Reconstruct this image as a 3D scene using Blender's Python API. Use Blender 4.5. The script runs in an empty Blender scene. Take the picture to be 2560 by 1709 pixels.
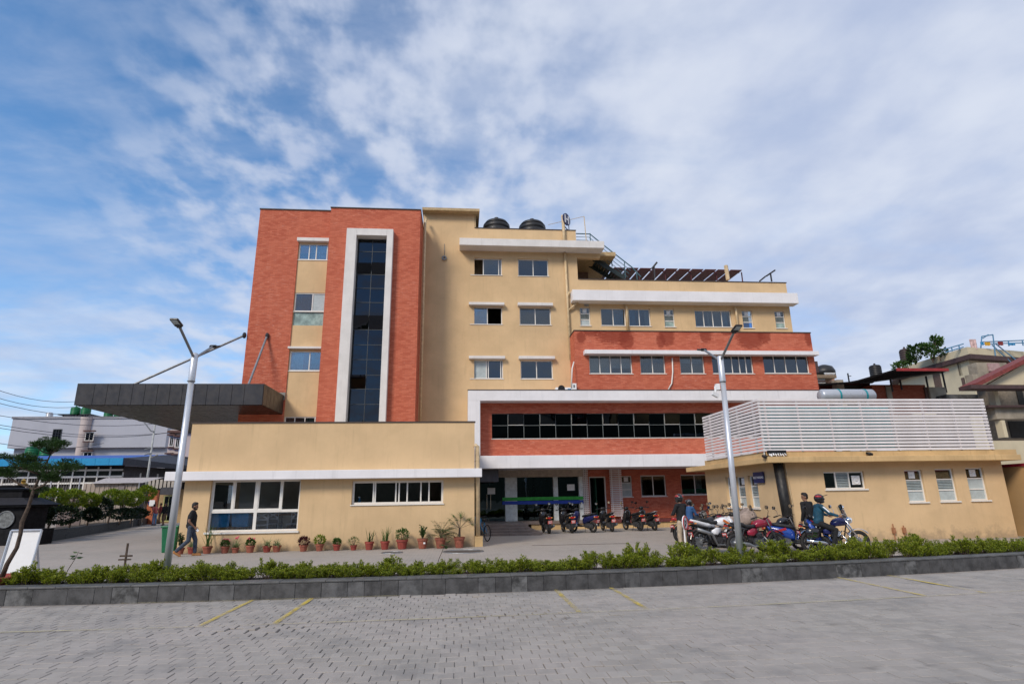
import bpy, bmesh, math, random
from mathutils import Vector, Matrix, noise as mnoise
R = math.radians
random.seed(7)
S = bpy.context.scene
COL = S.collection

# ------------------------------------------------------------------ camera, sky, sun, exposure
CAM_H, FPX = 1.57, 1450.0
PITCH, ROLL, YAW = R(15.0), R(-0.9), R(5.2)
fw = Vector((math.sin(YAW)*math.cos(PITCH), math.cos(YAW)*math.cos(PITCH), math.sin(PITCH)))
r0 = Vector((math.cos(YAW), -math.sin(YAW), 0)); u0 = r0.cross(fw)
rt = math.cos(ROLL)*r0 + math.sin(ROLL)*u0; up = -math.sin(ROLL)*r0 + math.cos(ROLL)*u0
cd = bpy.data.cameras.new('camera'); cam = bpy.data.objects.new('camera', cd); COL.objects.link(cam)
cd.sensor_width = 36.0; cd.lens = 36.0*FPX/2560.0; cd.clip_end = 3000; cd.clip_start = 0.05
m3 = Matrix((rt, up, -fw)).transposed()
cam.matrix_world = Matrix.Translation((0, 0, CAM_H)) @ m3.to_4x4()
S.camera = cam
SUN_EL, SUN_AZ = R(37), R(-141)          # azimuth measured from +Y, clockwise: the sun stands behind the camera, to its left
sd = Vector((math.sin(SUN_AZ)*math.cos(SUN_EL), math.cos(SUN_AZ)*math.cos(SUN_EL), math.sin(SUN_EL)))
sl = bpy.data.lights.new('sun', 'SUN'); sl.energy = 2.2; sl.angle = R(17); sl.color = (1.0, 0.88, 0.73)
so = bpy.data.objects.new('sun', sl); COL.objects.link(so); so.location = (-20, -20, 40)
so.rotation_euler = (-sd).to_track_quat('-Z', 'Y').to_euler()
S.view_settings.view_transform = 'Standard'; S.view_settings.look = 'None'
S.view_settings.exposure = 0.38; S.view_settings.gamma = 1.0; S.view_settings.use_curve_mapping = False
S.cycles.max_bounces = 8; S.cycles.transparent_max_bounces = 12

wd = bpy.data.worlds.new('World'); S.world = wd; wd.use_nodes = True
class NT:
    """thin wrapper: short way to write shader nodes"""
    def __init__(s, tree): s.t = tree
    def n(s, typ, ins=None, **kw):
        nd = s.t.nodes.new(typ)
        for k, v in kw.items(): setattr(nd, k, v)
        for k, v in (ins or {}).items():
            sock = nd.inputs[k]
            if isinstance(v, bpy.types.NodeSocket): s.t.links.new(v, sock)
            else: sock.default_value = v
        return nd
    def math(s, op, a, b=0.0, c=0.0, clamp=False):
        return s.n('ShaderNodeMath', {0: a, 1: b, 2: c}, operation=op, use_clamp=clamp).outputs[0]
    def mix(s, f, a, b, blend='MIX'):
        nd = s.n('ShaderNodeMix', data_type='RGBA', blend_type=blend)
        for i, v in ((0, f), (6, a), (7, b)):
            if isinstance(v, bpy.types.NodeSocket): s.t.links.new(v, nd.inputs[i])
            else: nd.inputs[i].default_value = v
        return nd.outputs[2]
    def ramp(s, f, lo, hi, a=0.0, b=1.0):
        return s.n('ShaderNodeMapRange', {0: f, 1: lo, 2: hi, 3: a, 4: b}, interpolation_type='SMOOTHSTEP').outputs[0]
    def noise(s, vec, scale, detail=4, rough=0.55, dist=0.0):
        return s.n('ShaderNodeTexNoise', {'Vector': vec, 'Scale': scale, 'Detail': detail, 'Roughness': rough, 'Distortion': dist}).outputs['Fac']
def c4(c): return (c[0], c[1], c[2], 1.0)

def build_world():
    t = wd.node_tree; t.nodes.clear(); q = NT(t)
    sky = q.n('ShaderNodeTexSky', sky_type='NISHITA', sun_disc=False, sun_elevation=SUN_EL, sun_rotation=SUN_AZ,
              altitude=1300, air_density=1.0, dust_density=0.6, ozone_density=2.2).outputs[0]
    d = q.n('ShaderNodeTexCoord').outputs['Generated']
    sp = q.n('ShaderNodeSeparateXYZ', {0: d}).outputs
    zz = q.math('ADD', q.math('MAXIMUM', sp[2], 0.0), 0.16)
    u = q.math('DIVIDE', sp[0], zz); v = q.math('DIVIDE', sp[1], zz)
    P = q.n('ShaderNodeCombineXYZ', {0: u, 1: v, 2: 0.0}).outputs[0]
    Pst = q.n('ShaderNodeMapping', {'Vector': P, 'Scale': (1.0, 0.75, 1.0), 'Rotation': (0, 0, R(-12))}).outputs[0]
    Pw = q.n('ShaderNodeMapping', {'Vector': P, 'Scale': (0.8, 1.5, 1.0), 'Rotation': (0, 0, R(22))}).outputs[0]
    big = q.noise(P, 0.85, 4, 0.5, 0.2)
    mid = q.noise(P, 3.4, 5, 0.52, 0.1)
    puff = q.noise(Pst, 8.5, 4, 0.5, 0.1)
    fine = q.noise(Pst, 19.0, 4, 0.55)
    wisp = q.noise(Pw, 2.6, 6, 0.58, 0.25)
    # broad sheet of thin cloud towards the right, open blue on the left
    az = q.math('DIVIDE', sp[0], q.math('ADD', q.math('ABSOLUTE', sp[1]), 0.25))
    off = q.math('ADD', q.math('MULTIPLY', q.math('SUBTRACT', big, 0.5), 1.1), q.math('MULTIPLY', q.math('SUBTRACT', mid, 0.5), 0.42))
    side = q.ramp(q.math('ADD', az, off), -0.34, 0.40)
    smooth = q.math('MULTIPLY', q.ramp(az, 0.10, 0.60), q.ramp(big, 0.30, 0.55, 0.45, 0.85))
    sheet = q.math('MULTIPLY', side, q.ramp(q.math('ADD', q.math('MULTIPLY', wisp, 0.55), q.math('MULTIPLY', mid, 0.45)), 0.32, 0.62, 0.52, 0.95))
    band = q.math('MULTIPLY', q.ramp(q.math('ADD', az, q.math('MULTIPLY', off, 0.6)), -0.62, -0.24), q.ramp(az, 0.50, 0.05))
    pm = q.math('ADD', q.math('ADD', q.math('MULTIPLY', puff, 0.70), q.math('MULTIPLY', fine, 0.22)), q.math('MULTIPLY', big, 0.22))
    puffs = q.math('MULTIPLY', q.ramp(pm, 0.46, 0.68), band)
    wisps = q.math('MULTIPLY', q.ramp(wisp, 0.36, 0.76), 0.44)
    low = q.ramp(sp[2], 0.50, 0.04, 0.0, 0.86)
    lown = q.math('MULTIPLY', low, q.ramp(q.math('ADD', q.math('MULTIPLY', big, 0.5), q.math('MULTIPLY', wisp, 0.5)), 0.34, 0.60, 0.45, 1.0))
    def scr(a, b): return q.math('SUBTRACT', 1.0, q.math('MULTIPLY', q.math('SUBTRACT', 1.0, a), q.math('SUBTRACT', 1.0, b)))
    cov = scr(scr(scr(sheet, smooth), q.math('MULTIPLY', puffs, 0.80)), scr(wisps, lown))
    cov = q.math('MINIMUM', cov, 0.96)
    shade = q.ramp(q.math('ADD', q.math('ADD', q.math('MULTIPLY', puff, 0.2), q.math('MULTIPLY', mid, 0.4)), q.math('MULTIPLY', big, 0.4)), 0.34, 0.64)
    cloud = q.mix(shade, c4((3.7, 4.3, 5.8)), c4((5.5, 5.9, 6.8)))
    skyc = q.mix(1.0, sky, c4((1.02, 1.44, 1.62)), 'MULTIPLY')
    col = q.mix(cov, skyc, cloud)
    bg = q.n('ShaderNodeBackground', {'Color': col, 'Strength': 0.10})
    out = q.n('ShaderNodeOutputWorld'); t.links.new(bg.outputs[0], out.inputs[0])
build_world()

# ------------------------------------------------------------------ measuring: photograph -> metres in the place
def _ray(px, py): return (px-1280)/FPX*rt - (py-854.5)/FPX*up + fw
def W(px, py, Y):
    d = _ray(px, py); k = Y/d.y; return d.x*k, CAM_H + d.z*k
def G(px, py, z=0.0):
    d = _ray(px, py); k = (z-CAM_H)/d.z; return d.x*k, d.y*k
def crop(ox, oy, s): return lambda x, y: (ox + x/s, oy + y/s)
def rect(Y, a, b):
    """a = top-left, b = bottom-right in the photograph, on the plane at depth Y -> x0, x1, z0, z1"""
    (xa, ya), (xb, yb) = a, b
    mx, my = (xa+xb)/2, (ya+yb)/2
    return W(xa, my, Y)[0], W(xb, my, Y)[0], W(mx, yb, Y)[1], W(mx, ya, Y)[1]
z3 = crop(580, 500, 3.136); z4 = crop(440, 1020, 2.936); z5 = crop(1100, 500, 3.136); z6 = crop(1400, 540, 3.136)
z7 = crop(1140, 940, 3.409); z8 = crop(1640, 960, 2.553); zg = crop(1440, 1160, 6.525); ze = crop(1180, 1160, 7.128)
zl = crop(0, 980, 4.6125); zr = crop(2020, 820, 4.35)

# ------------------------------------------------------------------ materials
def newmat(name):
    m = bpy.data.materials.new(name); m.use_nodes = True; m.node_tree.nodes.clear()
    q = NT(m.node_tree); out = q.n('ShaderNodeOutputMaterial'); return m, q, out
def ocoord(q): return q.n('ShaderNodeTexCoord').outputs['Object']
def mat(name, col, rough=0.6, metal=0.0, var=0.12, scale=6.0, bump=0.0, bscale=60.0, spec=0.4, coat=0.0, streak=0.0, splash=0.0):
    m, q, out = newmat(name); P = ocoord(q)
    b = q.n('ShaderNodeBsdfPrincipled', {'Roughness': rough, 'Metallic': metal, 'Specular IOR Level': spec, 'Coat Weight': coat})
    base = c4(col)
    f = q.noise(P, scale, 6, 0.62)
    dk = c4([x*(1-var*1.6) for x in col]); lt = c4([min(1, x*(1+var)) for x in col])
    cc = q.mix(q.ramp(f, 0.3, 0.7), dk, lt)
    if streak:
        sv = q.n('ShaderNodeMapping', {'Vector': P, 'Scale': (5.0, 5.0, 0.35)}).outputs[0]
        s = q.ramp(q.noise(sv, 1.6, 7, 0.68), 0.52, 0.76, 0.0, streak)
        cc = q.mix(s, cc, c4([x*0.42 for x in col]))
    if splash:                                                # mud splashed up from the paving, patchy repairs higher up
        z = q.n('ShaderNodeSeparateXYZ', {0: P}).outputs[2]
        e = q.math('ADD', z, q.math('MULTIPLY', q.math('SUBTRACT', q.noise(P, 3.2, 6, 0.7), 0.5), 1.5))
        cc = q.mix(q.ramp(e, 0.42, -0.05, 0.0, splash), cc, c4((0.25, 0.19, 0.13)))
        cc = q.mix(q.ramp(q.noise(P, 0.42, 3, 0.45), 0.58, 0.61, 0.0, 0.16), cc, c4([min(1, x*1.18) for x in col]))
        cc = q.mix(q.ramp(q.noise(q.n('ShaderNodeMapping', {'Vector': P, 'Scale': (9.0, 9.0, 0.5)}).outputs[0], 1.0, 5, 0.6), 0.62, 0.78, 0.0, 0.22), cc, c4((0.30, 0.22, 0.14)))
    q.t.links.new(cc, b.inputs['Base Color'])
    rr = q.ramp(q.noise(P, scale*2.3, 4), 0.3, 0.7, max(0, rough-0.08), min(1, rough+0.08)); q.t.links.new(rr, b.inputs['Roughness'])
    if bump:
        bp = q.n('ShaderNodeBump', {'Height': q.noise(P, bscale, 5, 0.6), 'Strength': bump, 'Distance': 0.01})
        q.t.links.new(bp.outputs[0], b.inputs['Normal'])
    q.t.links.new(b.outputs[0], out.inputs[0]); return m
def glass(name, tint, refl, gcol=(0.9, 0.95, 1.0), rough=0.0):
    m, q, out = newmat(name)
    P = ocoord(q)
    bp = q.n('ShaderNodeBump', {'Height': q.noise(P, 1.3, 2), 'Strength': 0.05, 'Distance': 0.05})
    tr = q.n('ShaderNodeBsdfTransparent', {'Color': c4(tint)})
    gl = q.n('ShaderNodeBsdfGlossy', {'Color': c4(gcol), 'Roughness': rough, 'Normal': bp.outputs[0]})
    fr = q.n('ShaderNodeFresnel', {'IOR': 1.5})
    f = q.math('ADD', fr.outputs[0], refl, clamp=True)
    mx = q.n('ShaderNodeMixShader', {0: f, 1: tr.outputs[0], 2: gl.outputs[0]})
    q.t.links.new(mx.outputs[0], out.inputs[0]); return m
def brickmat(name, tone=1.0, stains=()):
    m, q, out = newmat(name); P = ocoord(q)
    sp = q.n('ShaderNodeSeparateXYZ', {0: P}).outputs
    V = q.n('ShaderNodeCombineXYZ', {0: q.math('ADD', sp[0], sp[1]), 1: sp[2], 2: 0.0}).outputs[0]
    br = q.n('ShaderNodeTexBrick', {'Vector': V, 'Color1': c4((0.40*tone, 0.088*tone, 0.050*tone)), 'Color2': c4((0.54*tone, 0.158*tone, 0.093*tone)),
             'Mortar': c4((0.36*tone, 0.10*tone, 0.06*tone)), 'Scale': 1.0, 'Mortar Size': 0.006, 'Mortar Smooth': 0.3, 'Bias': 0.0,
             'Brick Width': 0.24, 'Row Height': 0.068}, offset=0.5)
    lng = q.n('ShaderNodeMapping', {'Vector': V, 'Scale': (3.6, 22.0, 1.0)}).outputs[0]
    bl = q.ramp(q.noise(lng, 1.0, 5, 0.65), 0.52, 0.74, 0.0, 0.80)              # pale lime bloom, in courses
    blm = q.math('MULTIPLY', bl, q.ramp(q.noise(V, 0.55, 4, 0.6), 0.36, 0.66))
    c = q.mix(blm, br.outputs['Color'], c4((0.66, 0.38, 0.30)))
    dk = q.ramp(q.noise(lng, 1.7, 4, 0.6), 0.60, 0.76, 0.0, 0.55)
    c = q.mix(dk, c, c4((0.26*tone, 0.05*tone, 0.03*tone)))
    big = q.ramp(q.noise(V, 0.33, 5, 0.6), 0.35, 0.68)
    c = q.mix(q.math('MULTIPLY', big, 0.30), c, c4((0.60*tone, 0.19*tone, 0.11*tone)))
    wob = q.math('MULTIPLY', q.math('SUBTRACT', q.noise(lng, 0.9, 6, 0.72), 0.5), 4.2)
    for (sx, sz, rx, rz) in stains:                                              # damp stains running down from the coping
        ex = q.math('POWER', q.math('DIVIDE', q.math('SUBTRACT', sp[0], sx), rx), 2.0)
        ez = q.math('POWER', q.math('DIVIDE', q.math('SUBTRACT', sp[2], sz), rz), 2.0)
        dd = q.math('ADD', q.math('ADD', ex, ez), wob)
        c = q.mix(q.ramp(dd, 1.15, 0.80, 0.0, 0.72), c, c4((0.23, 0.038, 0.022)))
    b = q.n('ShaderNodeBsdfPrincipled', {'Base Color': c, 'Roughness': 0.85, 'Specular IOR Level': 0.2})
    hh = q.math('ADD', q.math('MULTIPLY', q.math('SUBTRACT', 1.0, br.outputs['Fac']), 1.0), q.math('MULTIPLY', q.noise(P, 45, 4), 0.5))
    bp = q.n('ShaderNodeBump', {'Height': hh, 'Strength': 0.7, 'Distance': 0.012})
    q.t.links.new(bp.outputs[0], b.inputs['Normal']); q.t.links.new(b.outputs[0], out.inputs[0]); return m
def paving(name, c1, c2, joint, w, h, warm=(0.33, 0.27, 0.23)):
    m, q, out = newmat(name); P = ocoord(q)
    br = q.n('ShaderNodeTexBrick', {'Vector': P, 'Color1': c4(c1), 'Color2': c4(c2), 'Mortar': c4(joint), 'Scale': 1.0, 'Mortar Size': 0.006,
             'Mortar Smooth': 0.4, 'Brick Width': w, 'Row Height': h}, offset=0.5)
    c = q.mix(q.ramp(q.noise(P, 0.35, 6, 0.6), 0.35, 0.65, 0.0, 0.6), br.outputs['Color'], c4(warm))
    c = q.mix(q.ramp(q.noise(P, 1.6, 7, 0.7), 0.5, 0.75, 0.0, 0.35), c, c4([x*0.6 for x in warm]))
    b = q.n('ShaderNodeBsdfPrincipled', {'Base Color': c, 'Roughness': 0.85, 'Specular IOR Level': 0.25})
    bp = q.n('ShaderNodeBump', {'Height': q.math('SUBTRACT', 1.0, br.outputs['Fac']), 'Strength': 0.6, 'Distance': 0.01})
    q.t.links.new(bp.outputs[0], b.inputs['Normal']); q.t.links.new(b.outputs[0], out.inputs[0]); return m
def pavermat(name):
    m, q, out = newmat(name)
    geo = q.n('ShaderNodeNewGeometry'); P = geo.outputs['Position']
    rnd = q.n('ShaderNodeTexWhiteNoise', {'Vector': q.n('ShaderNodeVectorMath', {0: P, 1: (0.19, 0.184, 9.0)}, operation='SNAP').outputs[0]}).outputs['Value']
    c = q.mix(rnd, c4((0.278, 0.255, 0.228)), c4((0.352, 0.324, 0.290)))
    c = q.mix(q.ramp(q.noise(P, 0.45, 6, 0.6), 0.35, 0.7, 0.0, 0.7), c, c4((0.37, 0.33, 0.30)))
    c = q.mix(q.ramp(q.noise(P, 1.1, 8, 0.7), 0.46, 0.70, 0.0, 0.6), c, c4((0.185, 0.178, 0.172)))
    c = q.mix(q.ramp(q.noise(P, 1.7, 3, 0.5, 0.4), 0.66, 0.75, 0.0, 0.55), c, c4((0.10, 0.092, 0.085)))
    c = q.mix(q.ramp(q.noise(P, 26.0, 4, 0.7), 0.55, 0.8, 0.0, 0.35), c, c4((0.15, 0.145, 0.14)))
    b = q.n('ShaderNodeBsdfPrincipled', {'Base Color': c, 'Roughness': 0.8, 'Specular IOR Level': 0.3})
    bp = q.n('ShaderNodeBump', {'Height': q.noise(P, 120, 4, 0.7), 'Strength': 0.35, 'Distance': 0.004})
    q.t.links.new(bp.outputs[0], b.inputs['Normal']); q.t.links.new(b.outputs[0], out.inputs[0]); return m
def paintmat(name, col, keep=0.85):
    m, q, out = newmat(name); P = ocoord(q)
    b = q.n('ShaderNodeBsdfPrincipled', {'Base Color': c4(col), 'Roughness': 0.7})
    tr = q.n('ShaderNodeBsdfTransparent')
    w = q.math('ADD', q.math('MULTIPLY', q.noise(P, 1.1, 4, 0.6), 0.6), q.math('MULTIPLY', q.noise(P, 30, 5, 0.7), 0.4))
    mx = q.n('ShaderNodeMixShader', {0: q.ramp(w, 0.40, 0.62, 0.05, keep), 1: tr.outputs[0], 2: b.outputs[0]})
    q.t.links.new(mx.outputs[0], out.inputs[0]); return m
def leafmat(name, lo, hi, trans=0.35):
    m, q, out = newmat(name)
    rnd = q.n('ShaderNodeNewGeometry').outputs['Random Per Island']
    c = q.mix(rnd, c4(lo), c4(hi))
    b = q.n('ShaderNodeBsdfPrincipled', {'Base Color': c, 'Roughness': 0.5, 'Specular IOR Level': 0.35})
    tl = q.n('ShaderNodeBsdfTranslucent', {'Color': c})
    mx = q.n('ShaderNodeMixShader', {0: trans, 1: b.outputs[0], 2: tl.outputs[0]})
    q.t.links.new(mx.outputs[0], out.inputs[0]); return m

YEL = mat('yellow_plaster', (0.63, 0.45, 0.258), 0.85, var=0.06, scale=0.7, bump=0.15, bscale=90, spec=0.2, streak=0.20, splash=0.6)
YEL2 = mat('yellow_plaster_eave', (0.58, 0.40, 0.20), 0.85, var=0.10, scale=1.2, bump=0.15, spec=0.2, streak=0.35)
WHT = mat('white_paint', (0.76, 0.75, 0.77), 0.7, var=0.04, scale=1.0, spec=0.3, streak=0.24)
WHT2 = mat('weathered_white_concrete', (0.70, 0.68, 0.66), 0.8, var=0.05, scale=1.2, spec=0.2, streak=0.25)
FRM = mat('window_frame_white', (0.74, 0.72, 0.68), 0.45, var=0.03)
BRK = brickmat('brick', 1.1); HX, HY = 6.0, 29.0                                        # base of the hospital building
_st = [(*W(*z6(x, y), 29.2), rx, rz) for x, y, rx, rz in ((420, 915, 1.0, .62), (520, 965, .40, .55), (250, 905, .5, .25), (840, 935, .42, .62), (790, 975, .25, .4), (1140, 930, .33, .45),
       (1490, 945, .80, .72), (1600, 930, .35, .5), (1320, 905, .45, .22), (1950, 950, .25, .5), (165, 950, .25, .32))]
BRK2 = brickmat('brick_upper', 1.1, [(x-HX, z, rx, rz) for x, z, rx, rz in _st])
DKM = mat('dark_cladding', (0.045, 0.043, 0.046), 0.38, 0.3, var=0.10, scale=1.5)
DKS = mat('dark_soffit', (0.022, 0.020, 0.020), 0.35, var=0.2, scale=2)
COP = mat('dark_coping', (0.06, 0.045, 0.04), 0.7)
GTW = glass('dark_tinted_glass', (0.05, 0.06, 0.08), 0.03, (0.50, 0.55, 0.66))
GRB = glass('black_tinted_glass', (0.03, 0.045, 0.05), 0.0, (0.5, 0.65, 0.8))
GCL = glass('window_glass', (0.66, 0.70, 0.70), 0.05, (0.85, 0.90, 0.95))
GCT = glass('clear_glass', (0.86, 0.90, 0.90), 0.03)
GFR = mat('frosted_glass', (0.42, 0.48, 0.49), 0.25, var=0.08, scale=3)
GRE = mat('green_frosted_glass', (0.30, 0.40, 0.37), 0.2, var=0.25, scale=3)
MUL = mat('dark_mullion', (0.05, 0.055, 0.06), 0.4)
MUG = mat('grey_mullion', (0.16, 0.18, 0.18), 0.4)
ROOM = mat('dim_room', (0.16, 0.14, 0.12), 0.9, var=0.2, scale=1)
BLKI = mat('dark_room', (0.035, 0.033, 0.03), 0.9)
PIP = mat('cream_pipe', (0.62, 0.47, 0.28), 0.5)
STL = mat('galvanised_steel', (0.58, 0.60, 0.64), 0.38, 0.45, var=0.04, scale=1.5)
GSTL = mat('grey_steel', (0.26, 0.27, 0.28), 0.45, 0.6)
CHR = mat('chrome', (0.75, 0.76, 0.78), 0.12, 1.0, var=0.03)
BLK = mat('black_plastic', (0.012, 0.012, 0.013), 0.38, var=0.2)
RUB = mat('rubber', (0.022, 0.021, 0.021), 0.75, var=0.25, scale=20, bump=0.2)
ENG = mat('engine_metal', (0.10, 0.10, 0.105), 0.45, 0.6, var=0.3, scale=20)
TNK = mat('black_tank_plastic', (0.022, 0.022, 0.024), 0.45, var=0.15)
KRB = mat('kerb_slate', (0.072, 0.071, 0.072), 0.55, var=0.28, scale=5, bump=0.35, bscale=40, spec=0.4, streak=0.15)
SOIL = mat('soil', (0.055, 0.042, 0.030), 0.95, var=0.35, scale=12, bump=0.8, bscale=30)
TER = mat('terracotta', (0.30, 0.095, 0.06), 0.75, var=0.18, scale=9, bump=0.15)
TER2 = mat('red_pot', (0.28, 0.055, 0.04), 0.6, var=0.15, scale=9)
BARK = mat('bark', (0.085, 0.06, 0.045), 0.9, var=0.3, scale=18, bump=0.7, bscale=40)
NAV = mat('navy_blue', (0.015, 0.022, 0.10), 0.4)
SIGNW = mat('sign_white', (0.80, 0.80, 0.80), 0.5, var=0.02)
BLUP = mat('blue_plastic', (0.015, 0.20, 0.42), 0.4)
LMPB = mat('lamp_black', (0.014, 0.014, 0.016), 0.4)
RED = mat('red_paint', (0.42, 0.022, 0.025), 0.3, coat=0.5)
CRIM = mat('crimson_paint', (0.26, 0.012, 0.035), 0.3, coat=0.5)
BLUE = mat('blue_paint', (0.012, 0.055, 0.30), 0.25, coat=0.6)
DBLU = mat('dark_blue_paint', (0.012, 0.016, 0.09), 0.3, coat=0.5)
BLKP = mat('black_paint', (0.014, 0.013, 0.015), 0.22, coat=0.6)
WHTP = mat('white_bike_paint', (0.72, 0.72, 0.74), 0.3, coat=0.5)
TEAL = mat('teal_plastic', (0.012, 0.26, 0.30), 0.4)
SILV = mat('silver_paint', (0.45, 0.46, 0.48), 0.3, 0.6)
ORNG = mat('orange_paint', (0.60, 0.16, 0.03), 0.4)
TAIL = mat('tail_lens', (0.50, 0.02, 0.02), 0.2, coat=0.5)
AMB = mat('amber_lens', (0.75, 0.28, 0.05), 0.25)
LENS = mat('headlamp_lens', (0.75, 0.78, 0.80), 0.1, coat=0.8)
PLT = mat('red_number_plate', (0.62, 0.09, 0.08), 0.5)
MIR = mat('mirror_glass', (0.85, 0.88, 0.92), 0.03, 1.0, var=0.0)
SEAT = mat('bike_seat', (0.02, 0.02, 0.021), 0.6, var=0.2, bump=0.2)
SKIN = mat('skin', (0.24, 0.12, 0.075), 0.5, var=0.06, scale=25)
HAIR = mat('hair', (0.010, 0.008, 0.007), 0.6, var=0.3, scale=60, bump=0.6, bscale=120)
LEAFH = leafmat('hedge_leaf', (0.055, 0.105, 0.008), (0.40, 0.44, 0.035), 0.45)
LEAFD = leafmat('dark_leaf', (0.018, 0.045, 0.012), (0.055, 0.115, 0.025))
LEAFY = leafmat('lime_leaf', (0.10, 0.17, 0.015), (0.30, 0.36, 0.03))
LEAFG = leafmat('green_leaf', (0.035, 0.085, 0.018), (0.10, 0.19, 0.04))
LEAFS = leafmat('striped_leaf', (0.10, 0.16, 0.05), (0.36, 0.40, 0.20))
LEAFP = leafmat('purple_leaf', (0.045, 0.012, 0.016), (0.12, 0.03, 0.035))
PINK = mat('pink_petal', (0.70, 0.10, 0.16), 0.6)

# ------------------------------------------------------------------ mesh helpers
class MB:
    def __init__(s): s.v = []; s.f = []
    def add(s, vs, fs):
        o = len(s.v); s.v += [tuple(v) for v in vs]; s.f += [tuple(i+o for i in f) for f in fs]; return s
    def box(s, x0, x1, y0, y1, z0, z1):
        return s.add([(x0,y0,z0),(x1,y0,z0),(x1,y1,z0),(x0,y1,z0),(x0,y0,z1),(x1,y0,z1),(x1,y1,z1),(x0,y1,z1)],
                     [(0,3,2,1),(4,5,6,7),(0,1,5,4),(1,2,6,5),(2,3,7,6),(3,0,4,7)])
    def cbox(s, x0, x1, y0, y1, z0, z1, c):
        """box with its upper edges chamfered"""
        v = [(x0,y0,z0),(x1,y0,z0),(x1,y1,z0),(x0,y1,z0),(x0,y0,z1-c),(x1,y0,z1-c),(x1,y1,z1-c),(x0,y1,z1-c),
             (x0+c,y0+c,z1),(x1-c,y0+c,z1),(x1-c,y1-c,z1),(x0+c,y1-c,z1)]
        return s.add(v, [(0,1,5,4),(1,2,6,5),(2,3,7,6),(3,0,4,7),(4,5,9,8),(5,6,10,9),(6,7,11,10),(7,4,8,11),(8,9,10,11)])
    def obox(s, c, ax, ay, az):
        """box from its centre and three half-axis vectors"""
        c, ax, ay, az = map(Vector, (c, ax, ay, az)); vs = []
        for k in (-1, 1):
            for (i, j) in ((-1,-1),(1,-1),(1,1),(-1,1)): vs.append(c+ax*i+ay*j+az*k)
        return s.add(vs, [(0,3,2,1),(4,5,6,7),(0,1,5,4),(1,2,6,5),(2,3,7,6),(3,0,4,7)])
    def quad(s, a, b, c, d): return s.add([a,b,c,d], [(0,1,2,3)])
    def tube(s, pts, r, n=8, cap=True):
        pts = [Vector(p) for p in pts]; rs = r if isinstance(r, (list, tuple)) else [r]*len(pts)
        rings = []; ref = None
        for i, p in enumerate(pts):
            d = (pts[min(i+1, len(pts)-1)] - pts[max(i-1, 0)])
            d = d.normalized() if d.length > 1e-9 else Vector((0,0,1))
            if ref is None: ref = d.orthogonal().normalized()
            a = (ref - d*ref.dot(d)); a = a.normalized() if a.length > 1e-6 else d.orthogonal().normalized()
            ref = a; b = d.cross(a)
            rings.append([p + (a*math.cos(2*math.pi*k/n) + b*math.sin(2*math.pi*k/n))*rs[i] for k in range(n)])
        o = len(s.v)
        for rg in rings: s.v += [tuple(v) for v in rg]
        for i in range(len(rings)-1):
            for k in range(n):
                k2 = (k+1) % n; s.f.append((o+i*n+k, o+i*n+k2, o+(i+1)*n+k2, o+(i+1)*n+k))
        if cap:
            s.f.append(tuple(o+k for k in reversed(range(n)))); s.f.append(tuple(o+(len(rings)-1)*n+k for k in range(n)))
        return s
    def lathe(s, prof, c=(0,0,0), n=16, axis='Z'):
        """prof = (radius, height) pairs"""
        o = len(s.v); c = Vector(c)
        for (r, h) in prof:
            for k in range(n):
                a = 2*math.pi*k/n; x, y = r*math.cos(a), r*math.sin(a)
                p = {'Z': (x, y, h), 'Y': (x, h, y), 'X': (h, x, y)}[axis]; s.v.append(tuple(c+Vector(p)))
        for i in range(len(prof)-1):
            for k in range(n):
                k2 = (k+1) % n; s.f.append((o+i*n+k, o+i*n+k2, o+(i+1)*n+k2, o+(i+1)*n+k))
        s.f.append(tuple(o+k for k in reversed(range(n)))); s.f.append(tuple(o+(len(prof)-1)*n+k for k in range(n)))
        return s
    def ball(s, c, rx, ry=None, rz=None, n=12, m=8, rot=None):
        ry = rx if ry is None else ry; rz = rx if rz is None else rz; o = len(s.v); c = Vector(c)
        rot = rot or Matrix.Identity(3)
        for i in range(m+1):
            th = math.pi*i/m
            for k in range(n):
                a = 2*math.pi*k/n
                s.v.append(tuple(c + rot @ Vector((rx*math.sin(th)*math.cos(a), ry*math.sin(th)*math.sin(a), rz*math.cos(th)))))
        for i in range(m):
            for k in range(n):
                k2 = (k+1) % n; s.f.append((o+i*n+k, o+(i+1)*n+k, o+(i+1)*n+k2, o+i*n+k2))
        return s
    def loft(s, secs, n=12, p=2.5):
        """secs = (x, y, z, half width, half height[, lean]) : superellipse sections across the X axis"""
        o = len(s.v)
        for sc in secs:
            x, y, z, hw, hh = sc[:5]; ln = sc[5] if len(sc) > 5 else 0.0
            for k in range(n):
                a = 2*math.pi*k/n; ca, sa = math.cos(a), math.sin(a)
                yy = hw*math.copysign(abs(ca)**(2/p), ca); zz = hh*math.copysign(abs(sa)**(2/p), sa)
                s.v.append((x + zz*ln, y+yy, z+zz))
        for i in range(len(secs)-1):
            for k in range(n):
                k2 = (k+1) % n; s.f.append((o+i*n+k, o+i*n+k2, o+(i+1)*n+k2, o+(i+1)*n+k))
        s.f.append(tuple(o+k for k in reversed(range(n)))); s.f.append(tuple(o+(len(secs)-1)*n+k for k in range(n)))
        return s
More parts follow.
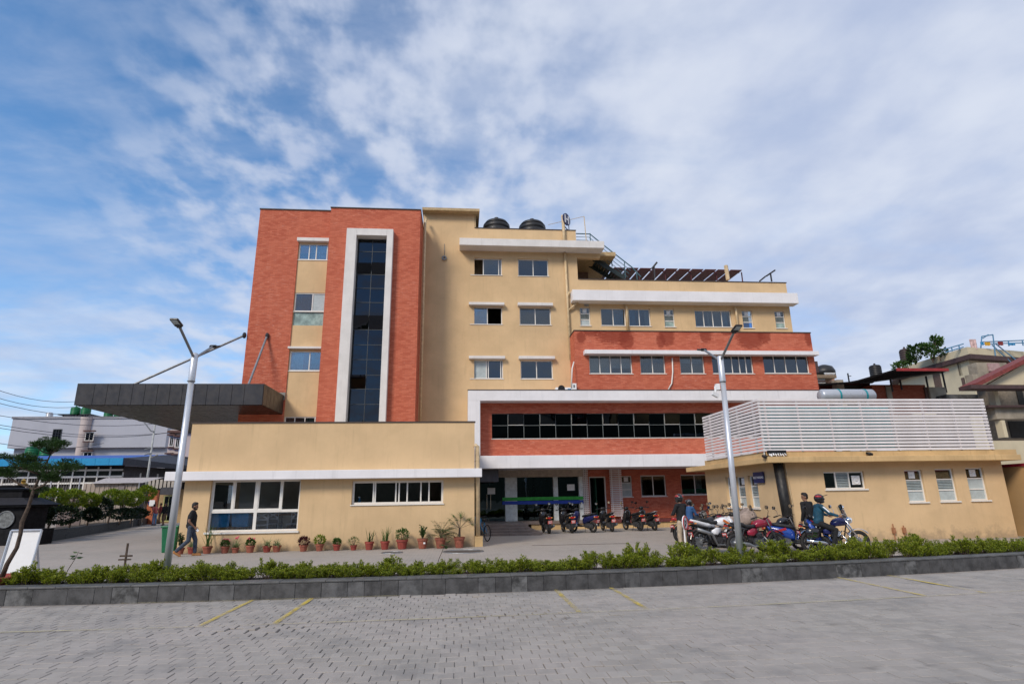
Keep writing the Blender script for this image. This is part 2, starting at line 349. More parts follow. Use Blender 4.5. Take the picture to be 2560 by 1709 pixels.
    def torus(s, c, Rr, r, axis='Y', n=24, m=8):
        o = len(s.v); c = Vector(c)
        for i in range(n):
            a = 2*math.pi*i/n
            for k in range(m):
                b = 2*math.pi*k/m; rr = Rr + r*math.cos(b); h = r*math.sin(b)
                p = {'Y': (rr*math.cos(a), h, rr*math.sin(a)), 'Z': (rr*math.cos(a), rr*math.sin(a), h), 'X': (h, rr*math.cos(a), rr*math.sin(a))}[axis]
                s.v.append(tuple(c+Vector(p)))
        for i in range(n):
            for k in range(m):
                i2, k2 = (i+1) % n, (k+1) % m; s.f.append((o+i*m+k, o+i2*m+k, o+i2*m+k2, o+i*m+k2))
        return s
    def prism(s, poly, y0, y1):
        """polygon in XZ extruded along Y"""
        n = len(poly); o = len(s.v)
        for y in (y0, y1): s.v += [(x, y, z) for x, z in poly]
        s.f.append(tuple(o+i for i in range(n))); s.f.append(tuple(o+n+i for i in reversed(range(n))))
        for i in range(n):
            j = (i+1) % n; s.f.append((o+i, o+n+i, o+n+j, o+j))
        return s
    def mesh(s, name, m, off=(0,0,0), smooth=False):
        me = bpy.data.meshes.new(name)
        me.from_pydata([(a-off[0], b-off[1], c-off[2]) for a, b, c in s.v], [], s.f)
        bm = bmesh.new(); bm.from_mesh(me); bmesh.ops.recalc_face_normals(bm, faces=bm.faces); bm.to_mesh(me); bm.free()
        if m: me.materials.append(m)
        if smooth: me.polygons.foreach_set('use_smooth', [True]*len(me.polygons))
        me.update(); return me

def tag(o, label=None, cat=None, group=None, kind=None):
    for k, v in (('label', label), ('category', cat), ('group', group), ('kind', kind)):
        if v: o[k] = v
    return o
def empty(name, loc, label, cat, group=None, rz=0.0):
    o = bpy.data.objects.new(name, None); COL.objects.link(o); o.empty_display_size = 0.3
    o.location = loc; o.rotation_euler = (0, 0, rz); return tag(o, label, cat, group)
def rootoff(o):
    while o.parent: o = o.parent
    return tuple(o.location)
def obj(name, mb, m, parent=None, local=False, smooth=False, label=None, bev=0.0, off=None):
    """one mesh object. local=False: the shape was given in world metres and is shifted to its thing's base"""
    off = off if off is not None else ((0,0,0) if (local or parent is None) else rootoff(parent))
    o = bpy.data.objects.new(name, mb.mesh(name, m, off, smooth)); COL.objects.link(o)
    if parent: o.parent = parent
    if label: o['label'] = label
    if bev:
        b = o.modifiers.new('edges', 'BEVEL'); b.width = bev; b.segments = 2; b.limit_method = 'ANGLE'
    return o
def inst(name, me, loc, parent=None, rot=(0,0,0)):
    o = bpy.data.objects.new(name, me); COL.objects.link(o); o.parent = parent; o.location = loc; o.rotation_euler = rot; return o
def struct(name, mb, m, **k): o = obj(name, mb, m, **k); o['kind'] = 'structure'; return o
def text_mb(txt, size):
    cu = bpy.data.curves.new('t', 'FONT'); cu.body = txt; cu.size = size; cu.align_x = 'CENTER'; cu.align_y = 'CENTER'; cu.extrude = 0.002; cu.resolution_u = 3
    o = bpy.data.objects.new('t', cu); COL.objects.link(o); bpy.context.view_layer.update()
    me = o.to_mesh(); mb = MB(); mb.add([v.co[:] for v in me.vertices], [tuple(p.vertices) for p in me.polygons])
    o.to_mesh_clear(); bpy.data.objects.remove(o); return mb
def wall_mb(x0, x1, z0, z1, Y, holes=(), reveal=0.22, thick=0.25, sides=True, mb=None):
    """front skin of a wall facing the camera with rectangular openings and their reveals"""
    mb = mb or MB()
    xs = sorted({x0, x1, *[min(max(h[i], x0), x1) for h in holes for i in (0, 1)]})
    zs = sorted({z0, z1, *[min(max(h[i], z0), z1) for h in holes for i in (2, 3)]})
    for i in range(len(xs)-1):
        for j in range(len(zs)-1):
            cx, cz = (xs[i]+xs[i+1])/2, (zs[j]+zs[j+1])/2
            if any(h[0] < cx < h[1] and h[2] < cz < h[3] for h in holes): continue
            mb.quad((xs[i],Y,zs[j]), (xs[i+1],Y,zs[j]), (xs[i+1],Y,zs[j+1]), (xs[i],Y,zs[j+1]))
    for (a, b, c, d) in holes:
        a, b = max(a, x0), min(b, x1)
        r = Y+reveal
        mb.quad((a,Y,c),(a,Y,d),(a,r,d),(a,r,c)); mb.quad((b,Y,c),(b,r,c),(b,r,d),(b,Y,d))
        mb.quad((a,Y,d),(b,Y,d),(b,r,d),(a,r,d)); mb.quad((a,Y,c),(a,r,c),(b,r,c),(b,Y,c))
    if sides:
        t = Y+thick
        mb.quad((x0,Y,z0),(x0,Y,z1),(x0,t,z1),(x0,t,z0)); mb.quad((x1,Y,z0),(x1,t,z0),(x1,t,z1),(x1,Y,z1)); mb.quad((x0,Y,z1),(x1,Y,z1),(x1,t,z1),(x0,t,z1))
    return mb
def pane_mb(a, b, c, d, y): return MB().box(a, b, y, y+0.008, c, d)
def window(parent, r, Y, cuts=(0.5,), skip=(), g=None, mats=None, fw_=0.05, rec=0.10, frame=FRM, lintel=None, lmat=WHT2, curtain=(), bars=None, sill=True, fm=0.045):
    """sliding window set into an opening r: frame (> panes, curtains). cuts: fractions where sashes meet"""
    g = g or GCL; x0, x1, z0, z1 = r; y = Y+rec; w = x1-x0
    mb = MB()
    mb.box(x0, x1, y, y+0.07, z1-fw_, z1); mb.box(x0, x1, y, y+0.07, z0, z0+fw_)
    mb.box(x0, x0+fw_, y, y+0.07, z0+fw_, z1-fw_); mb.box(x1-fw_, x1, y, y+0.07, z0+fw_, z1-fw_)
    e = [x0+fw_] + [x0+w*c for c in cuts] + [x1-fw_]
    for c in e[1:-1]: mb.box(c-fm/2, c+fm/2, y+0.005, y+0.065, z0+fw_, z1-fw_)
    if sill: mb.box(x0-0.03, x1+0.03, Y-0.035, Y+rec-0.003, z0-0.035, z0-0.002)
    f = obj('window', mb, frame, parent)
    for i in range(len(e)-1):
        a, b = e[i], e[i+1]
        if i > 0: a += fm/2
        if i < len(e)-2: b -= fm/2
        if i in skip: continue
        mm = mats[i] if mats and mats[i] else g
        obj('pane', pane_mb(a, b, z0+fw_, z1-fw_, y+0.03), mm, f)
    for (ca, cb, cm) in curtain:
        cm_ = MB(); n = max(6, int((cb-ca)*w/0.035)); pts = []
        for k in range(n+1):
            xx = x0+w*(ca+(cb-ca)*k/n); yy = Y+rec+0.22+0.03*math.sin(k*2.1)+0.008*math.sin(k*5.3)
            pts.append((xx, yy))
        for k in range(n):
            (xa, ya), (xb, yb) = pts[k], pts[k+1]
            cm_.quad((xa,ya,z0), (xb,yb,z0), (xb,yb,z1), (xa,ya,z1))
        obj('curtain', cm_, cm, f)
    if lintel:
        a, b, c, d, pr = lintel
        obj('lintel', MB().box(a, b, Y-pr, Y+0.002, c, d), lmat, parent, bev=0.012)
    return f
def louvre_window(parent, r, Y, rec=0.08, slats=True, fan=True, low=None, order='VLP'):
    """tall narrow window in three lights: fan light, glass louvres, fixed pane"""
    x0, x1, z0, z1 = r; y = Y+rec; h = z1-z0; t = 0.04
    a, b = z0+h*0.34, z0+h*0.67
    mb = MB().box(x0, x1, y, y+0.06, z1-t, z1).box(x0, x1, y, y+0.06, z0, z0+t).box(x0, x0+t, y, y+0.06, z0+t, z1-t).box(x1-t, x1, y, y+0.06, z0+t, z1-t)
    for zz in (a, b): mb.box(x0+t, x1-t, y+0.004, y+0.056, zz-t/2, zz+t/2)
    mb.box(x0-0.04, x1+0.04, Y-0.05, Y+rec-0.003, z0-0.045, z0-0.002)
    f = obj('window', mb, FRM, parent)
    obj('pane', pane_mb(x0+t, x1-t, z0+t, a-t/2, y+0.03), low or GFR, f)
    obj('pane', pane_mb(x0+t, x1-t, b+t/2, z1-t, y+0.03), GCL, f)
    if fan:
        cx, cz = (x0+x1)/2, (b+z1)/2; rr = min(x1-x0, z1-b)*0.26
        obj('fan', MB().torus((cx, y+0.02, cz), rr, rr*0.16, n=14, m=5).box(cx-rr*1.25, cx+rr*1.25, y+0.022, y+0.027, cz-rr*1.25, cz+rr*1.25).ball((cx, y+0.015, cz), rr*0.3, n=8, m=5), SIGNW, f)
    n = 6
    if slats:
        for k in range(n):
            zz = a+t/2+(b-a-t)*(k+0.5)/n
            obj('slat', MB().obox(((x0+x1)/2, y+0.03, zz), ((x1-x0)/2-t, 0, 0), (0, 0.030, 0.022), (0, -0.002, 0.003)), GFR, f)
    else: obj('pane', pane_mb(x0+t, x1-t, a+t/2, b-t/2, y+0.03), GFR, f)
    return f

# ------------------------------------------------------------------ ground, road, kerb
PX, PY = 0.19, 0.184
def kerb_y(x): return 10.78 + 0.028*x + 0.0062*x*x if x > -9 else 11.03
def line_y(x): return 8.62 + 0.024*x + 0.0052*x*x
PAV = pavermat('concrete_paver')
def front_poly(far, d, z):
    """ground sheet whose one edge runs along the kerb, d metres behind its face"""
    ks = [(x*.5, kerb_y(x*.5)+d) for x in range(-30, 49)]
    mb = MB(); yf = far[0][1]; xa, xb = (-26, 34) if yf < 0 else (-70, 60)
    pts = [(xa, ks[0][1])] + ks + [(xb, ks[-1][1])]
    for (x0, y0), (x1, y1) in zip(pts, pts[1:]): mb.quad((x0, y0, z), (x1, y1, z), (x1, yf, z), (x0, yf, z))
    return mb
struct('ground', MB().box(-700, 700, -300, 1200, -0.40, -0.10), mat('far_ground', (0.14, 0.125, 0.11), 0.95, var=0.2, scale=0.1))
road = struct('road', front_poly([(-26, -30), (34, -30)], .12, -.012), paving('road_paving', (0.22, 0.205, 0.19), (0.26, 0.245, 0.23), (0.13, 0.12, 0.11), PX, PY))
def pv(w=PX): g = 0.0024; return MB().cbox(-w/2+g, w/2-g, -PY/2+g, PY/2-g, -0.045, 0.0, 0.004)
PVM = pv().mesh('paver', PAV)
lifted = [(G(x, y), rr) for x, y, rr in ((560, 1578, .26), (620, 1572, .26), (690, 1574, .26), (1240, 1538, .24), (1300, 1533, .24), (1360, 1533, .24), (1180, 1546, .22), (1000, 1491, .2), (1120, 1489, .2), (1210, 1489, .2))]
cells = []
rng = random.Random(3)
for j in range(int(4.3/PY), int(13.4/PY)):
    y = (j+0.5)*PY; sh = (0.5*(j % 2) + rng.uniform(-.06, .06))*PX + 0.05*math.sin(j*0.35)
    for i in range(-58, 78):
        x = (i+0.5)*PX + sh
        if y+PY/2 > kerb_y(x)-0.06: continue
        if abs(x) > 3.2 + y*1.02 + 0.8: continue
        dz = rng.gauss(0, 0.0018); tx, ty = rng.gauss(0, 0.006), rng.gauss(0, 0.006); sx = 1.0
        for (lx, ly), rr in lifted:
            dd = math.hypot((x-lx)*0.55, y-ly)
            if dd < rr: dz += rng.uniform(-0.004, 0.018)*(1-dd/rr); tx += rng.gauss(0, 0.04); sx = rng.uniform(0.86, 0.97)
        if rng.random() < 0.05: sx = rng.uniform(0.88, 0.96)
        cells.append((x, y, dz, tx, ty, sx))
def inview(x, y):
    d = Vector((x, y, -CAM_H)); w = d.dot(fw); return w > 0.2 and abs(d.dot(rt)/w*FPX) < 1300 and abs(d.dot(up)/w*FPX) < 880
vis = sorted((c for c in cells if inview(c[0], c[1])), key=lambda c: c[0]**2+c[1]**2)
near = set(vis[:300]); rest = MB(); pvb = pv()
for c in cells:
    x, y, dz, tx, ty, sx = c
    if c in near:
        o = inst('paver', PVM, (x, y, dz), road, (tx, ty, 0)); o.scale = (sx, 1, 1)
    else: rest.add([(x+vx*sx, y+vy, dz+vz+vx*(-ty)+vy*tx) for vx, vy, vz in pvb.v], pvb.f)
o = obj('pavers', rest, PAV, road, local=True); o['kind'] = 'stuff'
# painted bay lines: thin sheets lying on the pavers, as parts of the road
YPT = paintmat('yellow_road_paint', (0.62, 0.46, 0.06)); YPT2 = paintmat('worn_road_paint', (0.52, 0.45, 0.22), 0.55)
def strip(pts, w):
    mb = MB()
    for (xa, ya), (xb, yb) in zip(pts, pts[1:]):
        d = Vector((xb-xa, yb-ya)).normalized(); nx, ny = -d.y*w/2, d.x*w/2
        mb.quad((xa+nx, ya+ny, 0.012), (xb+nx, yb+ny, 0.012), (xb-nx, yb-ny, 0.012), (xa-nx, ya-ny, 0.012))
    return mb
xs = [-8.5+0.5*i for i in range(44)]
obj('painted_line', strip([(x, line_y(x)) for x in xs], 0.055), YPT2, road, local=True)
obj('painted_line', strip([(x, kerb_y(x)-0.09) for x in xs[6:16]], 0.05), YPT2, road, local=True)
for (a, b) in (((647,1497),(506,1556)), ((795,1493),(678,1556)), ((1398,1477),(1446,1536)), ((1532,1470),(1618,1526)), ((2072,1437),(2281,1485)), ((2189,1430),(2417,1477))):
    pa, pb = G(*a), G(*b); xm = (pa[0]+pb[0])/2
    obj('painted_line', strip([(xm, kerb_y(xm)-0.07), (xm, line_y(xm)+0.03)], 0.075), YPT, road, local=True)
plaza = struct('plaza', front_poly([(60, 95), (-70, 95)], .28, 0.0), paving('plaza_paving', (0.335, 0.30, 0.262), (0.385, 0.345, 0.30), (0.21, 0.19, 0.17), 0.2, 0.1, warm=(0.40, 0.345, 0.30)))
# kerb of slate slabs with a flat stone cap
kerb = struct('kerb', MB(), None); kerb.data.clear_geometry()
core = MB(); capm = mat('kerb_cap', (0.105, 0.105, 0.105), 0.5, var=0.2, scale=4, bump=0.3, bscale=40); KH = 0.27
x = -9.6; rng = random.Random(11); krb2 = mat('kerb_slate_grey', (0.098, 0.098, 0.100), 0.55, var=0.3, scale=5, bump=0.35, bscale=40, streak=0.2)
krb3 = mat('kerb_slate_limed', (0.11, 0.11, 0.11), 0.6, var=0.45, scale=7, bump=0.35, bscale=40, streak=0.3)
kx = [x + 0.4*i for i in range(62)]
for a, b in zip(kx, kx[1:]):
    ya, yb = kerb_y(a), kerb_y(b)
    core.add([(a,ya+.03,-.05),(b,yb+.03,-.05),(b,yb+.30,-.05),(a,ya+.30,-.05),(a,ya+.03,KH-.03),(b,yb+.03,KH-.03),(b,yb+.30,KH-.03),(a,ya+.30,KH-.03)],
             [(0,1,5,4),(1,2,6,5),(2,3,7,6),(3,0,4,7),(4,5,6,7)])
bm = bmesh.new(); bm.from_mesh(core.mesh('core', KRB)); bm.to_mesh(kerb.data); bm.free(); kerb.data.materials.append(KRB)
def slab(a, b, d0, d1, z0, z1, m, name):
    g = 0.0018; a += g; b -= g; ya, yb = kerb_y(a), kerb_y(b); mb = MB()
    mb.add([(a,ya+d0,z0),(b,yb+d0,z0),(b,yb+d1,z0),(a,ya+d1,z0),(a,ya+d0,z1),(b,yb+d0,z1),(b,yb+d1,z1),(a,ya+d1,z1)],
           [(0,3,2,1),(4,5,6,7),(0,1,5,4),(1,2,6,5),(2,3,7,6),(3,0,4,7)])
    return obj(name, mb, m, kerb, local=True, bev=0.006)
while x < 14.6:
    w = rng.choice((0.28, 0.29, 0.30, 0.40, 0.43, 0.56)); j = rng.uniform(-0.004, 0.004)
    slab(x, x+w, j, 0.03+j, -0.04, KH-0.034, rng.choice((KRB, KRB, KRB, KRB, KRB, KRB, krb2, krb3)), 'stone'); x += w
x = -9.6
while x < 14.6:
    w = rng.choice((0.45, 0.6, 0.6, 0.75)); slab(x, x+w, -0.012, 0.31, KH-0.03, KH+rng.uniform(-.002, .003), capm, 'stone'); x += w
bed = MB()
for a, b in zip(kx[4:], kx[5:]):
    bed.quad((a, kerb_y(a)+.29, KH-.05), (b, kerb_y(b)+.29, KH-.05), (b, kerb_y(b)+1.25, KH-.07), (a, kerb_y(a)+1.25, KH-.07))
    bed.quad((a, kerb_y(a)+1.25, KH-.07), (b, kerb_y(b)+1.25, KH-.07), (b, kerb_y(b)+1.27, -.02), (a, kerb_y(a)+1.27, -.02))
struct('planting_bed', bed, SOIL)

# ------------------------------------------------------------------ the hospital building
H = empty('hospital_building', (HX, HY, 0), 'large cream and red brick hospital with white bands and a dark entrance canopy', 'building')
YB, YT, YY, YR, YF, YG, YWg = 29.0, 28.4, 30.6, 29.2, 28.8, 31.5, 20.6
# left brick block with a strip of windows and cream panels
xl, xr_, zt = -10.68, -6.87, 16.55
sx0 = W(*z3(500, 600), YB)[0]
strip_z0 = 4.0
o = obj('brick_wall', wall_mb(xl, sx0, 0, zt, YB, thick=9), BRK, H)
topz = W(*z3(620, 340), YB)[1]
obj('brick_wall', wall_mb(sx0, xr_, topz+0.14, zt, YB, thick=0.3), BRK, H)
w1 = rect(YB, z3(525, 340), z3(738, 466)); w2 = rect(YB, z3(490, 724), z3(700, 870)); w2b = rect(YB, z3(470, 878), z3(690, 980)); w3 = rect(YB, z3(440, 1182), z3(655, 1336)); w4 = rect(YB, z4(790, 60), z4(992, 108))
xe = -6.6
ps = YB+0.06
holes = [(sx0+0.03, xe, w1[2], w1[3]), (sx0+0.03, xe, w2b[2], w2[3]), (sx0+0.03, xe, w3[2], w3[3]), (sx0+0.03, xe, w4[2]-0.4, w4[3])]
obj('plaster_panel', wall_mb(sx0, xe, strip_z0-1, topz+0.14, ps, holes, reveal=0.12, sides=False), YEL, H)
bl = glass('pale_blind_glass', (0.75, 0.78, 0.8), 0.12); CURW = mat('white_curtain', (0.62, 0.62, 0.60), 0.9, var=0.06)
CURB = mat('blue_curtain', (0.03, 0.30, 0.50), 0.9, var=0.15); CURG = mat('grey_curtain', (0.20, 0.20, 0.21), 0.9, var=0.1); BLD = mat('roller_blind', (0.66, 0.62, 0.57), 0.8, var=0.04)
lt = rect(YB, z3(518, 306), z3(746, 332))
window(H, (sx0+0.03, xe, w1[2], w1[3]), ps, (0.27, 0.46, 0.75), g=bl, rec=0.03, lintel=(sx0-0.05, -6.9, lt[2], lt[3], 0.25), curtain=((0.3, 0.98, CURW),))
f = window(H, (sx0+0.03, xe, w2[2], w2[3]), ps, (0.46,), mats=(GCL, GFR), rec=0.03)
obj('window_panel', pane_mb(sx0+0.03, xe, w2b[2], w2b[3]+0.02, ps+0.05), GRE, H)
lt = rect(YB, z3(428, 1152), z3(667, 1168))
window(H, (sx0+0.03, xe, w3[2], w3[3]), ps, (0.5,), g=bl, rec=0.03, lintel=(sx0-0.05, -6.9, lt[2], lt[3], 0.22), curtain=((0.05, 0.32, CURW),))
window(H, (sx0+0.03, xe, w4[2]-0.4, w4[3]), ps, (0.25, 0.5, 0.75), rec=0.03)
obj('coping', MB().box(xl-0.03, xr_-0.003, YB-0.04, YB+0.35, zt, zt+0.06), COP, H)
obj('trim_stone', MB().box(W(*z3(360, 1510), YB)[0], sx0, YB-0.04, YB+0.01, *sorted((W(*z3(390, 1565), YB)[1], W(*z3(390, 1508), YB)[1]))), mat('bare_concrete', (0.30, 0.28, 0.25), 0.9, var=0.2), H)

# projecting brick stair tower with its white frame and dark curtain wall
tx0, tx1, tz = -6.87, -2.20, 16.44
fo = rect(YT, z3(885, 247), z3(1262, 1750)); fo = (W(871, 582, YT)[0]-0.02, W(985, 582, YT)[0], 3.6, W(930, 578.5, YT)[1])
fi = (W(*z3(975, 312), YT)[0]+0.06, W(*z3(1220, 312), YT)[0], 3.6, W(*z3(1100, 298), YT)[1])
tw = wall_mb(tx0, tx1, 3.2, tz, YT, [(fi[0]-0.05, fi[1]+0.05, 3.2, fi[3]+0.05)], reveal=0.5, thick=2.4)
obj('brick_wall', tw, BRK, H)
obj('coping', MB().box(tx0-0.03, tx1+0.03, YT-0.04, YT+2.3, tz, tz+0.055), COP, H)
P_ = 0.34
fr = MB().box(fo[0], fi[0], YT-P_, YT+0.35, 3.6, fo[3]).box(fi[1], fo[1], YT-P_, YT+0.35, 3.6, fo[3]).box(fi[0], fi[1], YT-P_, YT+0.35, fi[3], fo[3])
obj('white_frame', fr, WHT2, H, bev=0.01)
cw = MB(); yg = YT+0.12; zrow = [z for z in (312, 405, 497, 584, 692, 803, 910, 1016, 1135, 1250, 1372, 1480, 1600, 1720)]
zz = [W(*z3(1100, t), yg)[1] for t in zrow]; zz[-1] = 3.6; xm = (fi[0]+fi[1])/2
for z in zz: cw.box(fi[0], fi[1], yg, yg+0.05, z-0.016, z+0.016)
cw.box(xm-0.016, xm+0.016, yg-0.004, yg+0.046, 3.6, zz[0]); cw.box(fi[0], fi[0]+0.03, yg-0.004, yg+0.046, 3.6, zz[0]); cw.box(fi[1]-0.03, fi[1], yg-0.004, yg+0.046, 3.6, zz[0])
cwo = obj('curtain_wall', cw, MUL, H)
for i in range(len(zz)-1):
    for k, (a, b) in enumerate(((fi[0]+0.03, xm-0.016), (xm+0.016, fi[1]-0.03))):
        if i in (2, 6, 10) and not (i == 10 and k == 1):         # top-hung lights standing open
            zt_, zb_ = zz[i]-0.016, zz[i+1]+0.016; L = zt_-zb_; an = R((14, 20, 17)[(i//4+k) % 3])
            obj('pane', MB().obox(((a+b)/2, yg+0.02-math.sin(an)*L/2, zt_-math.cos(an)*L/2), ((b-a)/2, 0, 0), (0, 0.006*math.cos(an), 0.006*math.sin(an)), (0, math.sin(an)*L/2, -math.cos(an)*L/2)), GTW, cwo)
        else: obj('pane', pane_mb(a, b, zz[i+1]+0.016, zz[i]-0.016, yg+0.02), GTW, cwo)
obj('poster', MB().box(W(*z3(1085, 780), yg)[0], W(*z3(1145, 780), yg)[0], yg+0.035, yg+0.04, W(*z3(1110, 805), yg)[1], W(*z3(1110, 760), yg)[1]), BLUP, H)
obj('stair_void', MB().box(fi[0]-0.3, fi[1]+0.3, yg+1.4, yg+1.45, 3.2, 15.4), BLKI, H)

# main cream wall, its windows and lintels
wins = dict(A1=((243,455),(485,587)), A2=((612,462),(850,595)), B1=((240,835),(488,973)), B2=((625,840),(870,977)), C1=((238,1250),(495,1398)), C2=((632,1255),(885,1400)))
wr = {k: rect(YY, z5(*a), z5(*b)) for k, (a, b) in wins.items()}
lin = {k: rect(YY, z5(*a), z5(*b)) for k, (a, b) in dict(B1=((226,812),(502,832)), B2=((607,815),(880,837)), C1=((226,1229),(508,1249)), C2=((615,1230),(895,1251))).items()}
rw = {k: rect(YY, z6(*a), z6(*b)) for k, (a, b) in dict(D1=((158,715),(237,857)), V1=((190,686),(228,708)), D2=((322,720),(515,858)), D3=((540,724),(710,862)), D4=((818,729),(898,867)),
      D5=((1060,736),(1345,868)), D6=((1432,739),(1512,876)), D7=((1688,743),(1766,878))).items()}
XC = 6.62; XE = 19.05
z_top1, z_top2, z_topR = 17.40, 16.55, 13.52
obj('plaster_wall', wall_mb(-2.2, 0.72, 3, z_top1, YY, thick=3), YEL, H)
obj('plaster_wall', wall_mb(0.72, XC, 3, z_top2, YY, [r for r in wr.values()]), YEL, H)
obj('plaster_wall', wall_mb(XC, XE, 6.5, z_topR, YY, [r for r in rw.values()], thick=4), YEL, H)
obj('coping', MB().box(0.75, XC+0.02, YY-0.03, YY+0.3, z_top2, z_top2+0.05).box(XC+0.05, XE+0.04, YY-0.03, YY+0.3, z_topR, z_topR+0.05), COP, H)
slabm = mat('tan_slab', (0.46, 0.34, 0.19), 0.85, streak=0.3)
obj('roof_slab', MB().box(-2.25, 1.0, YY-0.45, YY+4, z_top1+0.0, z_top1+0.16), slabm, H)
obj('roof_fascia', MB().box(0.72, 0.80, YY+0.01, YY+3, z_top2+0.06, z_top1-0.004), slabm, H)
DKG = glass('window_glass_dim', (0.35, 0.40, 0.45), 0.07, (0.6, 0.70, 0.82))
window(H, wr['A1'], YY, (0.40, 0.90), skip=(0,), mats=(None, GCL, GCL))
window(H, wr['A2'], YY, (0.5,), g=DKG)
def L(k): r = lin[k]; return (r[0], r[1], r[2], r[3], 0.28)
window(H, wr['B1'], YY, (0.53,), skip=(1,), lintel=L('B1'), g=bl)
window(H, wr['B2'], YY, (0.5,), lintel=L('B2'))
window(H, wr['C1'], YY, (0.08, 0.49, 0.55, 0.93), lintel=L('C1'), mats=(GFR, GFR, None, DKG, DKG))
window(H, wr['C2'], YY, (0.5,), lintel=L('C2'), g=DKG)
louvre_window(H, rw['D1'], YY); louvre_window(H, rw['D4'], YY, low=GRE); louvre_window(H, rw['D6'], YY, low=glass('bluish_glass', (0.2, 0.5, 0.8), 0.1)); louvre_window(H, rw['D7'], YY, low=GRE)
v = rw['V1']; vm = MB().box(v[0], v[1], YY+0.05, YY+0.06, v[2], v[3])
vo = obj('vent', vm, BLKI, H)
for k in range(4): obj('slat', MB().obox(((v[0]+v[1])/2, YY+0.02, v[2]+(v[3]-v[2])*(k+.5)/4), ((v[1]-v[0])/2, 0, 0), (0, .02, .012), (0, -.002, .004)), FRM, vo)
window(H, rw['D2'], YY, (0.5,), curtain=((0.52, 0.97, CURB),)); window(H, rw['D3'], YY, (0.5,), curtain=((0.02, 0.36, CURB), (0.8, 0.97, BLD)))
window(H, rw['D5'], YY, (0.25, 0.5, 0.75), curtain=((0.02, 0.10, CURB), (0.8, 0.95, CURB), (0.4, 0.45, BLD)))
# eaves
def eave(xa, xb, zb, zt, pr): return obj('eave', MB().box(xa, xb, YY-pr, YY+0.02, zb, zt), WHT2, H, bev=0.015)
def solve_eave(pf_t, pf_b, pw):
    """front-face top and bottom and the soffit's line on the wall -> projection, z"""
    zb = W(*pw, YY)[1]; lo, hi = YY-2.5, YY-0.1
    for _ in range(40):
        m_ = (lo+hi)/2
        if W(*pf_b, m_)[1] > zb: hi = m_
        else: lo = m_
    return YY-m_, zb, W(*pf_t, m_)[1]
pr1, zb1, zt1 = solve_eave(z5(700, 308), z5(700, 363), z5(700, 408))
ya = YY-pr1
eave(W(*z5(153, 330), ya)[0], W(*z5(1288, 345), ya)[0], zb1, zt1, pr1)
pr2, zb2, zt2 = solve_eave(z6(900, 588), z6(900, 670), z6(900, 690))
pr2 = max(pr2, 0.6); ya = YY-pr2; zt2 = W(*z6(900, 588), ya)[1]; zb2 = W(*z6(900, 670), ya)[1]
obj('eave', MB().box(W(*z6(98, 615), ya)[0], W(*z6(1868, 645), ya)[0], ya, YY+0.02, zb2, zt2), WHT, H, bev=0.015)
obj('eave_beam', MB().box(XC-0.02, W(*z5(1255, 430), YY)[0], YY+0.03, YY+0.35, W(*z5(1200, 452), YY)[1], zb1-0.003), YEL, H)
obj('roof_deck', MB().box(0.8, 9.0, YY+0.30, YY+8, zb1-0.004+0.01, zb1+0.25), slabm, H)
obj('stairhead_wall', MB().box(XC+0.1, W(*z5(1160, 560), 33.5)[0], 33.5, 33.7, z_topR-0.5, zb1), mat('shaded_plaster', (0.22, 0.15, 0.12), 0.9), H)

# upper red block
RX0, RX1, RZ0, RZ1 = 5.98, 19.17, 6.70, 10.06
rr = {k: rect(YR, z6(*a), z6(*b)) for k, (a, b) in dict(E1=((230,1086),(566,1234)), E2=((630,1086),(826,1234)), E3=((942,1089),(1133,1234)), E4=((1194,1090),(1515,1234)), E5=((1597,1090),(1953,1232))).items()}
rwall = wall_mb(RX0, RX1, RZ0, RZ1, YR, rr.values(), sides=False)
rwall.quad((RX0,YR,RZ0),(RX0,YR,RZ1),(RX0,YY,RZ1),(RX0,YY,RZ0)); rwall.quad((RX1,YR,RZ0),(RX1,YR+5,RZ0),(RX1,YR+5,RZ1),(RX1,YR,RZ1))
obj('brick_wall', rwall, BRK2, H)
obj('terrace_slab', MB().box(RX0+0.02, RX1-0.02, YR+0.02, YY-0.01, RZ1-0.25, RZ1-0.02), slabm, H)
obj('coping', MB().box(RX0-0.03, RX1+0.03, YR-0.03, YR+0.3, RZ1, RZ1+0.05).box(RX0-0.03, RX0+0.2, YR+0.3, YY-0.005, RZ1, RZ1+0.05), COP, H)
lt = rect(YR-0.3, z6(192, 1056), z6(2020, 1078)); obj('lintel', MB().box(lt[0], lt[1], YR-0.42, YR+0.002, lt[2]-0.06, lt[3]), WHT, H, bev=0.012)
def blind(parent, r, a, b, c, d, m=BLD):
    w = r[1]-r[0]; h = r[3]-r[2]; obj('blind', MB().box(r[0]+w*a, r[0]+w*b, YR+0.20, YR+0.205, r[2]+h*c, r[2]+h*d), m, parent)
f = window(H, rr['E1'], YR, (0.25, 0.5, 0.75)); blind(f, rr['E1'], .03, .24, .05, .97); blind(f, rr['E1'], .26, .48, .05, .97); blind(f, rr['E1'], .52, .74, .33, .97); blind(f, rr['E1'], .76, .97, .33, .97)
window(H, rr['E2'], YR, (0.5,), curtain=((0.03, 0.97, CURG),)); f = window(H, rr['E3'], YR, (0.5,)); blind(f, rr['E3'], .04, .48, .6, .97); blind(f, rr['E3'], .52, .96, .6, .97)
window(H, rr['E4'], YR, (0.24, 0.5, 0.68, 0.84), g=DKG, curtain=((.02, .2, CURG),)); f = window(H, rr['E5'], YR, (0.25, 0.5, 0.75), g=DKG)
blind(f, rr['E5'], .02, .25, .02, .97, CURG); blind(f, rr['E5'], .5, .74, .02, .97, CURG)

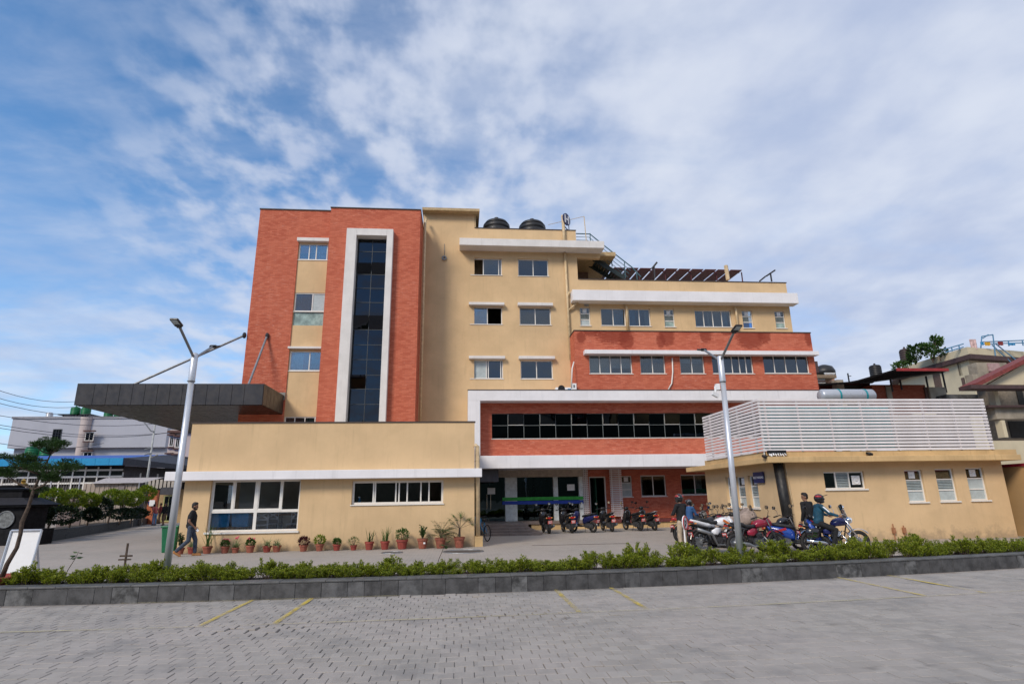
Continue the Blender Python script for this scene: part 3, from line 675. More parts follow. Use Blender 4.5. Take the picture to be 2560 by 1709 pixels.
# white framed ribbon block
FX0, FX1 = 0.37, 19.75; FZ = (2.95, 3.56, 6.27, 6.80); FI = 0.98
obj('white_frame', MB().box(FX0, FX1, YF, YY-0.01, FZ[2], FZ[3]).box(FX0, FI, YF, YY-0.01, FZ[1], FZ[2]).box(FX0, FX1, YF, YG-0.3, FZ[0], FZ[1]), WHT, H, bev=0.012)
obj('mitre_joint', MB().obox((0.67, YF-0.002, 3.25), (0.30, 0, 0.30), (0, 0.004, 0), (-0.006, 0, 0.006)), COP, H)
obj('coping', MB().box(FX0-0.02, FX1+0.02, YF-0.02, YF+0.25, FZ[3], FZ[3]+0.035), COP, H)
YI = YF+0.75
rb = rect(YI, z7(305, 318), z7(2040, 520)); rb = (W(*z7(305, 425), YI)[0], FX1-0.7, W(*z7(1100, 527), YI)[1], W(*z7(1100, 315), YI)[1])
obj('brick_wall', wall_mb(FI-0.01, FX1-0.05, FZ[1]-0.01, FZ[2]+0.01, YI, [rb], sides=False), BRK, H)
px = [305, 445, 585, 723, 862, 998, 1133, 1265, 1400, 1528, 1660, 1788, 1918, 2042]; gx = [W(*z7(p_, 425), YI)[0] for p_ in px]
pit = (gx[-1]-gx[0])/(len(gx)-1); n = int((rb[1]-rb[0])/pit); gx = [rb[0]+pit*i for i in range(n+1)]; rb = (rb[0], gx[-1], rb[2], rb[3])
yr_ = YI+0.07; zmid = W(*z7(1100, 415), YI)[1]; mb = MB()
for xx in gx: mb.box(xx-0.011, xx+0.011, yr_, yr_+0.05, rb[2], rb[3])
for z in (rb[2]+0.02, zmid, rb[3]-0.02): mb.box(rb[0], gx[-1], yr_+0.003, yr_+0.047, z-0.010, z+0.010)
rib = obj('ribbon_window', mb, MUG, H)
obj('sill', MB().box(rb[0]-0.03, gx[-1]+0.03, YI-0.02, yr_-0.002, rb[2]-0.03, rb[2]-0.001), FRM, H)
for i in range(n):
    a, b = gx[i]+0.018, gx[i+1]-0.018
    obj('pane', pane_mb(a, b, rb[2]+0.038, zmid-0.018, yr_+0.02), GRB, rib)
    if i % 2 == 1:
        zt_, Lh = rb[3]-0.04, rb[3]-0.04-zmid-0.02; an = R(16)
        obj('sash', MB().box(a, b, yr_-0.025, yr_-0.005, zmid+0.012, zmid+0.032).box(a, a+0.016, yr_-0.025, yr_-0.005, zmid+0.032, zt_), FRM, rib)
        obj('pane', MB().obox(((a+b)/2, yr_-0.03-math.sin(an)*Lh/2, zt_-math.cos(an)*Lh/2), ((b-a)/2, 0, 0), (0, 0.006*math.cos(an), 0.006*math.sin(an)), (0, math.sin(an)*Lh/2, -math.cos(an)*Lh/2)), GRB, rib)
    else: obj('pane', pane_mb(a, b, zmid+0.018, rb[3]-0.038, yr_+0.02), GRB, rib)

# ground floor under the ribbon block
FL = 0.40                                                    # floor level above the yard
gw = {k: rect(YG, zg(*a), zg(*b)) for k, (a, b) in dict(LV=((745,188),(915,528)), W1=((1060,177),(1473,521)), W2=((1718,163),(2180,495))).items()}
dr = rect(YG, zg(225, 198), zg(498, 872)); dr = (dr[0], dr[1], FL, dr[3])
gx0 = W(*zg(190, 400), YG)[0]
obj('brick_wall', wall_mb(gx0, FX1, FL, FZ[0], YG, [*gw.values(), dr], sides=True), BRK, H)
louvre_window(H, gw['LV'], YG, slats=False); window(H, gw['W1'], YG, (0.5,), curtain=((0.02, 0.14, CURW),)); window(H, gw['W2'], YG, (0.5,), curtain=((0.55, 0.8, CURW),))
w = gw['W2']; obj('window_band', MB().box(w[0]+0.05, w[1]-0.05, YG+0.15, YG+0.155, w[2]+0.10, w[2]+0.30), mat('green_film', (0.05, 0.30, 0.17), 0.4), H)
df = MB().box(dr[0], dr[0]+0.06, YG+0.06, YG+0.16, FL, dr[3]).box(dr[1]-0.06, dr[1], YG+0.06, YG+0.16, FL, dr[3]).box(dr[0]+0.06, dr[1]-0.06, YG+0.06, YG+0.16, dr[3]-0.06, dr[3])
dfo = obj('door_frame', df, FRM, H); obj('door', MB().box(dr[1]-0.52, dr[1]-0.48, YG+0.2, YG+1.0, FL+0.02, dr[3]-0.07), mat('green_door', (0.01, 0.09, 0.05), 0.4), dfo)
for (a, b) in ((zg(103, 58), zg(207, 852)), (zg(560, 45), zg(757, 846))):    # white slatted screens beside the doors
    r = rect(YG-0.35, a, b); ns = 26
    scr = obj('slat_screen', MB().box(r[0]+0.10, r[0]+0.14, YG-0.33, YG-0.30, FL, r[3]).box(r[1]-0.14, r[1]-0.10, YG-0.33, YG-0.30, FL, r[3]), FRM, H)
    z0, z1 = max(r[2], FL+0.02), r[3]-0.02; hh = (z1-z0)/ns
    sm = MB().box(-(r[1]-r[0])/2, (r[1]-r[0])/2, -0.015, 0.015, 0, hh*0.66).mesh('slat', mat('pinkish_white_slat', (0.70, 0.62, 0.60), 0.6))
    off = rootoff(H)
    for k in range(ns): inst('slat', sm, ((r[0]+r[1])/2-off[0], YG-0.35-off[1], z0+hh*k), scr)
# glazed entrance
YE = 31.2; ex0, ex1 = 0.6, W(*ze(1975, 600), YE)[0]; ct = W(*ze(1200, 228), YE)[1]
obj('entrance_fascia', MB().box(W(*ze(462, 140), YE-0.3)[0], ex1, YE-0.3, YE+0.1, ct, FZ[0]-0.003), mat('beige_board', (0.40, 0.33, 0.27), 0.7), H)
for a, b in ((592, 803), (1452, 1532), (1908, 1978)):
    obj('column', MB().box(W(*ze(a, 600), YE)[0], W(*ze(b, 600), YE)[0], YE-0.10, YE+0.25, FL, ct), mat('white_column', (0.62, 0.66, 0.66), 0.4), H)
ENT = glass('entrance_glass', (0.22, 0.27, 0.27), 0.02, (0.6, 0.8, 0.85))
gl = MB()
for a, b in ((40, 300), (300, 590), (803, 1110), (1110, 1452), (1532, 1908)):
    obj('glass_pane', pane_mb(W(*ze(a, 600), YE)[0]+0.01, W(*ze(b, 600), YE)[0]-0.01, FL+0.01, ct-0.01, YE+0.1), ENT, H)
for a, b, m, nm in ((0, .16, mat('green_stripe', (0.03, 0.34, 0.04), 0.5), 'green_band'), (.19, .36, mat('blue_stripe', (0.012, 0.05, 0.36), 0.5), 'blue_band')):
    zt_ = W(*ze(1250, 580), YE-0.12)[1]-a; obj(nm, MB().box(W(*ze(540, 600), YE)[0], ex1, YE-0.125, YE-0.115, zt_-0.165, zt_), m, H)
for p_ in (ze(345, 475), ze(1768, 410)):
    cx, cz = W(*p_, YE); obj('notice', MB().box(cx-0.2, cx+0.2, YE+0.085, YE+0.09, cz-0.16, cz+0.16), SIGNW, H)
for p_ in (267, 333):
    cx = W(*ze(p_, 620), YE)[0]; obj('door_handle', MB().tube([(cx, YE+0.05, 1.0), (cx, YE+0.05, 1.75)], 0.012), CHR, H)
st = MB()                                                   # stair rail seen through the glass
a0, a1 = W(*ze(820, 570), 32.4), W(*ze(1340, 240), 32.4)
for k in range(4):
    dz = -0.16*k*1.3; st.tube([(a0[0], 32.4, a0[1]+dz), (a1[0], 32.4, a1[1]+dz)], 0.022 if k == 0 else 0.01)
for t_ in (0.3, 0.36, 0.78, 0.84):
    xx, zz_ = a0[0]+(a1[0]-a0[0])*t_, a0[1]+(a1[1]-a0[1])*t_; st.tube([(xx, 32.4, zz_), (xx, 32.4, zz_-0.95)], 0.022)
obj('stair_rail', st, CHR, H)
bx = rect(29.6, ze(192, 95), ze(472, 312)); obj('bulkhead', MB().box(0.55, bx[1], 29.5, 31.0, bx[2], FZ[0]-0.004), mat('slate_panel', (0.07, 0.07, 0.085), 0.5), H)
# plinth and steps
plm = mat('maroon_edge', (0.13, 0.035, 0.035), 0.5); tile = mat('step_tile', (0.20, 0.155, 0.135), 0.45, var=0.12, scale=3)
sxr = W(1330, 1308, 29.8)[0]
obj('plinth', MB().box(sxr, 24, 30.05, 31.6, -0.05, FL-0.13).box(0.55, 24, 31.0, 36, -0.05, FL-0.003), YEL2, H)
obj('plinth_edge', MB().box(W(*ze(2050, 1020), 30)[0], 24, 29.98, 31.4, FL-0.128, FL), plm, H, bev=0.01)
obj('landing', MB().box(0.55, W(*ze(2050, 1020), 30)[0]-0.003, 29.98, 31.4, FL-0.128, FL).box(0.62, W(1315, 1308, 28)[0], 27.0, 29.975, -0.02, FL), tile, H)
ns = 3
for k in range(ns):
    yk = 26.64-k*0.38; xr2 = W(1316, 1311, 27)[0]+0.12+k*0.22
    obj('step', MB().box(0.62, xr2, yk, 29.97-0.004*k, -0.03-0.01*k, FL-0.10-k*0.10), tile, H, bev=0.008)
    for j in range(1, int((xr2-0.62)/0.75)+1): obj('joint', MB().box(0.62+j*0.75, 0.62+j*0.75+0.012, yk-0.003, yk+0.2, 0.0, FL-0.105-k*0.10), COP, H)
# low front wing
wx0, wx1, wz = -9.06, 0.50, 4.16
bw = rect(YWg, z4(234, 527), z4(903, 903)); bw = (W(*z4(243, 700), YWg)[0], W(*z4(905, 700), YWg)[0], bw[2], bw[3]); sw = rect(YWg, z4(1290, 530), z4(1962, 702))
wl = wall_mb(wx0, wx1, -0.05, wz, YWg, [bw, sw], sides=False, reveal=0.25)
wl.quad((wx0,YWg,-.05),(wx0,YWg,.7),(wx0,YB,.7),(wx0,YB,-.05)); wl.quad((wx0,YWg,2.2),(wx0,YWg,wz),(wx0,YB,wz),(wx0,YB,2.2)); wl.quad((wx0,YWg,.7),(wx0,YWg,2.2),(wx0,YWg+.6,2.2),(wx0,YWg+.6,.7)); wl.quad((wx0,YWg+4.2,.7),(wx0,YWg+4.2,2.2),(wx0,YB,2.2),(wx0,YB,.7)); wl.quad((wx1,YWg,-.05),(wx1,YB+3,-.05),(wx1,YB+3,wz),(wx1,YWg,wz))  # left flank has an unseen opening, added to let daylight into the cafe
obj('plaster_wall', wl, YEL, H)
obj('wing_roof', MB().box(wx0+0.05, wx1-0.05, YWg+0.05, YB-0.3, 3.3, 3.45), slabm, H)
obj('coping', MB().box(wx0-0.03, wx1+0.03, YWg-0.03, YWg+0.2, wz, wz+0.04), COP, H)
yf = YWg-0.42
fz0, fz1 = W(830, 1196, yf)[1], W(830, 1174, yf)[1]
obj('fascia_band', MB().box(W(412, 1186, yf)[0], W(1205, 1184, yf)[0], yf, YWg+0.003, fz0, fz1).box(W(412, 1186, yf)[0], wx0-0.003, YWg+0.003, YB, fz0, fz1), WHT, H, bev=0.012)
y = YWg+0.10; x0, x1, z0, z1 = bw; zt_ = W(*z4(560, 755), YWg)[1]; t = 0.055; mx = W(*z4(580, 700), YWg)[0]
mb = MB().box(x0, x1, y, y+0.09, z1-t, z1).box(x0, x1, y, y+0.09, z0, z0+t).box(x0, x0+t, y, y+0.09, z0+t, z1-t).box(x1-t, x1, y, y+0.09, z0+t, z1-t)
mb.box(x0+t, x1-t, y+.004, y+.086, zt_-.045, zt_+.045).box(mx-.05, mx+.05, y+.006, y+.084, z0+t, z1-t).box(x0-.05, x1+.05, YWg-.05, y-.002, z0-.06, z0-.002)
s1, s2 = W(*z4(414, 640), YWg)[0], W(*z4(768, 640), YWg)[0]
mb.box(s1-.03, s1+.03, y+.01, y+.08, zt_+.045, z1-t).box(s2-.035, s2+.035, y+.01, y+.08, zt_+.045, z1-t)
wf = obj('window', mb, FRM, H)
WG = glass('cafe_glass', (0.90, 0.91, 0.91), 0.0, (0.9, 0.95, 1))
for a, b, c, d in ((x0+t, s1-.03, zt_+.045, z1-t), (s1+.03, mx-.05, zt_+.045, z1-t), (mx+.05, s2-.035, zt_+.045, z1-t), (x0+t, mx-.05, z0+t, zt_-.045), (mx+.05, x1-t, z0+t, zt_-.045)):
    obj('pane', pane_mb(a, b, c, d, y+.04), WG, wf)
    if c > zt_: obj('sash', MB().box(a, a+.028, y+.02, y+.035, c, d).box(b-.028, b, y+.02, y+.035, c, d).box(a+.028, b-.028, y+.02, y+.035, c, c+.035), FRM, wf)
window(H, sw, YWg, (0.23, 0.25, 0.475, 0.51, 0.60, 0.75, 0.84), skip=(7,), g=WG, fw_=0.07)
room = MB().box(wx0+0.3, wx1-0.3, YWg+4.2, YWg+4.3, 0, 3.2).box(wx0+0.3, wx1-0.3, YWg+0.3, YWg+4.3, 0.30, 0.36).box(wx0+0.3, wx1-0.3, YWg+0.3, YWg+4.3, 3.0, 3.1).box(-4.9, -4.8, YWg+0.3, YWg+4.3, 0.3, 3.1)
obj('interior', room, mat('cafe_room', (.48, .44, .38), .9, var=.1, scale=1), H); obj('added_side_glazing', MB().box(wx0+.05, wx0+.06, YWg+.6, YWg+4.2, .7, 2.2), WG, H)  # glass of the unseen flank opening, added to brighten the cafe
# dim floors behind the upper windows
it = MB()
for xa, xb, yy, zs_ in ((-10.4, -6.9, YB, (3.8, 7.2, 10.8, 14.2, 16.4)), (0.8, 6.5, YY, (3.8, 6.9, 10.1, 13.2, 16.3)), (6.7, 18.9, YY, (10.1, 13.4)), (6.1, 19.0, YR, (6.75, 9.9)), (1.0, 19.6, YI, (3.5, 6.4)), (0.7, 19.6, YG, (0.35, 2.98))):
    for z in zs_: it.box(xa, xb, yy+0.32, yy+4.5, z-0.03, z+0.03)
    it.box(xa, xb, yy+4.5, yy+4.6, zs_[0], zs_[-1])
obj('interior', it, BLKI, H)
# cantilevered entrance canopy of dark panels
YC = 26.0; cz0, cz1 = 5.645, 6.572; cx0, cx1 = -16.36, -8.63
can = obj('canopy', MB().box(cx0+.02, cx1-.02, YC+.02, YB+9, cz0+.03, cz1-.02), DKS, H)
tops = [W(*(0+x_/3.136, 740+y_/3.136), YC)[0] for x_, y_ in ((610, 760), (735, 765), (837, 765), (937, 765), (1036, 767), (1133, 767), (1232, 767), (1330, 768), (1428, 768), (1523, 769), (1620, 769), (1718, 770), (1817, 771), (1915, 771), (2062, 772))]
tops[0], tops[-1] = cx0, cx1
for a, b in zip(tops, tops[1:]): obj('panel', MB().cbox(a+.008, b-.008, -(cz1), -(cz0), YC-.01, YC+.03, .004) if False else MB().box(a+.008, b-.008, YC-.01, YC+.018, cz0, cz1), DKM, can)
for k in range(6): obj('panel', MB().box(cx1-.018, cx1+.01, YC+.02+.5*k, YC+.505+.5*k, cz0, cz1), DKM, can)
for k in range(14): obj('panel', MB().box(cx0-.01, cx0+.018, YC+.02+.86*k, YC+.86+.86*k, cz0, cz1), DKM, can)
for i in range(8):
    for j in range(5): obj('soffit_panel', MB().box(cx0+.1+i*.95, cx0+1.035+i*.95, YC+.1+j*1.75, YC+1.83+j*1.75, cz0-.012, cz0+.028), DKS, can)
for (a, za, b, zb_) in (((302, 957), YC+1.2, (611, 838), YB-.05), ((617, 962), YC+1.2, (668, 839), YB-.05), ((533, 957), YC+7.0, (602, 915), YB+6.5)):
    xa, zA = W(*a, za); xb, zB = W(*b, zb_)
    if zb_ > YB: xb = xl+.02
    obj('stay_rod', MB().tube([(xa, za, cz1-.1), (xb, zb_, zB)], 0.055), GSTL, H)
    obj('rod_bracket', MB().ball((xb, zb_, zB), .10, .12, .16, 8, 6), DKM, H)
for (a, b) in ((860, 1282), (450, 1335)):
    pass
# rain pipes
def pipe(pts, r=.06, m=PIP, nm='drain_pipe'): return obj(nm, MB().tube(pts, r, 10), m, H, smooth=True)
def wp(f, x, y, Y): a = W(*f(x, y), Y); return (a[0], Y, a[1])
pipe([(-2.02, 28.45+1.0, 4), (-2.02, 29.45, 16.2), (-2.02, 30.3, 16.9)], .07)
pipe([wp(z5, 958, 120, YY-.1), wp(z5, 972, 310, YY-.1)], .07); pipe([wp(z5, 979, 412, YY-.1), wp(z5, 1025, 1250, YY-.1)], .07)
pipe([wp(z5, 1010, 862, YY-.1), wp(z5, 1090, 795, YY-.2)], .06); pipe([wp(z5, 1004, 752, YY-.1), wp(z5, 1014, 718, YY-.1)], .055)
pipe([wp(z6, 505, 700, YY-.05), wp(z6, 522, 712, YY-.12), wp(z6, 530, 893, YY-.12)], .07); pipe([wp(z6, 1366, 720, YY-.05), wp(z6, 1378, 730, YY-.12), wp(z6, 1397, 900, YY-.12)], .07)
pipe([wp(z6, 880, 1112, YR-.06), wp(z6, 884, 1220, YR-.06), wp(z6, 876, 1310, YR-.06), wp(z6, 850, 1358, YR-.08)], .035, FRM); pipe([wp(z5, 1050, 1268, YR-.06), wp(z5, 1036, 1320, YR-.3), wp(z5, 1030, 1470, YR-.3)], .035, FRM)
pipe([(wx1+.0, YWg-.02, W(*z4(2160, 270), YWg)[1]), (wx1+.10, YWg-.02, W(*z4(2168, 280), YWg)[1]), (wx1+.12, YWg+.05, .35)], .075); obj('pipe_foot', MB().box(wx1+.01, wx1+.28, YWg-.05, YWg+.35, 0, .33), YEL2, H)
pipe([wp(z5, 34, 342, YY-.04), wp(z5, 34, 445, YY-.04)], .012, GSTL, 'cable'); cx, cz = W(*z5(34, 457), YY); obj('cable_reel', MB().torus((cx, YY-.06, cz), .10, .045, n=14, m=6), GSTL, H)

# ------------------------------------------------------------------ low block with the slatted roof screen (right)
TB = empty('low_annexe_building', (10.69, 19.3, 0), 'low cream annexe with a white slatted screen on its flat roof', 'building')
bX, bY = 10.69, 19.3
TE = W(2524, 1250, bY)[0]; TBK = 25.2
SC = 19.0
def WX(px, py, X):
    d = _ray(px, py); k = X/d.x; return d.y*k, CAM_H+d.z*k
fw_r = [rect(bY, z8(*a), z8(*b)) for a, b in (((1075,556),(1335,668)), ((1600,545),(1715,750)), ((1797,538),(1915,745)), ((1993,532),(2108,739)))]
obj('plaster_wall', wall_mb(bX, TE, -0.05, 2.62, bY, fw_r, sides=False), YEL, TB)
def side(x_lo_px, x_hi_px, yt, yb):
    """opening on the flank wall (faces -X) -> rectangle in the wall's own frame"""
    ya, _ = WX(x_lo_px, (yt+yb)/2, bX); yb_, _ = WX(x_hi_px, (yt+yb)/2, bX); mx_ = (x_lo_px+x_hi_px)/2
    return (bX-(ya-bY), bX-(yb_-bY), WX(mx_, yb, bX)[1], WX(mx_, yt, bX)[1])
sr = [side(1817, 1840, 1191, 1268), side(1842, 1864, 1190, 1268), side(1873, 1896, 1187, 1269)]
sw_ = obj('plaster_wall', wall_mb(bX-(TBK-bY), bX, -0.05, 2.62, bY, sr, sides=False), YEL, TB); sw_.rotation_euler.z = R(-90)
for i, r in enumerate(sr):
    f = louvre_window(TB, r, bY, rec=0.10); f.rotation_euler.z = R(-90)
r = fw_r[0]; y = bY+0.08; t = 0.045; w = r[1]-r[0]
mb = MB().box(r[0], r[1], y, y+.06, r[3]-t, r[3]).box(r[0], r[1], y, y+.06, r[2], r[2]+t).box(r[0], r[0]+t, y, y+.06, r[2]+t, r[3]-t).box(r[1]-t, r[1], y, y+.06, r[2]+t, r[3]-t)
for c in (.31, .64): mb.box(r[0]+w*c-t/2, r[0]+w*c+t/2, y+.004, y+.056, r[2]+t, r[3]-t)
mb.box(r[0]-.04, r[1]+.04, bY-.05, y-.002, r[2]-.045, r[2]-.002)
f = obj('window', mb, FRM, TB)
obj('pane', pane_mb(r[0]+t, r[0]+w*.31-t/2, r[2]+t, r[3]-t, y+.03), GCL, f); obj('pane', pane_mb(r[0]+w*.64+t/2, r[1]-t, r[2]+t, r[3]-t, y+.03), GCL, f)
cx, cz = r[0]+w*.82, (r[2]+r[3])/2; obj('fan', MB().torus((cx, y+.02, cz), .12, .02, n=14, m=5).box(cx-.15, cx+.15, y+.022, y+.028, cz-.15, cz+.15).ball((cx, y+.015, cz), .04, n=8, m=5), SIGNW, f)
for k in range(9): obj('slat', MB().obox((r[0]+w*.475, y+.03, r[2]+t+(r[3]-r[2]-2*t)*(k+.5)/9), (w*.165-t/2, 0, 0), (0, .028, .022), (0, -.002, .003)), GFR, f)
for i, r in enumerate(fw_r[1:]): louvre_window(TB, r, bY, slats=(i != 2), fan=(i != 1))
ez0, ez1 = W(2260, 1152, 18.75)[1], W(2260, 1138, 18.75)[1]
EXR = W(2553, 1142, 18.75)[0]
obj('eave', MB().box(10.16, EXR, 18.75, 26.0, ez0, ez1), YEL2, TB, bev=.012)
obj('roof_kerb', MB().box(10.22, TE+.4, SC+.02, SC+.2, ez1-.01, ez1+.19).box(10.22, 10.4, SC+.2, 24.0, ez1-.01, ez1+.19), YEL2, TB)
obj('corner_pipe', MB().tube([(bX+.16, bY-.14, -.02), (bX+.02, bY-.14, ez0+.02)], .165, 14), mat('black_bituminous_pipe', (.018, .017, .016), .5, var=.5, scale=4, streak=.3), TB, smooth=True)
obj('thin_pipe', MB().tube([(bX+.40, bY-.04, 1.2), (bX+.32, bY-.04, ez0+.02)], .025), PIP, TB)
slm = mat('screen_slat', (.74, .70, .70), .55, var=.05, scale=2, streak=.06); slr = mat('rusty_slat_end', (.55, .33, .15), .8, var=.2)
s0, s1 = ez1+.19, W(2160, 995, SC)[1]; N = 16; pitch = (s1-s0)/N; SX1 = W(2472, 1060, SC)[0]; SX0 = 10.18; SYB = 23.7
fm = MB().box(0, SX1-SX0, -.012, .012, 0, pitch*.66).mesh('slat', slm); sm2 = MB().box(-.012, .012, .02, SYB-SC, 0, pitch*.66).mesh('slat', slm)
scr = obj('slat_screen', MB().box(SX0+.02, SX0+.07, SC+.02, SC+.07, s0-.15, s1), FRM, TB)
for k in range(N):
    z = s0+pitch*k+.012
    inst('slat', fm, (SX0-bX, SC-bY, z), scr); inst('slat', sm2, (SX0-bX, SC-bY, z), scr)
pm = mat('screen_post', (.68, .60, .56), .6)
for k in range(8):
    xx = SX0+.25+(SX1-SX0-.3)*k/7; obj('post', MB().box(xx-.03, xx+.03, SC+.02, SC+.07, s0-.02, s1-.03), pm, scr)
for k in range(4):
    yy = SC+.5+1.2*k; obj('post', MB().box(SX0+.02, SX0+.07, yy-.03, yy+.03, s0-.02, s1-.03), pm, scr)
tl = obj('teal_panel', MB().box(W(1905, 1050, 19.3)[0], W(2228, 1060, 19.3)[0], 19.3, 19.35, s0+.05, W(2100, 1020, 19.6)[1]), mat('teal_sheet', (.015, .30, .32), .5, var=.15), TB)
obj('grey_sheet', MB().box(W(2235, 1060, 19.7)[0], W(2440, 1060, 19.7)[0], 19.9, 19.95, s0+.1, s0+1.35), mat('pale_sheet', (.26, .24, .22), .6, var=.2, scale=2), TB)
for p_ in ((1910, 1141), (2170, 1134)): cx, cz = W(*p_, SC-.05); obj('flood_lamp', MB().obox((cx, SC-.12, cz), (.07, 0, 0), (0, .08, .03), (0, -.01, .035)), BLK, TB)
cx, cz = W(1942, 1136, SC-.05); n_ = MB()
for k in range(14): n_.tube([(cx-.28+.04*k, SC-.04, cz+.09), (cx-.30+.042*k+.03*math.sin(k*3), SC-.16, cz-.04+.02*math.sin(k*5))], .014, 5)
obj('cable_ends', n_, SIGNW, TB); obj('cable_box', MB().box(cx-.32, cx+.32, SC-.10, SC-.02, cz+.03, cz+.14), BLK, TB)
rp = mat('rusty_pipe', (.35, .16, .08), .7)
for a in ((1510, 890, 1530, 1000), (1578, 900, 1592, 1000)):
    x_, zt_ = W(*z8(a[0], a[1]), bY-.05); obj('riser_pipe', MB().tube([(x_, bY-.05, zt_), (x_, bY-.05, -.02)], .02, 6).box(x_-.05, x_+.05, bY-.09, bY-.02, .22, .40), rp, TB)
obj('interior', MB().box(bX+.3, TE-.1, bY+1.4, bY+1.5, 0, 2.6).box(bX+1.3, bX+1.4, bY+1.5, TBK, 0, 2.6), ROOM, TB)
# the parking sign on the annexe's flank
py_, pz_ = WX(1896, 1193, bX-.06)
bs = empty('parking_sign', (bX-.05, py_, pz_), 'small dark blue sign lettered BIKE PARKING on the annexe wall', 'sign')
obj('board', MB().box(-.02, .02, -.36, .36, -.19, .19), NAV, bs, local=True)
tm = text_mb('BIKE PARKING', .115); tm.v = [(-.024-z_, -x_, y_) for x_, y_, z_ in tm.v]; obj('lettering', tm, SIGNW, bs, local=True)
bwl = empty('boundary_wall', (TE+.55, 16, 0), 'tan boundary wall running beside the annexe at the far right', 'wall')
obj('wall_face', MB().box(TE+.45, TE+.75, 12.4, bY+5, -.05, 2.35), mat('tan_plaster', (.44, .27, .12), .85, var=.06, scale=.8), bwl)
obj('wall_cap', MB().box(TE+.40, TE+.80, 12.4, bY+5, 2.352, 2.45), CRIM, bwl)

# ------------------------------------------------------------------ rooftop things
def tank(name, px, py_top, py_bot, Y, rpx, m, label, group=None, lid=True):
    x_, zt_ = W(px, py_top, Y); zb_ = W(px, py_bot, Y)[1]; rr_ = (W(px+rpx, py_bot, Y)[0]-W(px-rpx, py_bot, Y)[0])/2; h = zt_-zb_
    t_ = empty(name, (x_, Y, zb_), label, 'water tank', group)
    mb = MB(); pr = [(rr_*.97, 0)]
    for k in range(5): a = h*(.02+.16*k); pr += [(rr_, a), (rr_, a+h*.09), (rr_*.955, a+h*.11), (rr_*.955, a+h*.14)]
    pr += [(rr_*.98, h*.80), (rr_*.80, h*.92), (rr_*.30, h*.985)]
    obj('tank_body', mb.lathe(pr, n=24), m, t_, local=True, smooth=True)
    if lid: obj('lid', MB().lathe([(rr_*.17, h*.97), (rr_*.17, h*1.10), (rr_*.10, h*1.12)], n=12), m, t_, local=True)
    return t_
for px, top, bot, lb in ((1241, 552, 620, 'black roof tank nearer the stair tower, ribbed dome with lid'), (1330, 555, 622, 'black roof tank nearer the round H sign, ribbed dome with lid')):
    tank('water_tank', px, top, bot, 31.9, 34, TNK, lb, 'black tanks behind the roof parapet')
tkp = MB(); hxp = W(1417, 560, YY-.35)
hs = empty('hospital_sign', (hxp[0], YY-.3, z_top2), 'round navy sign with a white letter H on a cream roof pole', 'sign')
obj('sign_pole', MB().tube([(hxp[0]-.15, YY-.12, zt1-.1), (hxp[0]-.16, YY-.12, W(1407, 542, YY)[1])], .09, 10), PIP, hs, smooth=True)
cx, cz = W(1415, 549, YY-.1); Nn = Vector((.72, -.69, 0)).normalized(); Sd = Vector((.69, .72, 0)).normalized(); rd = .37
mb = MB(); o_ = []
dm = MB()
for k in (0, 1):
    for i in range(28):
        a = 2*math.pi*i/28; p = Vector((cx, YY-.1, cz)) + Sd*math.cos(a)*rd + Vector((0, 0, 1))*math.sin(a)*rd + Nn*(.06*k); dm.v.append(tuple(p))
dm.f = [tuple(range(28)), tuple(range(28, 56))] + [(i, (i+1) % 28, 28+(i+1) % 28, 28+i) for i in range(28)]
obj('disc', dm, NAV, hs)
hm = MB(); cc = Vector((cx, YY-.1, cz))+Nn*.066
for a, b, c, d in ((-.17, 0, .055, .25), (.17, 0, .055, .25), (0, 0, .13, .05)): hm.obox(cc+Sd*a+Vector((0, 0, b)), Sd*c, Nn*.008, (0, 0, d))
obj('letter', hm, SIGNW, hs)
obj('bracket', MB().tube([(cx-.12, YY-.1, cz-.42), (cx+.2, YY+.15, cz-.62)], .03).tube([(cx+.2, YY+.15, cz-.62), (cx+.2, YY+.15, cz-.2)], .025), NAV, hs)
ln = empty('washing_line', (W(1470, 545, 31.5)[0], 31.5, z_top2), 'thin cream wire strung from the H sign to a slim roof pole', 'wire')
a = W(1460, 541, 31.5); b = W(1466, 600, 31.5); c = W(1370, 562, 31.5)
obj('pole', MB().tube([(a[0], 31.5, a[1]), (b[0], 31.5, b[1]-.3)], .025, 6), PIP, ln); obj('wire', MB().tube([(a[0], 31.5, a[1]), (c[0], 31.5, c[1])], .015, 5), PIP, ln)
# escape stair from the roof terrace and its railing
RL = mat('blue_green_railing', (.06, .14, .18), .45); STD = mat('stair_steel', (.022, .035, .035), .5)
sa, sb = W(1478, 652, 32.0), W(1556, 700, 32.0)
stt = obj('outside_stair', MB(), STD, H); stt.data.clear_geometry() if False else None
s_ = MB(); dirv = Vector((sb[0]-sa[0], 0, sb[1]-sa[1])); nn = 12
for yy in (31.6, 32.6): s_.obox((sa[0]+dirv.x/2, yy, sa[1]+dirv.z/2), dirv/2, (0, .03, 0), Vector((-dirv.z, 0, dirv.x)).normalized()*.13)
bpy.data.objects.remove(stt); stt = obj('outside_stair', s_, STD, H); off = rootoff(H)
for k in range(nn): obj('tread', MB().box(sa[0]+dirv.x*(k+.1)/nn, sa[0]+dirv.x*(k+1.1)/nn, 31.63, 32.57, sa[1]+dirv.z*(k+.5)/nn-.02, sa[1]+dirv.z*(k+.5)/nn+.02), STD, stt)
rl = MB()
ra, rb_ = W(1508, 612, 31.6), W(1602, 692, 31.6); r0_, r1_ = W(1440, 584, 31.6), W(1475, 585, 31.6); rm = W(1496, 600, 31.6)
rl.tube([(r0_[0], 31.6, r0_[1]), (r1_[0], 31.6, r1_[1]), (ra[0], 31.6, ra[1]), (W(1580, 668, 31.6)[0], 31.6, W(1580, 668, 31.6)[1]), (rb_[0], 31.6, rb_[1])], .035, 6)
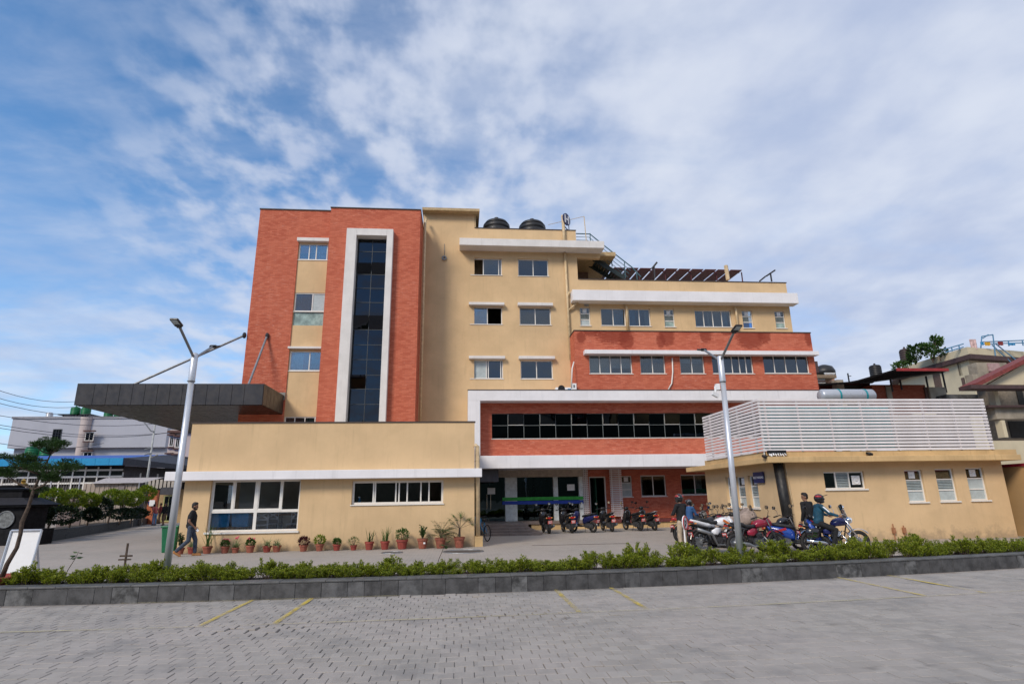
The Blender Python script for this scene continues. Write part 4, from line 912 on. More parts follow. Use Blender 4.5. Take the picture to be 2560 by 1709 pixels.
for k in range(1, 5):
    dz = -.21*k; rl.tube([(r0_[0], 31.6, r0_[1]+dz), (r1_[0]-.08*k, 31.6, r1_[1]+dz), (ra[0]-.08*k, 31.6, ra[1]+dz), (W(1580, 668, 31.6)[0]-.1*k, 31.6, W(1580, 668, 31.6)[1]+dz)], .018, 5)
for t_ in (.0, .18, .42, .68, .92):
    x_ = r1_[0]+(rb_[0]-r1_[0])*t_; z_ = r1_[1]+(rb_[1]-r1_[1])*t_; rl.tube([(x_, 31.6, z_+.05), (x_, 31.6, z_-.95)], .028, 6)
obj('railing', rl, RL, H)
# maroon shade roof of separate sheets over the terrace
SHT = mat('maroon_sheet', (.085, .018, .022), .5, var=.15, scale=3); sh0 = W(*z6(215, 400), 33.6); sh1 = W(*z6(1440, 430), 33.6); YS0, YS1 = 33.6, 38.0
shr = obj('shade_roof', MB().box(sh0[0]-.3, sh1[0]+.9, YS0-.15, YS0-.05, z_topR+.30, z_topR+.42), SHT, H)
nS = 12; zA = W(*z6(800, 415), 33.6)[1]; zB = zA+.05
for k in range(nS):
    xa = sh0[0]+(sh1[0]-sh0[0])*k/nS; xb = xa+(sh1[0]-sh0[0])/nS*.86
    s_ = MB().add([(xa, YS0, zA), (xb, YS0, zA), (xb-.1, YS1, zB), (xa-.1, YS1, zB), (xa, YS0, zA+.05), (xb, YS0, zA+.05), (xb-.1, YS1, zB+.05), (xa-.1, YS1, zB+.05)], [(0,3,2,1),(4,5,6,7),(0,1,5,4),(1,2,6,5),(2,3,7,6),(3,0,4,7)])
    obj('roof_sheet', s_, SHT, shr)
sp_ = MB()
for k in range(7): x_ = sh0[0]+(sh1[0]-sh0[0])*k/6; sp_.tube([(x_, YS1-.3, z_topR-.6), (x_, YS1-.3, zB-.02)], .05, 6).tube([(x_, YS0+.3, z_topR-.6), (x_, YS0+.3, zA)], .04, 6)
for yy, zz_ in ((YS0+.6, zA+.1), (YS1-.6, zB-.25)): sp_.tube([(sh0[0], yy, zz_), (sh1[0], yy, zz_)], .04, 6)
obj('roof_posts', sp_, SHT, H)
def bar(pts, Y, r, nm, m): return obj(nm, MB().tube([(W(*z6(*p), Y)[0], Y, W(*z6(*p), Y)[1]) for p in pts], r, 6), m, H)
bar(((720, 412), (760, 363)), 32, .06, 'roof_bar', DKM); bar(((738, 395), (742, 490)), 32, .045, 'roof_bar', DKM)
bar(((1565, 510), (1612, 472)), 32, .05, 'roof_bar', DKM); bar(((1618, 470), (1686, 424)), 32, .05, 'roof_bar', DKM); bar(((1650, 450), (1660, 512)), 32, .05, 'roof_bar', DKM)
bar(((1300, 388), (1318, 500)), 32, .12, 'roof_post', PIP)
def ac(px, py, lb, fan):
    x_, z_ = W(px, py, 29.6); t_ = empty('air_conditioner', (x_, 29.6, FZ[3]), lb, 'air conditioner')
    obj('casing', MB().box(-.42, .42, -.16, .16, .02, z_-FZ[3]), SIGNW, t_, local=True, bev=.02)
    obj('fan_grille', MB().torus((-.12, -.165, .2), .17, .015, n=16, m=5).lathe([(.16, -.168), (.16, -.163)], (-.12, 0, .2), 16, 'Y'), BLK, t_, local=True)
    if fan: obj('sticker', MB().box(.2, .4, -.167, -.161, .02, .2), BLUP, t_, local=True)
ac(1408, 969, 'white air conditioner unit with blue sticker standing on the ribbon block roof', True)
x_, z_ = W(1434, 960, 29.0)
jb = empty('junction_box', (x_, 28.98, FZ[3]+.05), 'small white electrical box at the red block corner', 'box')
obj('casing', MB().box(-.13, .13, -.08, .08, 0, .33), SIGNW, jb, local=True, bev=.015); obj('label_mark', MB().box(-.04, .05, -.084, -.08, .1, .25), GSTL, jb, local=True)

swh = empty('solar_water_heater', (W(2115, 990, 21.5)[0], 21.5, s1), 'silver horizontal water heater cylinder with two teal straps above the slatted screen', 'water heater')
xa, xb = W(2048, 987, 21.5)[0], W(2184, 987, 21.5)[0]; zc = W(2115, 989, 21.5)[1]; rr_ = .26
obj('cylinder', MB().lathe([(.05, xa), (rr_*.75, xa+.02), (rr_, xa+.10), (rr_, xb-.10), (rr_*.75, xb-.02), (.05, xb)], (0, 21.5, zc), 24, 'X'), mat('silver_tank', (.44, .46, .50), .35, .3, var=.03, scale=1), swh, smooth=True)
for p_ in (2093, 2158):
    xx = W(p_, 987, 21.5)[0]; obj('strap', MB().lathe([(rr_+.012, xx-.035), (rr_+.012, xx+.035)], (0, 21.5, zc), 24, 'X'), TEAL, swh); obj('stand', MB().box(xx-.03, xx+.03, 21.3, 21.7, ez1-.01, zc-rr_+.02), GSTL, swh)

# ------------------------------------------------------------------ street lamps
def lamp(px_b, py_b, px_t, py_t, Y, label, r0_=.066):
    xb = W(px_b, py_b, Y)[0]; xt, zt_ = W(px_t, py_t, Y)
    t_ = empty('street_lamp', ((xb+xt)/2, Y, KH-.07), label, 'street lamp', 'silver street lamps in the planting strip'); zt_ -= KH-.07
    obj('pole', MB().tube([((xb-xt)/2, 0, 0), ((xt-xb)/2, 0, zt_-.55)], [r0_, r0_*.82], 16), STL, t_, local=True, smooth=True)
    tx = (xt-xb)/2
    obj('pole_top', MB().lathe([(r0_*.95, zt_-.56), (r0_*.98, zt_-.54), (r0_*.98, zt_), (r0_*.7, zt_+.02)], (tx, 0, 0), 16), STL, t_, local=True, smooth=True)
    obj('collar', MB().torus((tx, 0, zt_-.55), r0_*.95, .012, 'Z', 16, 6), GSTL, t_, local=True)
    for s, dx in ((-1, .0), (1, .0)):
        e = Vector((tx+dx, s*.78, zt_+.36)); h_ = Vector((tx+dx, s*1.00, zt_+.42)); d_ = (h_-e).normalized()
        obj('arm', MB().tube([(tx, s*.05, zt_-.06), e], .026, 8), GSTL, t_, local=True)
        nrm = Vector((0, -s*d_.z, abs(d_.y))).normalized()
        hd = obj('lamp_head', MB().obox((e+h_)/2, (.075, 0, 0), d_*.125, nrm*.020).obox(e+d_*.02, (.045, 0, 0), d_*.06, nrm*.035), LMPB, t_, local=True, bev=.01)
        obj('lens', MB().obox((e+h_)/2+d_*.03-nrm*.022, (.055, 0, 0), d_*.08, nrm*.002), GFR, hd, local=True)
    return t_
lamp(416, 1425, 487, 885, 11.75, 'tall silver street lamp in front of the cream wing, beside the walking man')
L2 = lamp(1850, 1375, 1800, 892, 11.9, 'tall silver street lamp among the parked bikes with a small camera on its pole')
cz = W(1812, 980, 11.9)[1]-(KH-.07); tx = -.02
obj('camera', MB().tube([(tx-.08, 0, cz+.12), (tx-.15, 0, cz+.12), (tx-.15, 0, cz)], .022, 8).obox((tx-.18, -.04, cz-.06), (.07, .02, -.03), (.0, .035, 0), (.015, 0, .035)).box(tx-.13, tx-.06, -.05, .05, cz+.05, cz+.18), SIGNW, L2, local=True)

# ------------------------------------------------------------------ plants
def leaf(mb, p, d, L_, w_, rg, fold=.25):
    d = d.normalized(); s = d.cross(Vector((0, 0, 1)))
    s = s.normalized() if s.length > .05 else Vector((1, 0, 0)); a = rg.uniform(-.9, .9)
    n = d.cross(s); s = s*math.cos(a)+n*math.sin(a); n = d.cross(s)
    mb.add([p, p+d*L_*.5+s*w_/2+n*w_*fold, p+d*L_, p+d*L_*.5-s*w_/2+n*w_*fold], [(0, 1, 2), (0, 2, 3)])
def blade(mb, p, az, el, L_, w_, droop, n=5):
    d = Vector((math.cos(az)*math.cos(el), math.sin(az)*math.cos(el), math.sin(el))); s = Vector((-math.sin(az), math.cos(az), 0)); o = len(mb.v); p = Vector(p)
    for k in range(n+1):
        t = k/n; ww = w_*(1-t)**.6*(.55+.45*min(1, t*5)); mb.v += [tuple(p+s*ww/2), tuple(p-s*ww/2)]
        p = p+d*(L_/n); d = (d+Vector((0, 0, -droop/n))).normalized()
    mb.f += [(o+2*k, o+2*k+1, o+2*k+3, o+2*k+2) for k in range(n)]
def shrub_mb(rg, h, rad, stems, dens):
    lv, st = MB(), MB()
    for i in range(stems):
        a = rg.uniform(0, 2*math.pi); lean = rg.uniform(.0, 1.0)
        base = Vector((math.cos(a)*rad*.35*rg.random(), math.sin(a)*rad*.35*rg.random(), 0)); L_ = h*rg.uniform(.55, 1.0)*(1-.25*lean)
        d = Vector((math.cos(a)*lean*.95, math.sin(a)*lean*.95, 1)).normalized(); pts = [base]
        for k in range(5):
            d = (d+Vector((rg.gauss(0, .12), rg.gauss(0, .12), .06))).normalized(); pts.append(pts[-1]+d*L_/5)
        st.tube(pts, [.006, .005, .005, .004, .003, .002], 4, cap=False)
        for k in range(int(L_*dens)):
            t = .10+.90*math.sqrt((k+.5)/(L_*dens)); q = t*5; j = min(4, int(q)); p = pts[j].lerp(pts[j+1], q-j)
            aa = rg.uniform(0, 2*math.pi); td = (d*.55+Vector((math.cos(aa), math.sin(aa), rg.uniform(-.1, .6)))).normalized()
            tw = rg.uniform(.03, .10)*(1.15-t*.7); 
            for m_ in range(3):
                leaf(lv, p+td*tw*(m_+1)/3, td+Vector((rg.gauss(0, .5), rg.gauss(0, .5), rg.uniform(-.1, .5))), rg.uniform(.028, .048), rg.uniform(.016, .026), rg)
    return lv, st
rg = random.Random(21); variants = []
for i in range(6):
    lv, st = shrub_mb(rg, (.50, .44, .56, .40, .48, .60)[i], (.34, .36, .34, .38, .30, .36)[i], 30, 75)
    variants.append((lv.mesh('leaves', LEAFH), st.mesh('stems', BARK)))
def V3(x, y): d = Vector((x, y, -1.2)); return d.dot(rt)/d.dot(fw)
HZ = ((150, 'by the white board'), (300, 'before the bent seedling'), (400, 'between the stake and the left street lamp'), (520, 'in front of the walking man'), (640, 'below the geranium pots'), (760, 'below the right half of the cafe window'), (880, 'below the purple and lime pots'), (1000, 'below the sword plant and aloe'), (1120, 'below the feathery palm'),
      (1250, 'before the entrance steps'), (1370, 'before the glass entrance'), (1480, 'before the dark blue scooter'), (1600, 'before the open doorway'), (1720, 'before the standing man'), (1830, 'before the white trail motorcycle'), (1930, 'before the red tank motorcycle'), (2040, 'before the blue scooter'), (2150, 'before the cruiser'), (2260, 'below the louvred annexe window'), (2400, 'below the tall annexe windows'), (9999, 'at the annexe end'))
xk = -8.2; n_sh = 0; hedge = {}
while xk < 13.4:
    for row in (0, 1):
        x_ = xk+rg.uniform(-.08, .08)+row*.2; y_ = kerb_y(x_)+.48+row*.42+rg.uniform(-.06, .06)
        if row == 0 and rg.random() < .08: continue
        if x_ < -7.9 and row: continue
        vl, vs = variants[rg.randrange(6)]
        sc_ = rg.choice((.50, .58, .64, .70, .92))*rg.uniform(.92, 1.06)*(1.0 if x_ > 3 else .95)
        if -1.2 < x_ < 2.6: sc_ *= .86
        pxs = 1280+FPX*(V3(x_, y_)); zone = next(lb for lim, lb in HZ if pxs < lim); rowlb = ('kerb side', 'yard side')[row]
        s_ = empty('hedge_shrub', (x_, y_, KH-.06), zone, 'shrub', 'hedge shrubs along the kerb', rg.uniform(0, 6.28)); hedge.setdefault((zone, rowlb), []).append((pxs, s_)); s_.scale = (max(sc_, .72)*rg.uniform(.95, 1.25), max(sc_, .72), sc_*rg.uniform(.85, 1.12))
        inst('leaves', vl, (0, 0, 0), s_); inst('stems', vs, (0, 0, 0), s_); n_sh += 1
    xk += rg.uniform(.24, .36)
for (zone, rowlb), it_ in hedge.items():
    it_.sort(key=lambda e: e[0]); nm = {1: ('',), 2: ('left one, ', 'right one, '), 3: ('left one, ', 'middle one, ', 'right one, ')}.get(len(it_), [w_+' from the left, ' for w_ in ('first', 'second', 'third', 'fourth', 'fifth', 'sixth', 'seventh', 'eighth', 'ninth', 'tenth', 'eleventh', 'twelfth')])
    for k, (_, o_) in enumerate(it_): o_['label'] = f'leafy yellow-green hedge shrub, {nm[k]}{rowlb} {zone}'

def pot(x_, y_, d, h, m, label):
    t_ = empty('potted_plant', (x_, y_, 0), label, 'potted plant', 'pots along the wing wall'); d *= .80; r = d/2
    obj('pot', MB().lathe([(r*.66, 0), (r*.70, h*.04), (r*.93, h*.74), (r*.93, h*.76), (r*1.05, h*.78), (r*1.06, h), (r*.92, h), (r*.88, h*.86)], n=20), m, t_, local=True, smooth=False)
    obj('soil', MB().lathe([(r*.885, h*.86), (r*.3, h*.9)], n=16), SOIL, t_, local=True); return t_
def foliage(t_, kind, h, s, m, rg):
    lv = MB(); st = MB(); top = Vector((0, 0, h*.9))
    if kind == 'spider':
        for k in range(60): blade(lv, top+Vector((rg.gauss(0, .03), rg.gauss(0, .03), 0)), rg.uniform(0, 6.28), rg.uniform(.5, 1.45), s*rg.uniform(.55, 1.1), .022, rg.uniform(1.0, 2.6), 6)
    elif kind == 'blades':
        for k in range(26): blade(lv, top+Vector((rg.gauss(0, .04), rg.gauss(0, .04), 0)), rg.uniform(0, 6.28), rg.uniform(1.0, 1.5), s*rg.uniform(.5, 1.0), .024, rg.uniform(.1, .7), 5)
    elif kind == 'sword':
        for k in range(9): blade(lv, top+Vector((rg.gauss(0, .03), rg.gauss(0, .03), 0)), rg.uniform(0, 6.28), rg.uniform(.75, 1.5), s*rg.uniform(.55, 1.0), .05, rg.uniform(-.1, .5), 4)
    elif kind in ('bush', 'ball', 'cone'):
        n = 260
        for k in range(n):
            u = Vector((rg.gauss(0, 1), rg.gauss(0, 1), rg.gauss(0, 1))).normalized()*rg.uniform(.35, 1)**.5
            p = top+Vector((u.x*s*.5, u.y*s*.5, s*.42+u.z*s*.42)); 
            if kind == 'ball': leaf(lv, p, u+Vector((0, 0, .3)), s*.22, .012, rg)
            else: leaf(lv, p, u+Vector((0, 0, .4)), rg.uniform(.05, .09), rg.uniform(.03, .05), rg)
        for k in range(6): a = k*1.05; st.tube([top-Vector((0, 0, .03)), top+Vector((math.cos(a)*s*.2, math.sin(a)*s*.2, s*.5))], .006, 4)
    elif kind == 'upright':
        for k in range(12):
            a = rg.uniform(0, 6.28); e = top+Vector((math.cos(a)*s*.28*rg.random(), math.sin(a)*s*.28*rg.random(), s*rg.uniform(.45, 1.0))); st.tube([top-Vector((0, 0, .03)), e], .008, 4)
            for j in range(16):
                p = top.lerp(e, .3+.7*j/15); leaf(lv, p, Vector((rg.gauss(0, 1), rg.gauss(0, 1), .5)), .07, .045, rg)
    elif kind == 'palm':
        for k in range(26):
            a = rg.uniform(0, 6.28); el = rg.uniform(.5, 1.4); d = Vector((math.cos(a)*math.cos(el), math.sin(a)*math.cos(el), math.sin(el))); p = top.copy(); L_ = s*rg.uniform(.7, 1.05); pts = [p.copy()]
            for j in range(9):
                p = p+d*L_/9; d = (d+Vector((0, 0, -.17))).normalized(); pts.append(p.copy()); sd_ = d.cross(Vector((0, 0, 1))).normalized()
                if j > 1:
                    for sg in (-1, 1): leaf(lv, p, d*.7+sd_*sg*.8+Vector((0, 0, -.2)), s*.24, .018, rg)
            st.tube(pts, .004, 4)
    elif kind == 'fan':
        st.tube([top-Vector((0, 0, .05)), top+Vector((.01, 0, s*.3))], [.045, .03], 8); c = top+Vector((.01, 0, s*.3))
        for k in range(11):
            a = k*.62+rg.uniform(-.2, .2); el = rg.uniform(.2, 1.35); d = Vector((math.cos(a)*math.cos(el), math.sin(a)*math.cos(el), math.sin(el))); e = c+d*s*.42; st.tube([c, e], .006, 4)
            sd_ = d.cross(Vector((0, 0, 1))).normalized()
            for j in range(-5, 6): b_ = j*.28; dd = d*math.cos(b_)+sd_*math.sin(b_)+Vector((0, 0, -.25)); blade(lv, e, math.atan2(dd.y, dd.x), math.asin(max(-1, min(1, dd.normalized().z))), s*.26, .028, .6, 3)
    f = obj('foliage', lv, m, t_, local=True)
    if st.v: obj('stems', st, BARK, t_, local=True)
    return f
rg = random.Random(5)
POTS = [(452, .30, .24, TER, 'upright', .55, LEAFD, 'dark leafy plant in a terracotta pot between the bin and the walking man'), (481, .34, .27, TER2, 'spider', .40, LEAFS, 'pale spider plant in a red pot just behind the walking man'),
 (519, .36, .28, TER, 'blades', .95, LEAFG, 'tall grassy plant in a terracotta pot under the big cafe window edge'), (563, .32, .27, TER, 'bush', .26, LEAFG, 'pink flowering geranium left of a trailing spider plant, terracotta pot'),
 (589, .28, .21, TER, 'spider', .42, LEAFS, 'trailing spider plant in a small terracotta pot between two pink geraniums'), (626, .34, .28, TER, 'bush', .28, LEAFG, 'pink flowering geranium in a terracotta pot standing alone under the cafe window'),
 (668, .33, .25, TER2, 'spider', .46, LEAFS, 'bushy spider plant, left pot of the touching pair'), (692, .33, .25, TER, 'spider', .40, LEAFS, 'spider plant, right pot of the touching pair'),
 (759, .33, .25, TER, 'bush', .36, LEAFP, 'dark purple leaved coleus in a terracotta pot'), (799, .33, .28, TER, 'cone', .38, LEAFY, 'lime yellow leafy shrub in a terracotta pot'),
 (842, .31, .25, TER2, 'bush', .24, LEAFG, 'small green plant in a plain red pot beside the lime shrub'), (884, .27, .20, TER2, 'ball', .36, LEAFG, 'round tufted green plant in the smallest red pot'),
 (923, .36, .32, TER2, 'sword', .60, LEAFD, 'dark sword leaved plant in a red pot'), (962, .36, .33, TER2, 'blades', .66, LEAFG, 'spiky aloe with long thin leaves in a red pot'),
 (1005, .46, .38, TER2, 'bush', .48, LEAFG, 'mixed leafy green planting in the largest red pot'), (1056, .42, .40, TER, 'upright', .62, LEAFG, 'upright fleshy leaved shrub in a terracotta pot with white sticker'),
 (1101, .44, .41, TER, 'palm', .78, LEAFD, 'feathery palm with arching fronds in a large terracotta pot'), (1148, .44, .43, TER, 'fan', 1.15, LEAFG, 'tall fan palm in a terracotta pot at the wing corner')]
for px, d, h, m, kd, s, lm, lb in POTS:
    y_ = YWg-.32; h *= .8; s *= .86; t_ = pot(W(px, 1365, y_)[0], y_, d, h, m, lb); foliage(t_, kd, h, s, lm, rg)
    if 'geranium' in lb:
        fl = MB()
        for k in range(9):
            a = rg.uniform(0, 6.28); fl.ball((math.cos(a)*.12*rg.random(), math.sin(a)*.12*rg.random(), h+s*rg.uniform(.7, 1.0)), .022, n=6, m=4)
        obj('flowers', fl, PINK, t_, local=True)
    if 'sticker' in lb: obj('sticker', MB().box(.04, .10, -d/2*.98, -d/2*.92, h*.5, h*.66), SIGNW, t_, local=True)
# loose stems rising out of the hedge
def stake(px, py_t, py_b, lb, bars):
    Y = 12.0; x_, zt_ = W(px, py_t, Y); t_ = empty('garden_stake', (x_, Y, KH-.07), lb, 'stake'); obj('post', MB().box(-.014, .014, -.014, .014, 0, zt_-KH+.07), BARK, t_, local=True)
    obj('crossbar', MB().box(-.11, .11, -.012, .012, bars, bars+.03).box(-.12, .10, -.02, .0, bars-.06, bars-.035), BARK, t_, local=True)
stake(320, 1357, 1430, 'thin dark wooden stake with crossbars standing in the hedge', .42)
def sapling(px, py_t, lb):
    Y = 12.05; x_, zt_ = W(px, py_t, Y); hh = zt_-KH+.07; t_ = empty('sapling', (x_, Y, KH-.07), lb, 'plant'); rgs = random.Random(px); lv = MB()
    pts = [(0, 0, 0), (hh*.1, 0, hh*.4), (hh*.25, .02, hh*.75), (hh*.34, .02, hh)]; obj('stem', MB().tube(pts, [.008, .007, .005, .003], 5), BARK, t_, local=True)
    for k in range(9): p = Vector(pts[2]).lerp(Vector(pts[3]), rgs.random()); leaf(lv, p, Vector((rgs.gauss(0, 1), rgs.gauss(0, .6), rgs.uniform(-.2, .5))), .12, .05, rgs)
    obj('leaves', lv, LEAFD, t_, local=True)
sapling(170, 1378, 'lone bent seedling with few leaves rising above the hedge near the white board')
sapling(1090, 1352, 'bare twiggy sapling above the hedge by the wing corner')
sapling(2010, 1325, 'slim sapling with paired leaves in front of the seated rider')

# ------------------------------------------------------------------ flat things in the yard
def cover(px, py, rx, ry, lb):
    x_, y_ = G(px, py); t_ = empty('manhole_cover', (x_, y_, 0), lb, 'manhole cover')
    mb = MB(); mb.add([(math.cos(a)*rx, math.sin(a)*ry, .006) for a in [2*math.pi*k/20 for k in range(20)]], [tuple(range(20))]); obj('lid', mb, mat('iron_lid', (.09, .075, .065), .7, var=.3), t_, local=True)
    obj('rim', MB().torus((0, 0, .004), rx, .018, 'Z', 24, 6), GSTL, t_, local=True)
cover(980, 1381, .32, .32, 'small dark round drain lid in the paving before the wing')
cover(1158, 1378, .62, .45, 'large dark oval drain lid near the fan palm')
dr_ = empty('drain_channel', (*G(1420, 1362), 0), 'long thin dark drain slot across the paved yard', 'drain'); xa, ya_ = G(1330, 1363); xb, yb_ = G(1565, 1356)
obj('slot', MB().box(xa, xb, ya_-.035, ya_+.035, .002, .007), COP, dr_)

bn = empty('litter_bin', (W(427, 1365, 21.2)[0], 21.2, 0), 'green plastic bin with lid behind the street lamp', 'bin'); grn = mat('green_plastic', (.01, .14, .06), .45)
obj('bin_body', MB().loft([(0, 0, 0, .0, .0)]) if False else MB().add([(-.19, -.19, 0), (.19, -.19, 0), (.19, .19, 0), (-.19, .19, 0), (-.25, -.25, .78), (.25, -.25, .78), (.25, .25, .78), (-.25, .25, .78)], [(0,3,2,1),(4,5,6,7),(0,1,5,4),(1,2,6,5),(2,3,7,6),(3,0,4,7)]), grn, bn, local=True, bev=.02)
obj('lid', MB().box(-.28, .28, -.28, .28, .78, .84), grn, bn, local=True, bev=.02)

# ------------------------------------------------------------------ motorcycles and scooters (own frame: forward = +X)
def arc_strip(mb, cx, cz, r, hw, a0, a1, n=10, th=.012):
    o = len(mb.v)
    for k in range(n+1):
        a = a0+(a1-a0)*k/n; c, s = math.cos(a), math.sin(a)
        for rr_, y in ((r, -hw), (r, hw), (r+th, hw*.8), (r+th, -hw*.8)): mb.v.append((cx+rr_*c, y, cz+rr_*s))
    for k in range(n):
        for j in range(4): mb.f.append((o+4*k+j, o+4*k+(j+1) % 4, o+4*(k+1)+(j+1) % 4, o+4*(k+1)+j))
    return mb
def wheel(t_, x, r, w=.05, spokes=5, rim=GSTL):
    ty = obj('wheel', MB().torus((x, 0, r), r-w*.9, w, 'Y', 28, 8), RUB, t_, local=True, smooth=True)
    mb = MB().torus((x, 0, r), r-w*1.75, w*.28, 'Y', 24, 6)
    for k in range(spokes): a = 2*math.pi*k/spokes+.3; mb.tube([(x, 0, r), (x+math.cos(a)*(r-w*1.7), 0, r+math.sin(a)*(r-w*1.7))], .012 if spokes < 9 else .005, 5)
    obj('rim', mb, rim, ty, local=True)
    obj('hub', MB().lathe([(.05, -.05), (.05, .05)], (x, 0, r), 12, 'Y').lathe([(r*.42, .055), (r*.42, .06)], (x, 0, r), 16, 'Y'), GSTL, ty, local=True)
    return ty
def mirrors(t_, x, y, z, zt_, m=BLK, lm=MIR, back=-.04, rr_=.06):
    for s in (-1, 1):
        mo = obj('mirror', MB().tube([(x, s*y, z), (x+.02, s*(y+.06), z+(zt_-z)*.6), (x+back, s*(y+.09), zt_-rr_*.6)], .007, 5).ball((x+back, s*(y+.09), zt_), .025, rr_*1.25, rr_*.85, 12, 8), m, t_, local=True)
        obj('mirror_glass', MB().lathe([(.001, -.001), (rr_*.9, -.0005), (rr_*.9, 0), (.001, .001)], (x+back-.026, s*(y+.09), zt_), 14, 'X'), lm, mo, local=True)
def plate_mb(x, z, lean=.25, w=.10, h=.065):
    return MB().obox((x, 0, z), (0, w, 0), (-lean*h, 0, h), (-.004, 0, -.001))
def plate(t_, x, z, lean=.25, w=.10, h=.065):
    p = obj('number_plate', plate_mb(x, z, lean, w, h), PLT, t_, local=True)
    mk = MB()
    for r_ in (-1, 1):
        for k in range(4 if r_ > 0 else 3): mk.obox((x-.0055-lean*h*.45*r_, -w*.62+w*.4*k+(0 if r_ > 0 else w*.2), z+h*.45*r_), (0, w*.13, 0), (-lean*h*.28, 0, h*.28), (-.001, 0, 0))
    obj('plate_marks', mk, SIGNW, p, local=True)
def bike_root(name, label, cat, loc, deg, group, lean=5):
    t_ = empty(name, (loc[0], loc[1], 0), label, cat, group); t_.rotation_mode = 'ZYX' if False else 'XYZ'
    t_.rotation_euler = (0, 0, R(deg))
    q_ = Matrix.Rotation(R(deg), 3, 'Z') @ Matrix.Rotation(R(-lean), 3, 'X'); t_.rotation_euler = q_.to_euler(); t_.scale = (.93, .93, .93); return t_
def motorcycle(label, loc, deg, c1, c2=BLKP, seatm=SEAT, tank=True, style='street', group='parked motorbikes by the annexe', cover_=None, lean=5, rimm=GSTL, mirr=True):
    t_ = bike_root('motorcycle', label, 'motorcycle', loc, deg, group, lean); r = .305; dirt = style == 'dirt'; cru = style == 'cruiser'
    if dirt: r = .33
    fx = .72 if cru else .66
    wheel(t_, -.66, r, .058 if not dirt else .05, 5 if style == 'street' else 18, rimm); wheel(t_, fx, r, .05, 5 if style == 'street' else 18, rimm)
    hz = 1.02 if not dirt else 1.10; hx = .30 if cru else .36
    f = MB().tube([(.40, 0, .86), (.05, 0, .72), (-.30, 0, .70), (-.75, 0, .78)], .025, 6).tube([(.42, 0, .80), (.32, 0, .45), (.10, 0, .26), (-.22, 0, .30), (-.30, 0, .68)], .02, 6)
    for s in (-1, 1): f.tube([(-.20, s*.10, .36), (-.66, s*.10, r)], .022, 6).tube([(-.38, s*.11, .72), (-.60, s*.11, r+.05)], .028, 8)
    obj('frame', f, BLK, t_, local=True)
    fk = MB()
    for s in (-1, 1): fk.tube([(hx+.04, s*.085, hz-.06), (fx, s*.085, r)], .024 if not dirt else .03, 8)
    obj('fork', fk, CHR if cru else (WHTP if dirt else ENG), t_, local=True, smooth=True)
    e = MB().box(-.18, .18, -.13, .13, .27, .44).loft([(-.02, 0, .50, .10, .10), (.10, 0, .53, .10, .11), (.20, 0, .52, .08, .09)], 10).lathe([(.10, -.16), (.10, .16)], (-.08, 0, .36), 14, 'Y')
    for k in range(4): e.box(-.04, .20, -.12, .12, .455+.035*k, .470+.035*k)
    obj('engine', e, CHR if cru else ENG, t_, local=True)
    obj('exhaust', MB().tube([(.20, -.10, .50), (.32, -.13, .36), (.20, -.15, .22), (-.20, -.16, .24), (-.35, -.17, .30 if not dirt else .55), (-.85, -.18, .36 if not dirt else .70)], [.02, .022, .022, .028, .045, .05], 10), CHR if (cru or style == 'street' and c1 is RED) else GSTL, t_, local=True, smooth=True)
    if not dirt:
        obj('fuel_tank', MB().loft([(-.02, 0, .80, .06, .05), (.06, 0, .83, .12, .10), (.20, 0, .86, .155, .125), (.34, 0, .86, .145, .11), (.42, 0, .83, .07, .06)], 16, 2.3), c1, t_, local=True, smooth=True)
    else: obj('fairing', MB().loft([(-.05, 0, .88, .10, .07), (.15, 0, .88, .15, .14), (.30, 0, .84, .17, .19), (.42, 0, .80, .13, .14), (.50, 0, .72, .05, .06)], 12, 2.2), c1, t_, local=True, smooth=True)
    sz = .80 if not cru else .74
    if dirt: sz = .90
    obj('seat', MB().loft([(.03, 0, sz, .08, .05), (-.10, 0, sz-.03, .12, .055), (-.30, 0, sz-.03, .13, .06), (-.38, 0, sz+.03, .13, .06), (-.62, 0, sz+.06, .11, .055), (-.72, 0, sz+.07, .07, .035)], 14, 2.6), seatm, t_, local=True, smooth=True)
    obj('tail', MB().loft([(-.15, 0, sz-.12, .10, .06), (-.45, 0, sz-.08, .12, .07), (-.72, 0, sz+.0, .10, .055), (-.92, 0, sz+.06, .05, .03)], 12, 2.6), c2 if not dirt else c1, t_, local=True, smooth=True)
    for s in (-1, 1): obj('side_panel', MB().loft([(-.32, s*.13, .60, .02, .05), (-.15, s*.145, .62, .025, .11), (.0, s*.13, .66, .02, .06)], 10), c1, t_, local=True, smooth=True)
    obj('tail_lamp', MB().loft([(-.86, 0, sz+.02, .055, .035), (-.95, 0, sz+.02, .04, .02)], 10), TAIL, t_, local=True)
    for s in (-1, 1): obj('indicator', MB().tube([(-.84, s*.05, sz-.04), (-.85, s*.14, sz-.04)], .01, 5).ball((-.86, s*.17, sz-.04), .03, .035, .02, 8, 6), AMB, t_, local=True)
    obj('rear_mudguard', arc_strip(MB(), -.66, r, r+.055, .06, R(75), R(165)).obox((-.98, 0, .52), (0, .07, 0), (-.05, 0, -.14), (.006, 0, -.002)), BLKP if not cru else CHR, t_, local=True)
    plate(t_, -.975, .56)
    obj('front_mudguard', arc_strip(MB(), fx, r, r+(.045 if not dirt else .16), .058, R(40), R(150)), c1 if not cru else CHR, t_, local=True)
    hb = MB().tube([(hx-.14, .40, hz-.02), (hx, .26, hz+.03), (hx+.03, .08, hz-.03), (hx+.03, -.08, hz-.03), (hx, -.26, hz+.03), (hx-.14, -.40, hz-.02)], .014, 7)
    hbo = obj('handlebar', hb, CHR if cru else BLK, t_, local=True, smooth=True)
